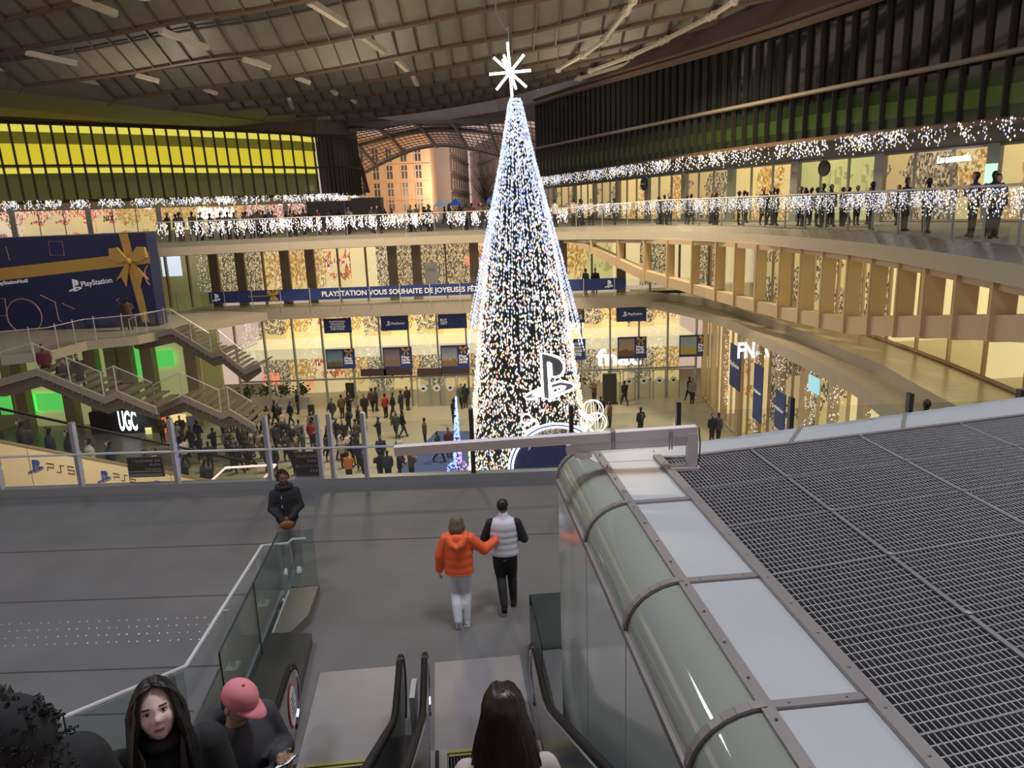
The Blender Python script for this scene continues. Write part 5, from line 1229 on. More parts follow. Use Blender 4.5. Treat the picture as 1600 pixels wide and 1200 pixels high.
# ---------------- beyond the hall: elevator block, facades, stalls, bare tree
a = PY(484, 345, 84); b = PY(595, 313, 84)
mb = MB(); mb.box(((a.x+b.x)/2-1, 86, b.z/2+.1), (b.x-a.x-1.5, 4, b.z)); mb.box((b.x-1.5, 84.2, b.z*.56), (3.2, 2, b.z*1.12)); mb.box(((a.x+b.x)/2, 83.9, b.z*.5), (.12, .1, b.z), mi=1)
T(obj('lift_block', mb, [mat('block_grey', (.13, .13, .125), .4, noise=.2), M_steel]), 'grey lift block on the street beside the end of the yellow wing', 'building')
def building(name, p0, p1, h, m, label, rows, cols, ww, wh, m_win, back=(0, 12, 0), roofc=None):
    r = empty(name, (p0+p1)/2, label, 'building'); mb = MB(); X = (p1-p0)
    B_ = Vector(back); mb.prism([p0, p1, p1+Vector((0, 0, h)), p0+Vector((0, 0, h))], B_); obj('wall', mb, [m], r)
    Xn = X.normalized(); n = Vector((Xn.y, -Xn.x, 0)); L = X.length
    mb = MB()
    for z in rows: mb.bar(p0+Vector((0, 0, z-wh*.75))+n*.1, p1+Vector((0, 0, z-wh*.75))+n*.1, .3, .22)
    obj('cornice', mb, [m], r)
    for z in rows:
        for c in cols:
            q = p0+Xn*(c*L)+Vector((0, 0, z)); mb = MB(); mb.box(q+n*.04, (ww, .08, wh), rz=math.atan2(Xn.y, Xn.x)); w0 = obj('window', mb, [m_win], r)
            mb = MB(); mb.box(q+n*.1, (ww*.12, .05, wh), rz=math.atan2(Xn.y, Xn.x)); mb.box(q+n*.1+Vector((0, 0, wh*.1)), (ww, .05, wh*.06), rz=math.atan2(Xn.y, Xn.x))
            for sd in (-1, 1): mb.box(q+n*.1+Xn*(sd*ww*.55), (ww*.14, .06, wh*1.04), rz=math.atan2(Xn.y, Xn.x))
            obj('window_frame', mb, [mat('frame_cream', (.62, .52, .40), .6)], w0)
    return r
M_sandf = mat('sand_facade', (.62, .42, .24), .8, noise=.08, nscale=.3); M_pale = mat('pale_facade', (.50, .40, .34), .8, noise=.1, nscale=.3); M_win = mat('window_dark', (.06, .055, .06), .3)
Y0 = 135.0; g = lambda x, y=335: Vector((PY(x, y, Y0).x, Y0, 0))
zrow = [PY(630, y, Y0).z for y in (242, 269, 296, 319)]
f0_ = g(545); f1_ = g(677); cols = [(PY(x, 300, Y0).x-f0_.x)/(f1_.x-f0_.x) for x in (567, 590, 611, 634, 656)]
building('stone_building', f0_, f1_, 14.3, M_sandf, 'warm sand coloured stone building with tall windows seen under the vault', zrow, cols, 1.05, 2.2, M_win)
r0 = g(679)+Vector((2, 16, 0)); r1 = Vector((PY(735, 330, 190).x, 190, 0))
building('stone_building', r0, r1, 17.5, M_pale, 'pale stone building receding beside the warm sand one', [3, 6.5, 10, 13.5], [.1, .22, .34, .46, .58, .7, .82, .94], 1.3, 2.0, M_win, back=(-14, 8, 0))
r2 = Vector((PY(738, 330, 200).x, 200, 0)); r3 = Vector((PY(800, 330, 215).x, 150, 0))
building('stone_building', r2, r3, 16.5, mat('rose_facade', (.46, .37, .33), .8, noise=.1, nscale=.3), 'rosy stone building with many windows directly left of the tree top', [3, 6.5, 10, 13.5, 16.5], [.1, .25, .4, .55, .7, .85], 1.5, 2.0, M_win, back=(14, 10, 0))
area('street_lamp_light', (PY(600, 300, 118).x, 116, 4), 2.0, 1300, (1.0, .62, .34), target=(PY(620, 280, 135).x, 135, 9), spread=140)
area('street_lamp_light', (PY(720, 300, 130).x, 128, 5), 3.0, 2600, (1.0, .75, .60), target=(PY(740, 280, 190).x, 185, 9), spread=140)
mb = MB(); c = PY(757, 310, 110); rq = random.Random(4)
mb.tube([(c.x, 110, 0), (c.x+.1, 110, 2.4)], [.22, .14], 6)
for k in range(26):
    a = rq.random()*6.28; p = Vector((c.x+.1, 110, 2.2+rq.random()*1.5)); pp = [p]; d = Vector((math.cos(a)*.7, math.sin(a)*.7, 1))
    for j in range(4): p = p+d*.75+Vector((rq.uniform(-.3, .3), rq.uniform(-.3, .3), .1)); pp.append(p)
    mb.tube(pp, [.07, .05, .04, .025, .012], 4)
T(obj('bare_tree', mb, [mat('bark', (.09, .075, .06), .9)]), 'bare winter tree on the street close to the tall tree tip', 'tree')
for i, (x, y, col, w_) in enumerate([(689, 327, (.45, .62, .72), 1.9), (712, 329, (.05, .16, .60), 2.0), (745, 326, (.5, .2, .18), 1.8), (765, 325, (.2, .3, .7), 1.4)]):
    p = PY(x, y, 100); r = empty('market_stall', (p.x, 100, 0), ['pale blue market stall, first of the street stalls', 'bright blue canopy stall in the middle of the street', 'reddish market stall beyond the bright blue canopy', 'small blue market stall nearest the tall tree'][i], 'stall', 'street stalls')
    mb = MB(); h = 2.5; mb.add([(p.x-w_/2, 99, h-.6), (p.x+w_/2, 99, h-.6), (p.x+w_/2, 101, h-.6), (p.x-w_/2, 101, h-.6), (p.x, 100, h+.3)], [(0, 1, 4), (1, 2, 4), (2, 3, 4), (3, 0, 4), (3, 2, 1, 0)]); obj('awning', mb, [mat('awning_%d' % i, col, .6, emit=col, es=.25)], r)
    for sx_ in (-1, 1):
        for sy_ in (99.05, 100.95): mb = MB(); mb.tube([(p.x+sx_*(w_/2-.05), sy_, 0), (p.x+sx_*(w_/2-.05), sy_, h-.6)], .04, 5); obj('pole', mb, [M_steel], r)
# ================================================================ PEOPLE
DG = bpy.context.evaluated_depsgraph_get
def limb(mb, pts, rad, n=10, mi=0):
    mb.tube(pts, rad, n, mi)
    for p, r in zip(pts, rad): mb.blob(p, r*1.0, mi, n, 8)
def rings(mb, lv, n=18, mi=0):
    """closed stack of elliptical rings: (x, y, z, rx, ry)"""
    vs = []
    for (x, y, z, rx, ry) in lv:
        for k in range(n): a = 2*math.pi*k/n; vs.append((x+rx*math.cos(a), y+ry*math.sin(a), z))
    m = len(lv); fs = [(i*n+k, i*n+(k+1) % n, (i+1)*n+(k+1) % n, (i+1)*n+k) for i in range(m-1) for k in range(n)]
    fs += [tuple(range(n-1, -1, -1)), tuple((m-1)*n+k for k in range(n))]
    mb.add(vs, fs, mi)
def remesh(mb, vox, smooth=3, fac=0.6):
    me = mb.data('tmp'); o = bpy.data.objects.new('tmp', me); COL.objects.link(o)
    m = o.modifiers.new('r', 'REMESH'); m.mode = 'VOXEL'; m.voxel_size = vox
    if smooth: s = o.modifiers.new('s', 'SMOOTH'); s.iterations = smooth; s.factor = fac
    ev = o.evaluated_get(DG()); em = ev.to_mesh(); out = MB()
    out.v = [tuple(v.co) for v in em.vertices]; out.f = [list(p.vertices) for p in em.polygons]; out.m = [0]*len(out.f)
    ev.to_mesh_clear(); bpy.data.objects.remove(o); bpy.data.meshes.remove(me); return out
def join(a, b, mi=None):
    k = len(a.v); a.v += b.v; a.f += [[i+k for i in f] for f in b.f]; a.m += (b.m if mi is None else [mi]*len(b.f)); return a
def xf(mb, M):
    mb.v = [tuple(M @ Vector(p)) for p in mb.v]; return mb
def hand(wrist, fdir, palm, side, curl=0.5, s=1.0):
    """wrist point, finger direction, palm normal (towards the palm's open side), side +1 right -1 left"""
    mb = MB(); f = Vector(fdir).normalized(); p = Vector(palm); p = (p-f*p.dot(f)).normalized(); t = f.cross(p)*side; w_ = Vector(wrist)
    rings_ = MB(); limb(mb, [w_, w_+f*.03*s], [.024*s, .026*s], 8)
    for q in range(4):
        o = (q-1.5)*.019*s; b = w_+f*(.035*s)-t*o*.6; k = w_+f*.088*s-t*o
        limb(mb, [b, k], [.016*s, .0125*s], 8)
        L = (.072, .082, .076, .058)[q]*s; d = f.copy(); pt = k; seg = [pt]; 
        for j in range(3):
            ang = curl*(.45+.35*j); d = (d*math.cos(ang)+p*math.sin(ang)).normalized() if j else (f*math.cos(curl*.5)+p*math.sin(curl*.5)).normalized()
            pt = pt+d*L*(.42, .33, .25)[j]; seg.append(pt)
        limb(mb, seg, [.0105*s, .0095*s, .0085*s, .0075*s], 8)
    tb = w_+f*.03*s+t*.018*s; limb(mb, [tb, tb+(f*.6+t*.8).normalized()*.035*s+p*.008*s, tb+(f*.9+t*.55).normalized()*.062*s+p*(.012+.02*curl)*s], [.014*s, .0115*s, .009*s], 8)
    return remesh(mb, .0042*s, 2, .5)
SKIN = lambda n, c: mat(n, c, .5, noise=.06, nscale=12)
M_skA = SKIN('skin_fair', (.60, .40, .32)); M_skB = SKIN('skin_tan', (.42, .25, .17)); M_skC = SKIN('skin_brown', (.16, .085, .055))
M_hairk = mat('hair_black', (.012, .009, .009), .38, noise=.4, nscale=30); M_hairb = mat('hair_brown', (.025, .012, .010), .32, noise=.4, nscale=30); M_hairl = mat('hair_ash_brown', (.16, .11, .075), .45, noise=.4, nscale=30)
M_blk = mat('black_cloth', (.014, .014, .017), .8, noise=.3, nscale=8); M_blk2 = mat('charcoal_hoodie', (.045, .045, .055), .85, noise=.25, nscale=8)
M_lip = mat('lip', (.50, .21, .19), .45); M_brow = mat('brow', (.10, .06, .05), .7); M_eyew = mat('eye_white', (.60, .57, .55), .25); M_iris = mat('iris', (.02, .012, .01), .15)
def head(c=(0, 0, 0), skin=None, eyes=True, nu=56, nv=44, beard=False):
    """a head facing +Y, centre c, about 0.23 m tall; returns mesh builder with slots 0 skin 1 lips 2 brows 3 hairline"""
    mb = MB(); vs = []; C_ = Vector(c)
    g = lambda x, z, x0, z0, sx, sz: math.exp(-((x-x0)/sx)**2-((z-z0)/sz)**2)
    for j in range(nv+1):
        th = math.pi*j/nv
        for i in range(nu):
            a = 2*math.pi*i/nu; x = math.sin(th)*math.cos(a); y = math.sin(th)*math.sin(a); z = math.cos(th)
            X = x*.079; Y = y*.094; Z_ = z*.116
            if z < 0: t = -z; X *= 1-.34*t**1.6; Y *= 1-(.10 if y > 0 else .38)*t**1.3
            if y > 0:
                Y *= 1-.06*(1-abs(z)); fx, fz = X, Z_
                Y += .0235*g(fx, fz, 0, -.022, .011, .014) + .013*g(fx, fz, 0, .004, .008, .026)      # nose
                Y += .006*(g(fx, fz, .014, -.026, .007, .007)+g(fx, fz, -.014, -.026, .007, .007))
                Y -= .013*(g(fx, fz, .031, .008, .018, .012)+g(fx, fz, -.031, .008, .018, .012))       # sockets
                Y += .005*(g(fx, fz, .03, .026, .022, .007)+g(fx, fz, -.03, .026, .022, .007))         # brow ridge
                Y += .009*g(fx, fz, 0, -.056, .020, .0065)+.008*g(fx, fz, 0, -.066, .017, .006)-.004*g(fx, fz, 0, -.0605, .022, .0028)
                Y += .010*g(fx, fz, 0, -.096, .022, .016)                                            # chin
                Y += .006*(g(fx, fz, .045, -.028, .02, .02)+g(fx, fz, -.045, -.028, .02, .02))         # cheeks
            vs.append((X, Y, Z_))
    fs = [(j*nu+i, (j+1)*nu+i, (j+1)*nu+(i+1) % nu, j*nu+(i+1) % nu) for j in range(nv) for i in range(nu)]
    mb.add(vs, fs, 0)
    for k, f in enumerate(mb.f):
        x = sum(mb.v[i][0] for i in f)/4; y = sum(mb.v[i][1] for i in f)/4; z = sum(mb.v[i][2] for i in f)/4
        if y > .04:
            if abs(x) < .021-.8*abs(z+.061) and -.071 < z < -.052: mb.m[k] = 1
            if .016 < abs(x) < .047 and abs(z-(.031-.28*max(0, abs(x)-.034))) < .0034: mb.m[k] = 2
        if beard and z < -.035 and y > -.02 and not (abs(x) < .03 and z > -.045): mb.m[k] = 2
    for s in (-1, 1):       # ears
        e = MB(); e.blob((s*.077, -.008, -.004), (.010, .019, .031), 0, 10, 8); e.blob((s*.083, -.002, .0), (.006, .010, .018), 0, 8, 6); join(mb, e)
    mb.v = [(p[0]+C_.x, p[1]+C_.y, p[2]+C_.z) for p in mb.v]
    return mb
def eye_parts(c, M, root):
    for s in (-1, 1):
        mb = MB(); p = Vector((c[0]+s*.031, c[1]+.0695, c[2]+.008)); mb.blob(p, (.0130, .0105, .0078), 0, 14, 10); mb.blob(p+Vector((0, .0075, .0003)), (.0060, .0042, .0060), 1, 12, 8)
        mb.tube([p+Vector((x*.0145, .0098-abs(x)*.006, .0072-abs(x)**2*.006)) for x in (-1, -.6, 0, .6, 1)], .0018, 5, 2)
        xf(mb, M); obj('eye', mb, [M_eyew, M_iris, M_hairk], root, smooth=True)
def strands(mb, c, n, length, gap, seed, rad=.011, part=0.0, spread=1.0, flare=.03):
    """long hair: tubes from the parting over the skull, then down; gap = half opening angle of the face"""
    rnd = random.Random(seed); c = Vector(c)
    for k in range(n):
        a = -math.pi/2 + (rnd.random()*2-1)*(math.pi-gap)      # azimuth around the head, face at +90 deg
        ca, sa = math.cos(a), math.sin(a); rx, ry, rz_ = .088, .106, .128
        y0 = rnd.uniform(-.05, .06) if gap else 0; pts = []
        for j in range(6):
            t = math.pi/2*(j/5); 
            pts.append(c+Vector((rx*math.sin(t)*ca+part*(1-j/5), ry*math.sin(t)*sa+y0*(1-t/(math.pi/2))*.6, rz_*math.cos(t))))
        L = length*rnd.uniform(.82, 1.05); q = pts[-1]
        for j in range(1, 7):
            t = j/6; out_ = flare*math.sin(t*2.2)
            pts.append(q+Vector((ca*out_+rnd.gauss(0, .003), sa*out_*.6-(.01*t), -L*t)))
        r = rad*rnd.uniform(.8, 1.2); mb.tube(pts, [r*.5]+[r]*(len(pts)-4)+[r*.8, r*.6, r*.25], 5)
def torso(mb, z0=.88, z1=1.46, w=.19, d=.125, puff=0.0, nb=5, waist=.9, cx=0, lean=0.0, mi=0):
    lv = []; N = 26
    for k in range(N+1):
        t = k/N; z = z0+(z1-z0)*t; s = 1.0 if t > .55 else waist+(1-waist)*abs(t-.3)/.3 if t > .0 else 1
        if t > .8: s *= math.cos((t-.8)/.2*1.15)*.85+.15
        p = 1+puff*abs(math.sin(math.pi*nb*t))-puff*.5; lv.append((cx, lean*t, z, w*s*p, d*s*p))
    rings(mb, lv, 20, mi)
def legs(mb, L, R, r=(.088, .062, .045), hipz=.90, mi=0, hx=.085):
    rings(mb, [(0, 0, hipz-.10, .11, .085), (0, 0, hipz-.02, .155, .105), (0, 0, hipz+.06, .155, .105), (0, 0, hipz+.12, .14, .10)], 18, mi)
    for s, (knee, ankle) in ((-1, L), (1, R)):
        limb(mb, [Vector((s*hx, 0, hipz-.03)), Vector((s*hx*1.05, (0+knee[1])/2, (hipz+knee[2])/2)), Vector(knee), (Vector(knee)+Vector(ankle))/2+Vector((0, -.012, .03)), Vector(ankle)], [r[0], (r[0]+r[1])/2*1.04, r[1], (r[1]+r[2])/2*1.05, r[2]], 12, mi)
def shoe(ankle, pitch=0.0, m=None, root=None, name='shoe'):
    mb = MB(); M = Matrix.Translation(Vector(ankle)) @ Matrix.Rotation(pitch, 4, 'X')
    limb(mb, [(0, -.03, -.045), (0, .06, -.05), (0, .15, -.062)], [.042, .042, .032], 10); limb(mb, [(0, -.01, 0), (0, -.01, -.04)], [.045, .045], 10)
    o = remesh(mb, .012, 2); xf(o, M); o2 = MB(); o2.prism([M @ Vector((x, y, -.088)) for x, y in [(-.04, -.07), (.04, -.07), (.048, .05), (.04, .17), (0, .19), (-.04, .17), (-.048, .05)]], (M.to_3x3() @ Vector((0, 0, .018)))); join(o, o2)
    return obj(name, o, [m], root, smooth=True)
def person(loc, rz, label, group=None, scale=1.0):
    r = empty('person', (0, 0, 0)); T(r, label, 'person', group); r['_l'] = 1; del r['_l']
    r_final = (Vector(loc), rz, scale); PENDING.append((r, r_final)); return r
PENDING = []
def finish():
    for r, (l, rz, s) in PENDING: r.location = l; r.rotation_euler = (0, 0, rz); r.scale = (s, s, s)
    PENDING.clear()
def basic_body(root, skin, head_c=(0, .02, 1.63), headM=None, hands=(), eyes=False, arms=None, beard=False, LR=None, eyeroot=True):
    """continuous body under the clothes, with head and hands"""
    mb = MB(); torso(mb, .86, 1.44, .165, .10, waist=.88)
    hc = Vector(head_c); limb(mb, [Vector((0, -.01, 1.40)), Vector((0, .0, 1.50)), hc+Vector((0, -.025, -.07))], [.065, .052, .054], 12)
    L, R = LR or ((( -.09, .02, .48), (-.09, -.02, .10)), ((.09, .02, .48), (.09, -.02, .10)))
    legs(mb, L, R, (.075, .052, .036))
    for a in (arms or []): limb(mb, [Vector(p) for p in a], [.05, .042, .028], 10)
    b = remesh(mb, .018, 3)
    for h in hands: join(b, hand(*h), 0)
    hd = head(hc, beard=beard)
    M = headM or Matrix.Identity(4); Mc = Matrix.Translation(hc) @ M @ Matrix.Translation(-hc)
    xf(hd, Mc); join(b, hd)
    o = obj('body', b, [skin, M_lip, M_brow], root, smooth=True)
    if eyes: eye_parts(hc, Mc, root)
    return Mc, hc
def cloth(name, mb, m, root, vox=.016, sm=3, fac=.5):
    return obj(name, remesh(mb, vox, sm, fac), [m] if not isinstance(m, list) else m, root, smooth=True)
def scalp(hc, Mc, m, root, back=.02, name='hair', ln=0.0):
    mb = MB(); mb.blob(hc+Vector((0, -.012-back*.3, .022)), (.083, .098, .105), 0, 18, 12)
    cut = MB(); cut.v = mb.v; o = MB(); keep = []
    for f in mb.f:
        c = Vector((0, 0, 0))
        for i in f: c += Vector(mb.v[i])/len(f)
        d = c-hc
        if not (d.y > .035 and d.z < .055) and d.z > -.055-ln: keep.append(f)
    o.v = mb.v; o.f = keep; o.m = [0]*len(keep); xf(o, Mc); return obj(name, o, [m], root, smooth=True)

# ---- the couple on the landing
man_p = PZ(792, 950, LZ); wom_p = PZ(722, 972, LZ)
M_orange = mat('orange_puffer', (.86, .13, .035), .5, noise=.08, nscale=6, bump=.15); M_wht = mat('white_fleece', (.66, .66, .74), .85, noise=.08, nscale=10, bump=.2); M_whtp = mat('white_trousers', (.62, .63, .68), .8, noise=.06)
r = person(man_p, math.radians(-3), 'man in a white padded vest, black sleeves and black trousers walking across the landing')
armsM = [[(-.19, 0, 1.40), (-.30, .02, 1.16), (-.20, .20, 1.10)], [(.19, 0, 1.40), (.30, -.01, 1.15), (.20, .18, 1.08)]]
LR = (((-.07, .03, .50), (-.02, -.26, .20)), ((.09, .12, .50), (.10, .10, .10)))
Mc, hc = basic_body(r, M_skB, (0, .02, 1.66), Matrix.Rotation(math.radians(-22), 4, 'Z'), [((-.19, .22, 1.10), (.5, 1, -.1), (0, 0, -1), -1, .7), ((.19, .2, 1.08), (-.5, 1, -.1), (0, 0, -1), 1, .7)], arms=armsM, LR=LR, beard=True)
scalp(hc, Mc, M_hairk, r)
mb = MB(); torso(mb, .90, 1.50, .215, .145, .055, 6, .96); limb(mb, [Vector((0, -.01, 1.46)), Vector((0, 0, 1.53))], [.085, .075], 12); cloth('vest', mb, M_wht, r, .013)
for a in armsM:
    mb = MB(); limb(mb, [Vector(p) for p in a], [.078, .066, .048], 12); cloth('sleeve', mb, M_blk, r, .014)
mb = MB(); legs(mb, *LR, r=(.105, .078, .056)); cloth('trousers', mb, M_blk, r)
mb = MB(); mb.box((.145, .09, .46), (.004, .05, .035)); obj('patch', mb, [M_stw], r)
shoe((-.02, -.27, .16), .9, M_blk, r); shoe((.10, .09, .09), 0, M_blk, r)
r = person(wom_p, math.radians(-2), 'woman in an orange hooded puffer jacket and white trousers holding the arm of the man', scale=.98)
armsW = [[(-.17, 0, 1.36), (-.27, .0, 1.10), (-.30, .06, .86)], [(.17, 0, 1.36), (.38, .06, 1.16), (.54, .28, 1.20)]]
LR = (((-.07, .02, .48), (-.03, -.20, .14)), ((.08, .06, .48), (.08, -.06, .10)))
Mc, hc = basic_body(r, M_skA, (0, .02, 1.59), Matrix.Rotation(math.radians(-35), 4, 'Z'), [((-.30, .07, .84), (-.05, .15, -1), (1, 0, 0), -1, .35), ((.55, .30, 1.20), (.7, .7, .0), (0, 0, -1), 1, .6)], arms=armsW, LR=LR)
mb = MB(); strands(mb, hc, 150, .10, .9, 3, .011, flare=.02); xf(mb, Mc); obj('hair', mb, [M_hairl], r, smooth=True)
mb = MB(); torso(mb, .82, 1.47, .215, .15, .05, 5, 1.0)
for a in armsW: limb(mb, [Vector(p) for p in a], [.095, .085, .062], 12)
for a in armsW:
    for k in range(7):
        t = k/6; A, B, C = [Vector(p) for p in a]; p = A.lerp(B, t*2) if t < .5 else B.lerp(C, t*2-1); mb.blob(p, .098-.03*t, 0, 12, 8)
jk = cloth('jacket', mb, M_orange, r, .013)
mb = MB(); mb.tube([Vector((-.12, -.01, 1.46)), Vector((-.13, -.12, 1.43)), Vector((-.07, -.17, 1.34)), Vector((0, -.185, 1.30)), Vector((.07, -.17, 1.34)), Vector((.13, -.12, 1.43)), Vector((.12, -.01, 1.46))], [.045, .055, .055, .05, .055, .055, .045], 10); mb.blob((0, -.12, 1.40), (.12, .06, .09)); o = cloth('hood', mb, M_orange, r, .012)
mb = MB(); mb.tube([Vector((.205*math.cos(t*.524), .14*math.sin(t*.524), .84)) for t in range(12)], .018, 6, closed=True); obj('waistband', mb, [M_orange], r)
mb = MB(); legs(mb, *LR, r=(.11, .085, .062), hipz=.86); cloth('trousers', mb, M_whtp, r)
shoe((-.03, -.20, .12), .7, M_whtp, r); shoe((.08, -.07, .09), .05, M_whtp, r)

# ---- person in the black coat behind the glass balustrade
p = PZ(458, 890, LZ)
r = person(p, math.radians(195), 'person in a black padded coat holding a brown bag behind the glass balustrade end', scale=1.03)
armsB = [[(-.17, 0, 1.38), (-.23, .06, 1.14), (-.06, .24, 1.02)], [(.17, 0, 1.38), (.23, .06, 1.14), (.06, .24, 1.0)]]
Mc, hc = basic_body(r, M_skC, (0, .03, 1.64), Matrix.Rotation(math.radians(15), 4, 'Z'), [((-.06, .25, 1.01), (1, .1, -.1), (0, -1, -.2), -1, .8), ((.06, .25, .99), (-1, .1, -.1), (0, -1, -.2), 1, .8)], arms=armsB, eyes=True)
mb = MB(); rq = random.Random(9)
for k in range(260):
    a = rq.random()*6.28; t = rq.random()*1.9; d = Vector((math.sin(t)*math.cos(a)*.09, math.sin(t)*math.sin(a)*.10-.01, math.cos(t)*.115))
    if d.y > .045 and d.z < .06: continue
    c = hc+d+Vector((0, -.01, .02)); mb.tube([c+Vector((.014*math.cos(q*1.5), .014*math.sin(q*1.5), .007*q-.02)) for q in range(6)], .006, 4)
xf(mb, Mc); obj('hair', mb, [mat('hair_curly', (.05, .02, .018), .6)], r)
mb = MB(); torso(mb, .80, 1.48, .185, .135, .04, 5, .98); 
for a in armsB: limb(mb, [Vector(p) for p in a], [.075, .066, .052], 12)
mb.tube([Vector((.11*math.cos(t*.524), .10*math.sin(t*.524), 1.49)) for t in range(12)], .04, 8, closed=True); cloth('coat', mb, M_blk, r)
mb = MB(); 
for z in (1.35, 1.2): mb.box((.05, .155, z), (.012, .01, .05))
obj('zip_pull', mb, [M_lsteel], r)
mb = MB(); legs(mb, ((-.1, .02, .48), (-.1, 0, .10)), ((.1, .02, .48), (.1, .0, .10)), r=(.11, .09, .075)); cloth('trousers', mb, mat('grey_jeans', (.30, .29, .27), .8, noise=.15), r)
shoe((-.1, 0, .09), 0, M_whtp, r); shoe((.1, 0, .09), 0, M_whtp, r)
mb = MB(); mb.blob((0, .30, .96), (.13, .055, .08)); b = T(obj('shoulder_bag', xf(remesh(mb, .012, 2), Matrix.Translation(p) @ Matrix.Rotation(math.radians(195), 4, 'Z')), [mat('brown_leather', (.22, .075, .025), .45, noise=.15)], smooth=True), 'rounded brown leather bag held by the person in the black coat', 'bag')

# ---- young woman looking up at the viewer
def stepz(x, y): v = Vector((x, y, 0)).dot(AX); return zs(v-.1)
gl = Vector((-1.53, 2.72, 0)); gz = -0.62-1.60     # feet rest on a moving step
r = person((gl.x, gl.y, gz), math.radians(208), 'young woman with long black hair in a black coat looking up from the escalator')
armsG = [[(-.17, 0, 1.36), (-.22, .04, 1.10), (-.20, .14, .90)], [(.17, 0, 1.36), (.22, .04, 1.10), (.20, .14, .90)]]
HM = Matrix.Rotation(math.radians(4), 4, 'Y') @ Matrix.Rotation(math.radians(22), 4, 'X')
Mc, hc = basic_body(r, mat('skin_porcelain', (.86, .64, .57), .5, noise=.03, nscale=12), (0, .03, 1.60), HM, [((-.2, .15, .88), (0, .3, -1), (1, 0, 0), -1, .3), ((.2, .15, .88), (0, .3, -1), (-1, 0, 0), 1, .3)], eyes=True, arms=armsG)
mb = MB(); strands(mb, hc, 330, .36, .95, 5, .010, flare=.035)
rnd = random.Random(8)
for s in (-1, 1):                              # front locks framing the face
    for k in range(46):
        q = rnd.random(); pts = [hc+Vector((s*.006, .050-.05*q, .122)), hc+Vector((s*.048, .060-.06*q, .104)), hc+Vector((s*.080, .045-.05*q, .060)), hc+Vector((s*(.094+.01*q), .030-.04*q, .0)), hc+Vector((s*(.094+.02*q), .030-.04*q, -.07)), hc+Vector((s*(.074+.03*q), .070-.05*q, -.16)), hc+Vector((s*(.06+.05*q), .085-.05*q, -.28)), hc+Vector((s*(.055+.06*q), .10-.06*q, -.40*(.8+.25*rnd.random())))]
        mb.tube([p+Vector((rnd.gauss(0, .003), rnd.gauss(0, .003), 0)) for p in pts], [.006]+[.009]*6+[.003], 5)
Mh = Matrix.Translation(hc) @ Matrix.Rotation(math.radians(12), 4, 'X') @ Matrix.Translation(-hc); xf(mb, Mh); obj('hair', mb, [M_hairk], r, smooth=True)
mb = MB(); mb.blob(hc+Vector((0, -.015, .012)), (.081, .092, .112), 0, 18, 12); cap_ = MB(); cap_.v = mb.v
for f in mb.f:
    c = sum((Vector(mb.v[i]) for i in f), Vector())/len(f)-hc
    if not (c.y > .02 and c.z < .085): cap_.f.append(f); cap_.m.append(0)
xf(cap_, Mc); obj('hair', cap_, [M_hairk], r, smooth=True)
mb = MB(); torso(mb, .55, 1.47, .20, .14, .0, 5, .95)
for a in armsG: limb(mb, [Vector(p) for p in a], [.088, .075, .055], 12)
mb.tube([Vector((.085*math.cos(t*.524), .01+.085*math.sin(t*.524), 1.475)) for t in range(12)], .032, 8, closed=True); cloth('coat', mb, M_blk, r)
mb = MB(); mb.box((-.12, .146, 1.20), (.035, .006, .014)); obj('white_tag', mb, [M_stw], r)
mb = MB(); legs(mb, ((-.09, .02, .48), (-.09, 0, .10)), ((.09, .02, .48), (.09, 0, .10))); cloth('trousers', mb, M_blk, r); shoe((-.09, 0, .09), 0, M_blk, r); shoe((.09, 0, .09), 0, M_blk, r)

# ---- man with the pink cap looking at his phone
cl = Vector((-1.47, 3.32, 0)); cz = -1.04-1.6*.93; CS = .93
r = person((cl.x, cl.y, cz), math.radians(-114), 'man in a pink cap and charcoal hoodie looking down at a phone on the escalator', scale=CS)
armsC = [[(-.19, 0, 1.38), (-.23, .08, 1.16), (-.03, .23, 1.29)], [(.19, 0, 1.38), (.24, .10, 1.15), (.07, .24, 1.25)]]
HM = Matrix.Rotation(math.radians(-24), 4, 'X')
Mc, hc = basic_body(r, M_skB, (0, .04, 1.60), HM, [((-.03, .24, 1.30), (.35, 1, .25), (.4, 0, 1), -1, .55), ((.07, .25, 1.26), (-.35, 1, .3), (-.5, 0, 1), 1, .55)], eyes=True, arms=armsC, beard=False)
mb = MB(); lv = []
capm = MB(); n = 24
for j in range(9):
    t = math.pi/2*j/8; zz_ = .045+.088*math.sin(t); q = math.cos(t)**.75; lv.append((0, -.006, zz_, max(.003, .089*q), max(.003, .106*q)))
rings(capm, [(a, b, c_-.012 if k == 0 else c_, d, e) for k, (a, b, c_, d, e) in enumerate(lv)], n)
capm.blob((0, -.006, .136), .009)
brim = []
for k in range(13):
    a = math.radians(22+136*k/12); brim.append((.084*math.cos(a), .098*math.sin(a)))
top = [Vector((x, y, .040)) for x, y in brim]; outb = [Vector((x*1.02, y+.075*math.sin(math.radians(22+136*k/12))**1.5, .034-.010*abs(x)/.08)) for k, (x, y) in enumerate(brim)]
capm.wall(top, outb, Vector((0, 0, .004)))
capm.v = [(p[0]+hc.x, p[1]+hc.y, p[2]+hc.z) for p in capm.v]; xf(capm, Mc); obj('cap', capm, [mat('pink_cap', (.72, .24, .27), .75, noise=.08, nscale=20)], r, smooth=True)
mb = MB(); mb.blob(hc+Vector((0, -.02, -.005)), (.079, .083, .075), 0, 16, 10); xf(mb, Mc); k2 = MB(); k2.v = mb.v
for f in mb.f:
    c = Mc.inverted() @ (sum((Vector(mb.v[i]) for i in f), Vector())/len(f))-hc
    if c.y < .0: k2.f.append(f); k2.m.append(0)
obj('hair', k2, [M_hairk], r, smooth=True)
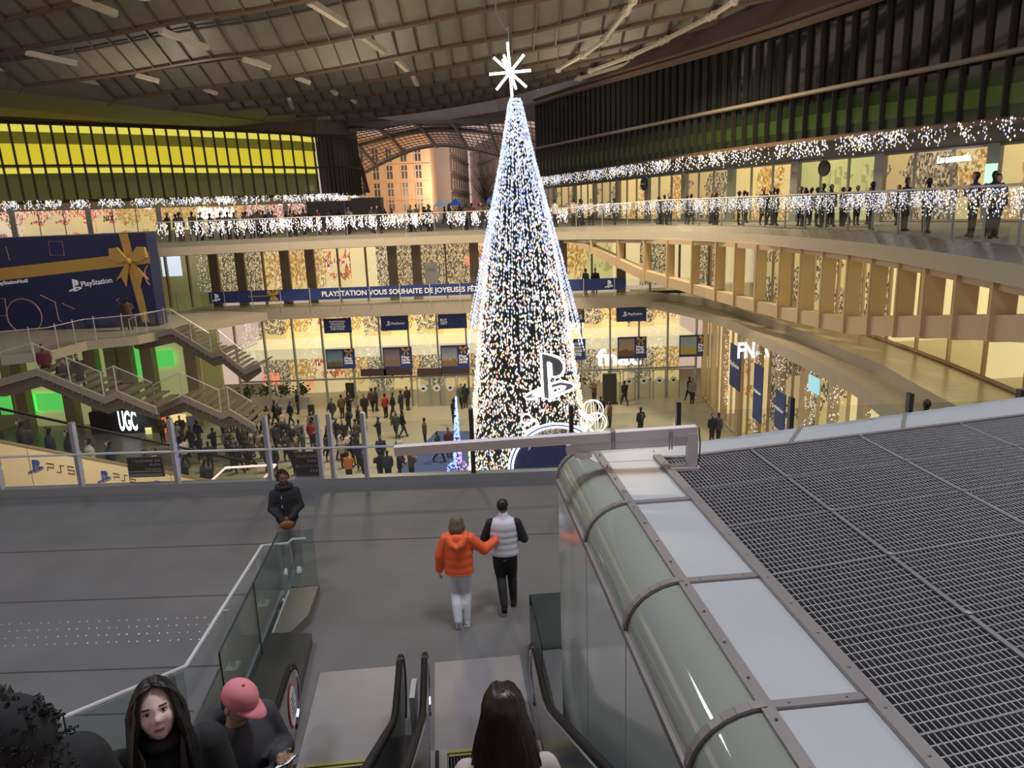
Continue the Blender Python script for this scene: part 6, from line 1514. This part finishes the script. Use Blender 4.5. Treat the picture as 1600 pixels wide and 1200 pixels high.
mb = MB(); torso(mb, .60, 1.47, .215, .15, .0, 5, .97)
for a in armsC: limb(mb, [Vector(p) for p in a], [.09, .078, .05], 12)
cloth('hoodie', mb, M_blk2, r)
mb = MB(); mb.tube([Vector((.12*math.cos(math.radians(200+14*t)), -.06+.10*math.sin(math.radians(200+14*t)), 1.46+.02*math.sin(t*.3))) for t in range(11)], .05, 10); mb.blob((0, -.13, 1.45), (.13, .08, .10)); cloth('hood', mb, M_blk2, r, .014)
mb = MB(); legs(mb, ((-.09, .02, .48), (-.09, 0, .10)), ((.09, .02, .48), (.09, 0, .10))); cloth('trousers', mb, M_blk, r); shoe((-.09, 0, .09), 0, M_blk, r); shoe((.09, 0, .09), 0, M_blk, r)
ph = MB(); M = Matrix.Translation((cl.x, cl.y, cz)) @ Matrix.Rotation(math.radians(-114), 4, 'Z') @ Matrix.Scale(CS, 4) @ Matrix.Translation((.02, .335, 1.325)) @ Matrix.Rotation(math.radians(35), 4, 'X')
ph.box((0, 0, 0), (.072, .145, .008)); ph.box((0, 0, .0045), (.066, .135, .001), mi=1); xf(ph, M); T(obj('phone', ph, [M_dark, light_mat('phone_screen', (.55, .7, .85), .6)]), 'lit smartphone in the hands of the man in the pink cap', 'phone')

# ---- hooded person at the lower left
hl = PY(34, 1150, 2.05); hz = hl.z-1.62
r = person((hl.x, 2.0, hz), math.radians(70), 'person in a black hooded coat seen from behind at the lower left of the escalator', scale=1.0)
Mc, hc = basic_body(r, M_skC, (0, .03, 1.62), Matrix.Rotation(math.radians(-12), 4, 'X'), [((-.24, .05, .84), (0, .2, -1), (1, 0, 0), -1, .3), ((.24, .05, .84), (0, .2, -1), (-1, 0, 0), 1, .3)], arms=[[(-.19, 0, 1.38), (-.25, 0, 1.12), (-.24, .05, .88)], [(.19, 0, 1.38), (.25, 0, 1.12), (.24, .05, .88)]])
mb = MB(); mb.blob(hc+Vector((0, -.03, .02)), (.125, .135, .15), 0, 20, 14); mb.blob(hc+Vector((0, -.07, -.09)), (.13, .12, .10), 0, 16, 10); hood = remesh(mb, .014, 3)
f2 = MB(); f2.v = hood.v
for f in hood.f:
    c = sum((Vector(hood.v[i]) for i in f), Vector())/len(f)-hc
    if not (c.y > .075 and abs(c.x) < .085): f2.f.append(f); f2.m.append(0)
rq = random.Random(6)
for k in range(1100):
    fq = hood.v[rq.randrange(len(hood.v))]; c = Vector(fq); dv = (c-hc).normalized()
    if dv.y > .5 or rq.random() < .3: continue
    a0 = rq.random()*6; f2.tube([c+dv*(.010*math.sin(t*.8))+Vector((.006*math.cos(a0+t), .006*math.sin(a0+t), .005*math.sin(a0*2+t))) for t in range(5)], .0026, 3)
obj('hood', f2, [M_blk], r, smooth=True)
mb = MB(); rq = random.Random(1)
for k in range(150):
    a = math.radians(-100+200*rq.random()); p0 = hc+Vector((.10*math.sin(a), .085, .12*math.cos(a))); d = Vector((math.sin(a)*.03+rq.gauss(0, .01), .02+rq.gauss(0, .01), math.cos(a)*.03)); mb.tube([p0, p0+d, p0+d*1.6+Vector((0, .01, -.01))], [.008, .006, .001], 4)
obj('fur_trim', mb, [M_hairk], r)
mb = MB(); torso(mb, .60, 1.50, .25, .17, .03, 5, 1.0)
for s in (-1, 1): limb(mb, [Vector((s*.19, 0, 1.40)), Vector((s*.28, 0, 1.12)), Vector((s*.26, .05, .88))], [.11, .10, .07], 12)
cloth('coat', mb, M_blk, r)
mb = MB(); legs(mb, ((-.09, .02, .48), (-.09, 0, .10)), ((.09, .02, .48), (.09, 0, .10))); cloth('trousers', mb, M_blk, r); shoe((-.09, 0, .09), 0, M_blk, r); shoe((.09, 0, .09), 0, M_blk, r)

# ---- woman with long hair seen from behind, in front
fw = PY(788, 1124, 2.75); fz = fw.z-1.58
r = person((fw.x, 2.75, fz), math.radians(4), 'woman with very long dark hair and a pale coat, back view on the down escalator')
armsF = [[(-.17, 0, 1.33), (-.24, .03, 1.10), (-.14, .22, 1.0)], [(.17, 0, 1.33), (.24, .03, 1.10), (.14, .22, 1.0)]]
Mc, hc = basic_body(r, M_skA, (0, .03, 1.58), Matrix.Rotation(math.radians(-14), 4, 'X'), [((-.14, .23, 1.0), (.4, 1, 0), (1, 0, 0), -1, .5), ((.14, .23, 1.0), (-.4, 1, 0), (-1, 0, 0), 1, .5)], arms=armsF)
mb = MB(); strands(mb, hc, 480, .72, .75, 12, .0105, flare=.075); mb2 = MB(); mb2.blob(hc+Vector((0, -.008, .006)), (.084, .102, .122), 0, 20, 14); join(mb, mb2); xf(mb, Matrix.Translation(hc) @ Matrix.Rotation(math.radians(-5), 4, 'X') @ Matrix.Translation(-hc)); obj('hair', mb, [M_hairb], r, smooth=True)
mb = MB(); torso(mb, .70, 1.44, .18, .125, .0, 5, .95)
for a in armsF: limb(mb, [Vector(p) for p in a], [.062, .058, .045], 12)
cloth('coat', mb, mat('pale_beige_coat', (.52, .45, .43), .85, noise=.08), r)
mb = MB(); legs(mb, ((-.09, .02, .48), (-.09, 0, .10)), ((.09, .02, .48), (.09, 0, .10))); cloth('trousers', mb, M_blk, r); shoe((-.09, 0, .09), 0, M_blk, r); shoe((.09, 0, .09), 0, M_blk, r)
finish()

# ---- the crowd: a few figures, copied with their own clothes colour
M_coat = bpy.data.materials.new('crowd_coat'); M_coat.use_nodes = True
_b = M_coat.node_tree.nodes['Principled BSDF']; _o = M_coat.node_tree.nodes.new('ShaderNodeObjectInfo'); M_coat.node_tree.links.new(_o.outputs['Color'], _b.inputs['Base Color']); _b.inputs['Roughness'].default_value = .8
M_trs = mat('crowd_trousers', (.02, .022, .03), .8, noise=.2)
def crowd_proto(kind):
    mb = MB(); st = {'stand': 0, 'walk': .24, 'stride': .34, 'phone': 0, 'bag': .12}[kind]
    torso(mb, .80, 1.46, .20, .14, .02, 4, .97)
    legs(mb, ((-.09, st*.6, .48), (-.09, st, .10)), ((.09, -st*.1, .48), (.09, -st*.9, .14 if st else .10)), r=(.10, .075, .052))
    for s, y in ((-1, st*.9), (1, -st*.7)): mb.blob((s*.09, y+.05, .05), (.045, .12, .05), 0, 10, 6)
    if kind == 'phone': A = [[(-.19, 0, 1.38), (-.25, .12, 1.16), (-.05, .33, 1.30)], [(.19, 0, 1.38), (.25, .12, 1.16), (.05, .33, 1.30)]]
    elif kind == 'bag': A = [[(-.19, 0, 1.38), (-.26, .0, 1.12), (-.26, .06, .88)], [(.19, 0, 1.38), (.27, -.04, 1.13), (.12, .14, 1.05)]]
    else: A = [[(-.19, 0, 1.38), (-.25, -st*.3, 1.12), (-.23, -st*.4+.06, .88)], [(.19, 0, 1.38), (.25, st*.3, 1.12), (.23, st*.5+.06, .88)]]
    for a in A: limb(mb, [Vector(p) for p in a], [.085, .07, .05], 8)
    limb(mb, [Vector((0, 0, 1.45)), Vector((0, .01, 1.56))], [.06, .055], 8); mb.blob((0, .015, 1.65), (.082, .10, .125), 0, 12, 10); mb.blob((0, -.02, 1.67), (.09, .09, .11), 0, 12, 8)
    if kind == 'bag': mb.blob((0, -.20, 1.20), (.14, .10, .22), 0, 12, 8)
    o = remesh(mb, .034, 2, .5)
    hands_ = [Vector(a[2]) for a in A]
    for k, f in enumerate(o.f):
        c = sum((Vector(o.v[i]) for i in f), Vector())/len(f)
        if c.z > 1.53: o.m[k] = 0 if (c.y > .05 and c.z < 1.71) else 1
        elif any((c-h).length < .065 for h in hands_): o.m[k] = 0
        elif c.z < .84: o.m[k] = 3
        else: o.m[k] = 2
        if kind == 'bag' and c.y < -.17 and 1.0 < c.z < 1.42: o.m[k] = 4
    me = o.data('person', (0, 0, 0), True)
    for m in (M_skB, M_hairk, M_coat, M_trs, mat('backpack', (.05, .05, .06), .7)): me.materials.append(m)
    return me
PROTO = {k: crowd_proto(k) for k in ('stand', 'walk', 'stride', 'phone', 'bag')}
COLS = {'black': (.014, .014, .017), 'charcoal': (.045, .045, .05), 'navy': (.018, .024, .06), 'brown': (.11, .06, .035), 'beige': (.42, .33, .22), 'red': (.36, .02, .025), 'grey': (.17, .17, .17), 'white': (.60, .58, .56), 'green': (.06, .085, .06), 'orange': (.62, .19, .03), 'burgundy': (.13, .02, .03), 'yellow': (.55, .38, .06)}
POSE = {'stand': 'standing', 'walk': 'walking', 'stride': 'striding', 'phone': 'with raised phone', 'bag': 'with a backpack'}
used = {}
def folk(x, y, z, col, pose, rz, where, group, s=1.0, lab=None):
    o = bpy.data.objects.new('person', PROTO[pose]); COL.objects.link(o); o.location = (x, y, z); o.rotation_euler = (0, 0, rz); o.scale = (s, s, s*random.uniform(.96, 1.04)); o.color = (*COLS[col], 1)
    T(o, lab or ('%s-coated person %s %s' % (col, POSE[pose], where)), 'person', group); PLACED.append((x, y)); return o
PLACED = []
def free(x, y, d=.55): return all((x-a)**2+(y-b)**2 > d*d for a, b in PLACED)
def P6(zx, zy): return 350+zx/2.667, 560+zy/2.667
plaza = [((315, 228), 'black', 'stand', 'outside the planted shop window'), ((235, 292), 'black', 'walk', 'below the planters near the stairs'), ((265, 368), 'navy', 'bag', 'in the left crowd front'), ((320, 372), 'grey', 'walk', 'left of the red coated walker'), ((372, 372), 'red', 'stand', 'just left of the paired guard posts'),
 ((448, 378), 'burgundy', 'walk', 'right of the paired guard posts'), ((455, 275), 'charcoal', 'stride', 'in front of the door headers'), ((495, 252), 'brown', 'stand', 'beside the black plaza screen'), ((525, 247), 'black', 'phone', 'beside the black plaza screen'), ((590, 252), 'black', 'stand', 'at the entrance doors'),
 ((625, 215), 'brown', 'walk', 'coming out of the doors'), ((650, 200), 'charcoal', 'bag', 'coming out of the doors'), ((676, 248), 'red', 'stand', 'at the entrance doors'), ((708, 250), 'black', 'walk', 'at the entrance doors'), ((742, 237), 'navy', 'stand', 'at the entrance doors'), ((768, 215), 'black', 'stand', 'by the middle entrance doors'),
 ((500, 372), 'black', 'bag', 'in the middle of the plaza'), ((550, 402), 'charcoal', 'walk', 'in the middle of the plaza'), ((588, 360), 'grey', 'stand', 'in the middle of the plaza'), ((650, 362), 'black', 'phone', 'on the open plaza left of the carpet'), ((720, 332), 'green', 'walk', 'on the open plaza'), ((748, 328), 'black', 'walk', 'beside the green coated walker'),
 ((840, 367), 'brown', 'stand', 'alone at the carpet corner'), ((660, 450), 'navy', 'stride', 'left of the carpet edge'), ((740, 442), 'white', 'bag', 'left of the carpet edge'), ((525, 520), 'orange', 'phone', 'close below the landing guard'), ((592, 520), 'black', 'stand', 'close below the landing guard'), ((655, 518), 'black', 'phone', 'close below the landing guard'),
 ((688, 520), 'charcoal', 'stand', 'close below the landing guard'), ((737, 518), 'black', 'phone', 'beside the blue carpet'), ((785, 515), 'brown', 'phone', 'beside the blue carpet'), ((895, 432), 'black', 'stride', 'on the blue carpet'), ((940, 412), 'burgundy', 'stand', 'on the blue carpet'), ((960, 282), 'black', 'stand', 'behind the small blue figure'), ((995, 192), 'green', 'walk', 'by the doors left of the tree'), ((1018, 160), 'black', 'stand', 'by the doors left of the tree'),
 ((500, 455), 'beige', 'stand', 'in the middle of the plaza'), ((540, 450), 'black', 'bag', 'in the middle of the plaza')]
for (zx, zy), c, pz_, wh in plaza:
    q = PZ(*P6(zx, zy), BZ); q.y = min(q.y, 50.6); folk(q.x, q.y, BZ, c, pz_, random.uniform(0, 6.28), wh, 'visitors on the lower plaza')
for (px, py), c, pz_, wh in [((928, 630), 'brown', 'phone', 'right of the tree by the doors'), ((939, 660), 'black', 'stand', 'right of the tree'), ((953, 668), 'brown', 'stand', 'right of the tree'), ((976, 634), 'black', 'stride', 'by the right entrance doors'), ((1095, 624), 'black', 'walk', 'at the far right door'), ((1108, 630), 'grey', 'stand', 'at the facade corner'), ((1001, 680), 'black', 'bag', 'on the right plaza'), ((1112, 693), 'black', 'stand', 'at the edge of the roof grating'), ((1122, 692), 'charcoal', 'stand', 'at the edge of the roof grating')]:
    q = PZ(px, py, BZ); q.y = min(q.y, 50.6); q.x = min(q.x, 12.4); folk(q.x, q.y, BZ, c, pz_, random.uniform(0, 6.28), wh, 'visitors on the lower plaza')
rq = random.Random(21)
cols_ = ['black']*6+['charcoal']*4+['navy']*3+['brown']*3+['grey']*2+['beige', 'green', 'burgundy', 'white']
def scatter(n, px0, px1, py0, py1, z, where, group, d=.5):
    c = 0
    for t in range(n*8):
        if c >= n: break
        q = PZ(rq.uniform(px0, px1), rq.uniform(py0, py1), z)
        if not free(q.x, q.y, d): continue
        folk(q.x, q.y, z, rq.choice(cols_), rq.choice(['stand', 'walk', 'phone', 'bag', 'stride']), rq.uniform(0, 6.28), where, group); c += 1
scatter(26, 352, 425, 672, 740, BZ, 'in packed crowd below the lowest stair', 'packed crowd at the foot of the stairs')
scatter(16, 400, 500, 660, 745, BZ, 'in crowd right of the lowest stair', 'packed crowd at the foot of the stairs')
scatter(10, 500, 600, 668, 745, BZ, 'in loose crowd behind the direction board', 'visitors on the lower plaza')
scatter(12, 250, 345, 690, 740, BZ, 'in the shade under the zigzag stairs', 'packed crowd at the foot of the stairs')
# on the escalator behind the cream flank
for i, (t, col, pz_) in enumerate([(.06, 'black', 'stand'), (.14, 'charcoal', 'bag'), (.22, 'navy', 'stand'), (.29, 'black', 'bag'), (.35, 'white', 'stand'), (.43, 'navy', 'stand'), (.55, 'beige', 'bag'), (.60, 'white', 'stand'), (.70, 'black', 'stand'), (.80, 'charcoal', 'bag')]):
    q = fl0.lerp(fl1, t)-fn*(.5+.25*(i % 2)); 
    folk(q.x, q.y, q.z-1.15, col, pz_, math.atan2(-fh.x, fh.y)+3.14, 'on the escalator behind the cream flank, %s from the top' % ['first', 'second', 'third', 'fourth', 'fifth', 'sixth', 'seventh', 'eighth', 'ninth', 'tenth'][i], 'riders on the escalator')
# on stairs and platforms
for px, py, y, col, pz_, wh in [(106, 618, 31.8, 'black', 'stand', 'on the middle zigzag stair'), (128, 610, 31.8, 'black', 'walk', 'on the middle zigzag stair'), (75, 598, 31.8, 'burgundy', 'stand', 'on the middle zigzag stair landing'), (204, 512, 41.6, 'brown', 'phone', 'on the gift box platform'), (192, 512, 41.8, 'charcoal', 'stand', 'on the gift box platform'), (930, 440, FY-1.2, 'black', 'stand', 'on the gallery right of the tree'), (915, 441, FY-1.2, 'navy', 'stand', 'on the gallery right of the tree')]:
    q = PY(px, py, y); z = LZ if 'platform' in wh or 'gallery' in wh else q.z-.1
    folk(q.x, y, z, col, pz_, rq.uniform(0, 6.28), wh, 'visitors on stairs and galleries')
q = PZ(1448, 634, -2.95-.45); folk(q.x, q.y, -5.05, 'black', 'stand', 0, '', 'visitors on stairs and galleries', lab='dark haired person whose head shows just above the roof edge at right')
q = PZ(1510, 560, LZ); 
# street level, behind the balustrade
bk = [p for p in ES if True]
backp = [Vector(p) for p in ES if p[1] > 44 and p[0] < 4.6]; rightp = [Vector(p) for p in ES if p[0] > 3.5 and p[1] > 15]
def along(P, t, off):
    q = at_arc(P, t); d = at_arc(P, min(1, t+.01))-at_arc(P, max(0, t-.01)); d.z = 0; d.normalize(); return q+Vector((-d.y, d.x, 0))*off, d
for k in range(64):
    q, d = along(backp, rq.random(), rq.choice([.6, .8, 1.4, 2.5, 4.5]))
    if not free(q.x, q.y, .45): continue
    folk(q.x, q.y, 0, rq.choice(cols_), rq.choice(['stand', 'walk', 'phone', 'bag']), rq.uniform(0, 6.28), 'behind the lit back balustrade', 'passers-by on the street deck')
for zx, off in [(445, 1.2), (480, 1.3), (510, 1.0), (590, 1.3), (612, 1.2), (640, 1.6), (690, 1.1), (700, 1.5), (895, 1.0), (1013, 1.3), (1120, 1.0), (1305, 1.0), (1365, 1.2), (1395, 1.0), (250, 1.1), (262, 1.0), (30, 1.4), (60, 1.2), (345, 1.2), (370, 1.1), (130, 1.6)]:
    px = 1000+zx/2.667; v = ray(px, 300); q = onpoly(px, 352, [(p.x, p.y) for p in rightp]); i = min(range(len(rightp)), key=lambda k: (rightp[k]-Vector((q.x, q.y, 0))).length)
    q2 = Vector((q.x, q.y, 0))+Vector((.85, .5, 0))*off
    folk(q2.x, q2.y, 0, rq.choice(cols_[:13]), rq.choice(['stand', 'bag', 'phone']), rq.uniform(0, 6.28), 'at the dark wing balustrade', 'visitors by the right street balustrade', s=1.06)
for k in range(26):
    q, d = along(rightp, rq.random()*.55, rq.choice([2.0, 3.0, 4.0]))
    if free(q.x, q.y, .45): folk(q.x, q.y, 0, rq.choice(cols_), rq.choice(['stand', 'walk', 'bag']), rq.uniform(0, 6.28), 'strolling by the right street shops', 'strollers by the right street shops')
for k in range(40):
    x = rq.uniform(-30, 2); y = rq.uniform(56, 95)
    if free(x, y, .6): folk(x, y, 0, rq.choice(cols_), rq.choice(['stand', 'walk', 'bag']), rq.uniform(0, 6.28), 'crossing the street towards the stone buildings', 'crowd crossing the street')

# ---- where several things would read alike, say how far each stands from the tree
def ordw(n):
    a = ['', 'first', 'second', 'third', 'fourth', 'fifth', 'sixth', 'seventh', 'eighth', 'ninth', 'tenth', 'eleventh', 'twelfth', 'thirteenth', 'fourteenth', 'fifteenth', 'sixteenth', 'seventeenth', 'eighteenth', 'nineteenth']
    t = {2: 'twent', 3: 'thirt', 4: 'fort', 5: 'fift'}
    if n < 20: return a[n]
    return t[n//10]+'ieth' if n % 10 == 0 else t[n//10]+'y-'+a[n % 10]
byl = {}
for o in COL.objects:
    if o.get('label') and o.parent is None: byl.setdefault(o['label'], []).append(o)
for l, os_ in byl.items():
    if len(os_) < 2: continue
    def pos(o):
        if o.type == 'EMPTY' or o.location.length > .01: return o.location
        return o.location
    os_.sort(key=lambda o: (pos(o).x-TX)**2+(pos(o).y-TY)**2)
    for i, o in enumerate(os_):
        o['label'] = l+', '+('' if i == 0 else ordw(i+1)+' ')+'nearest the tree'
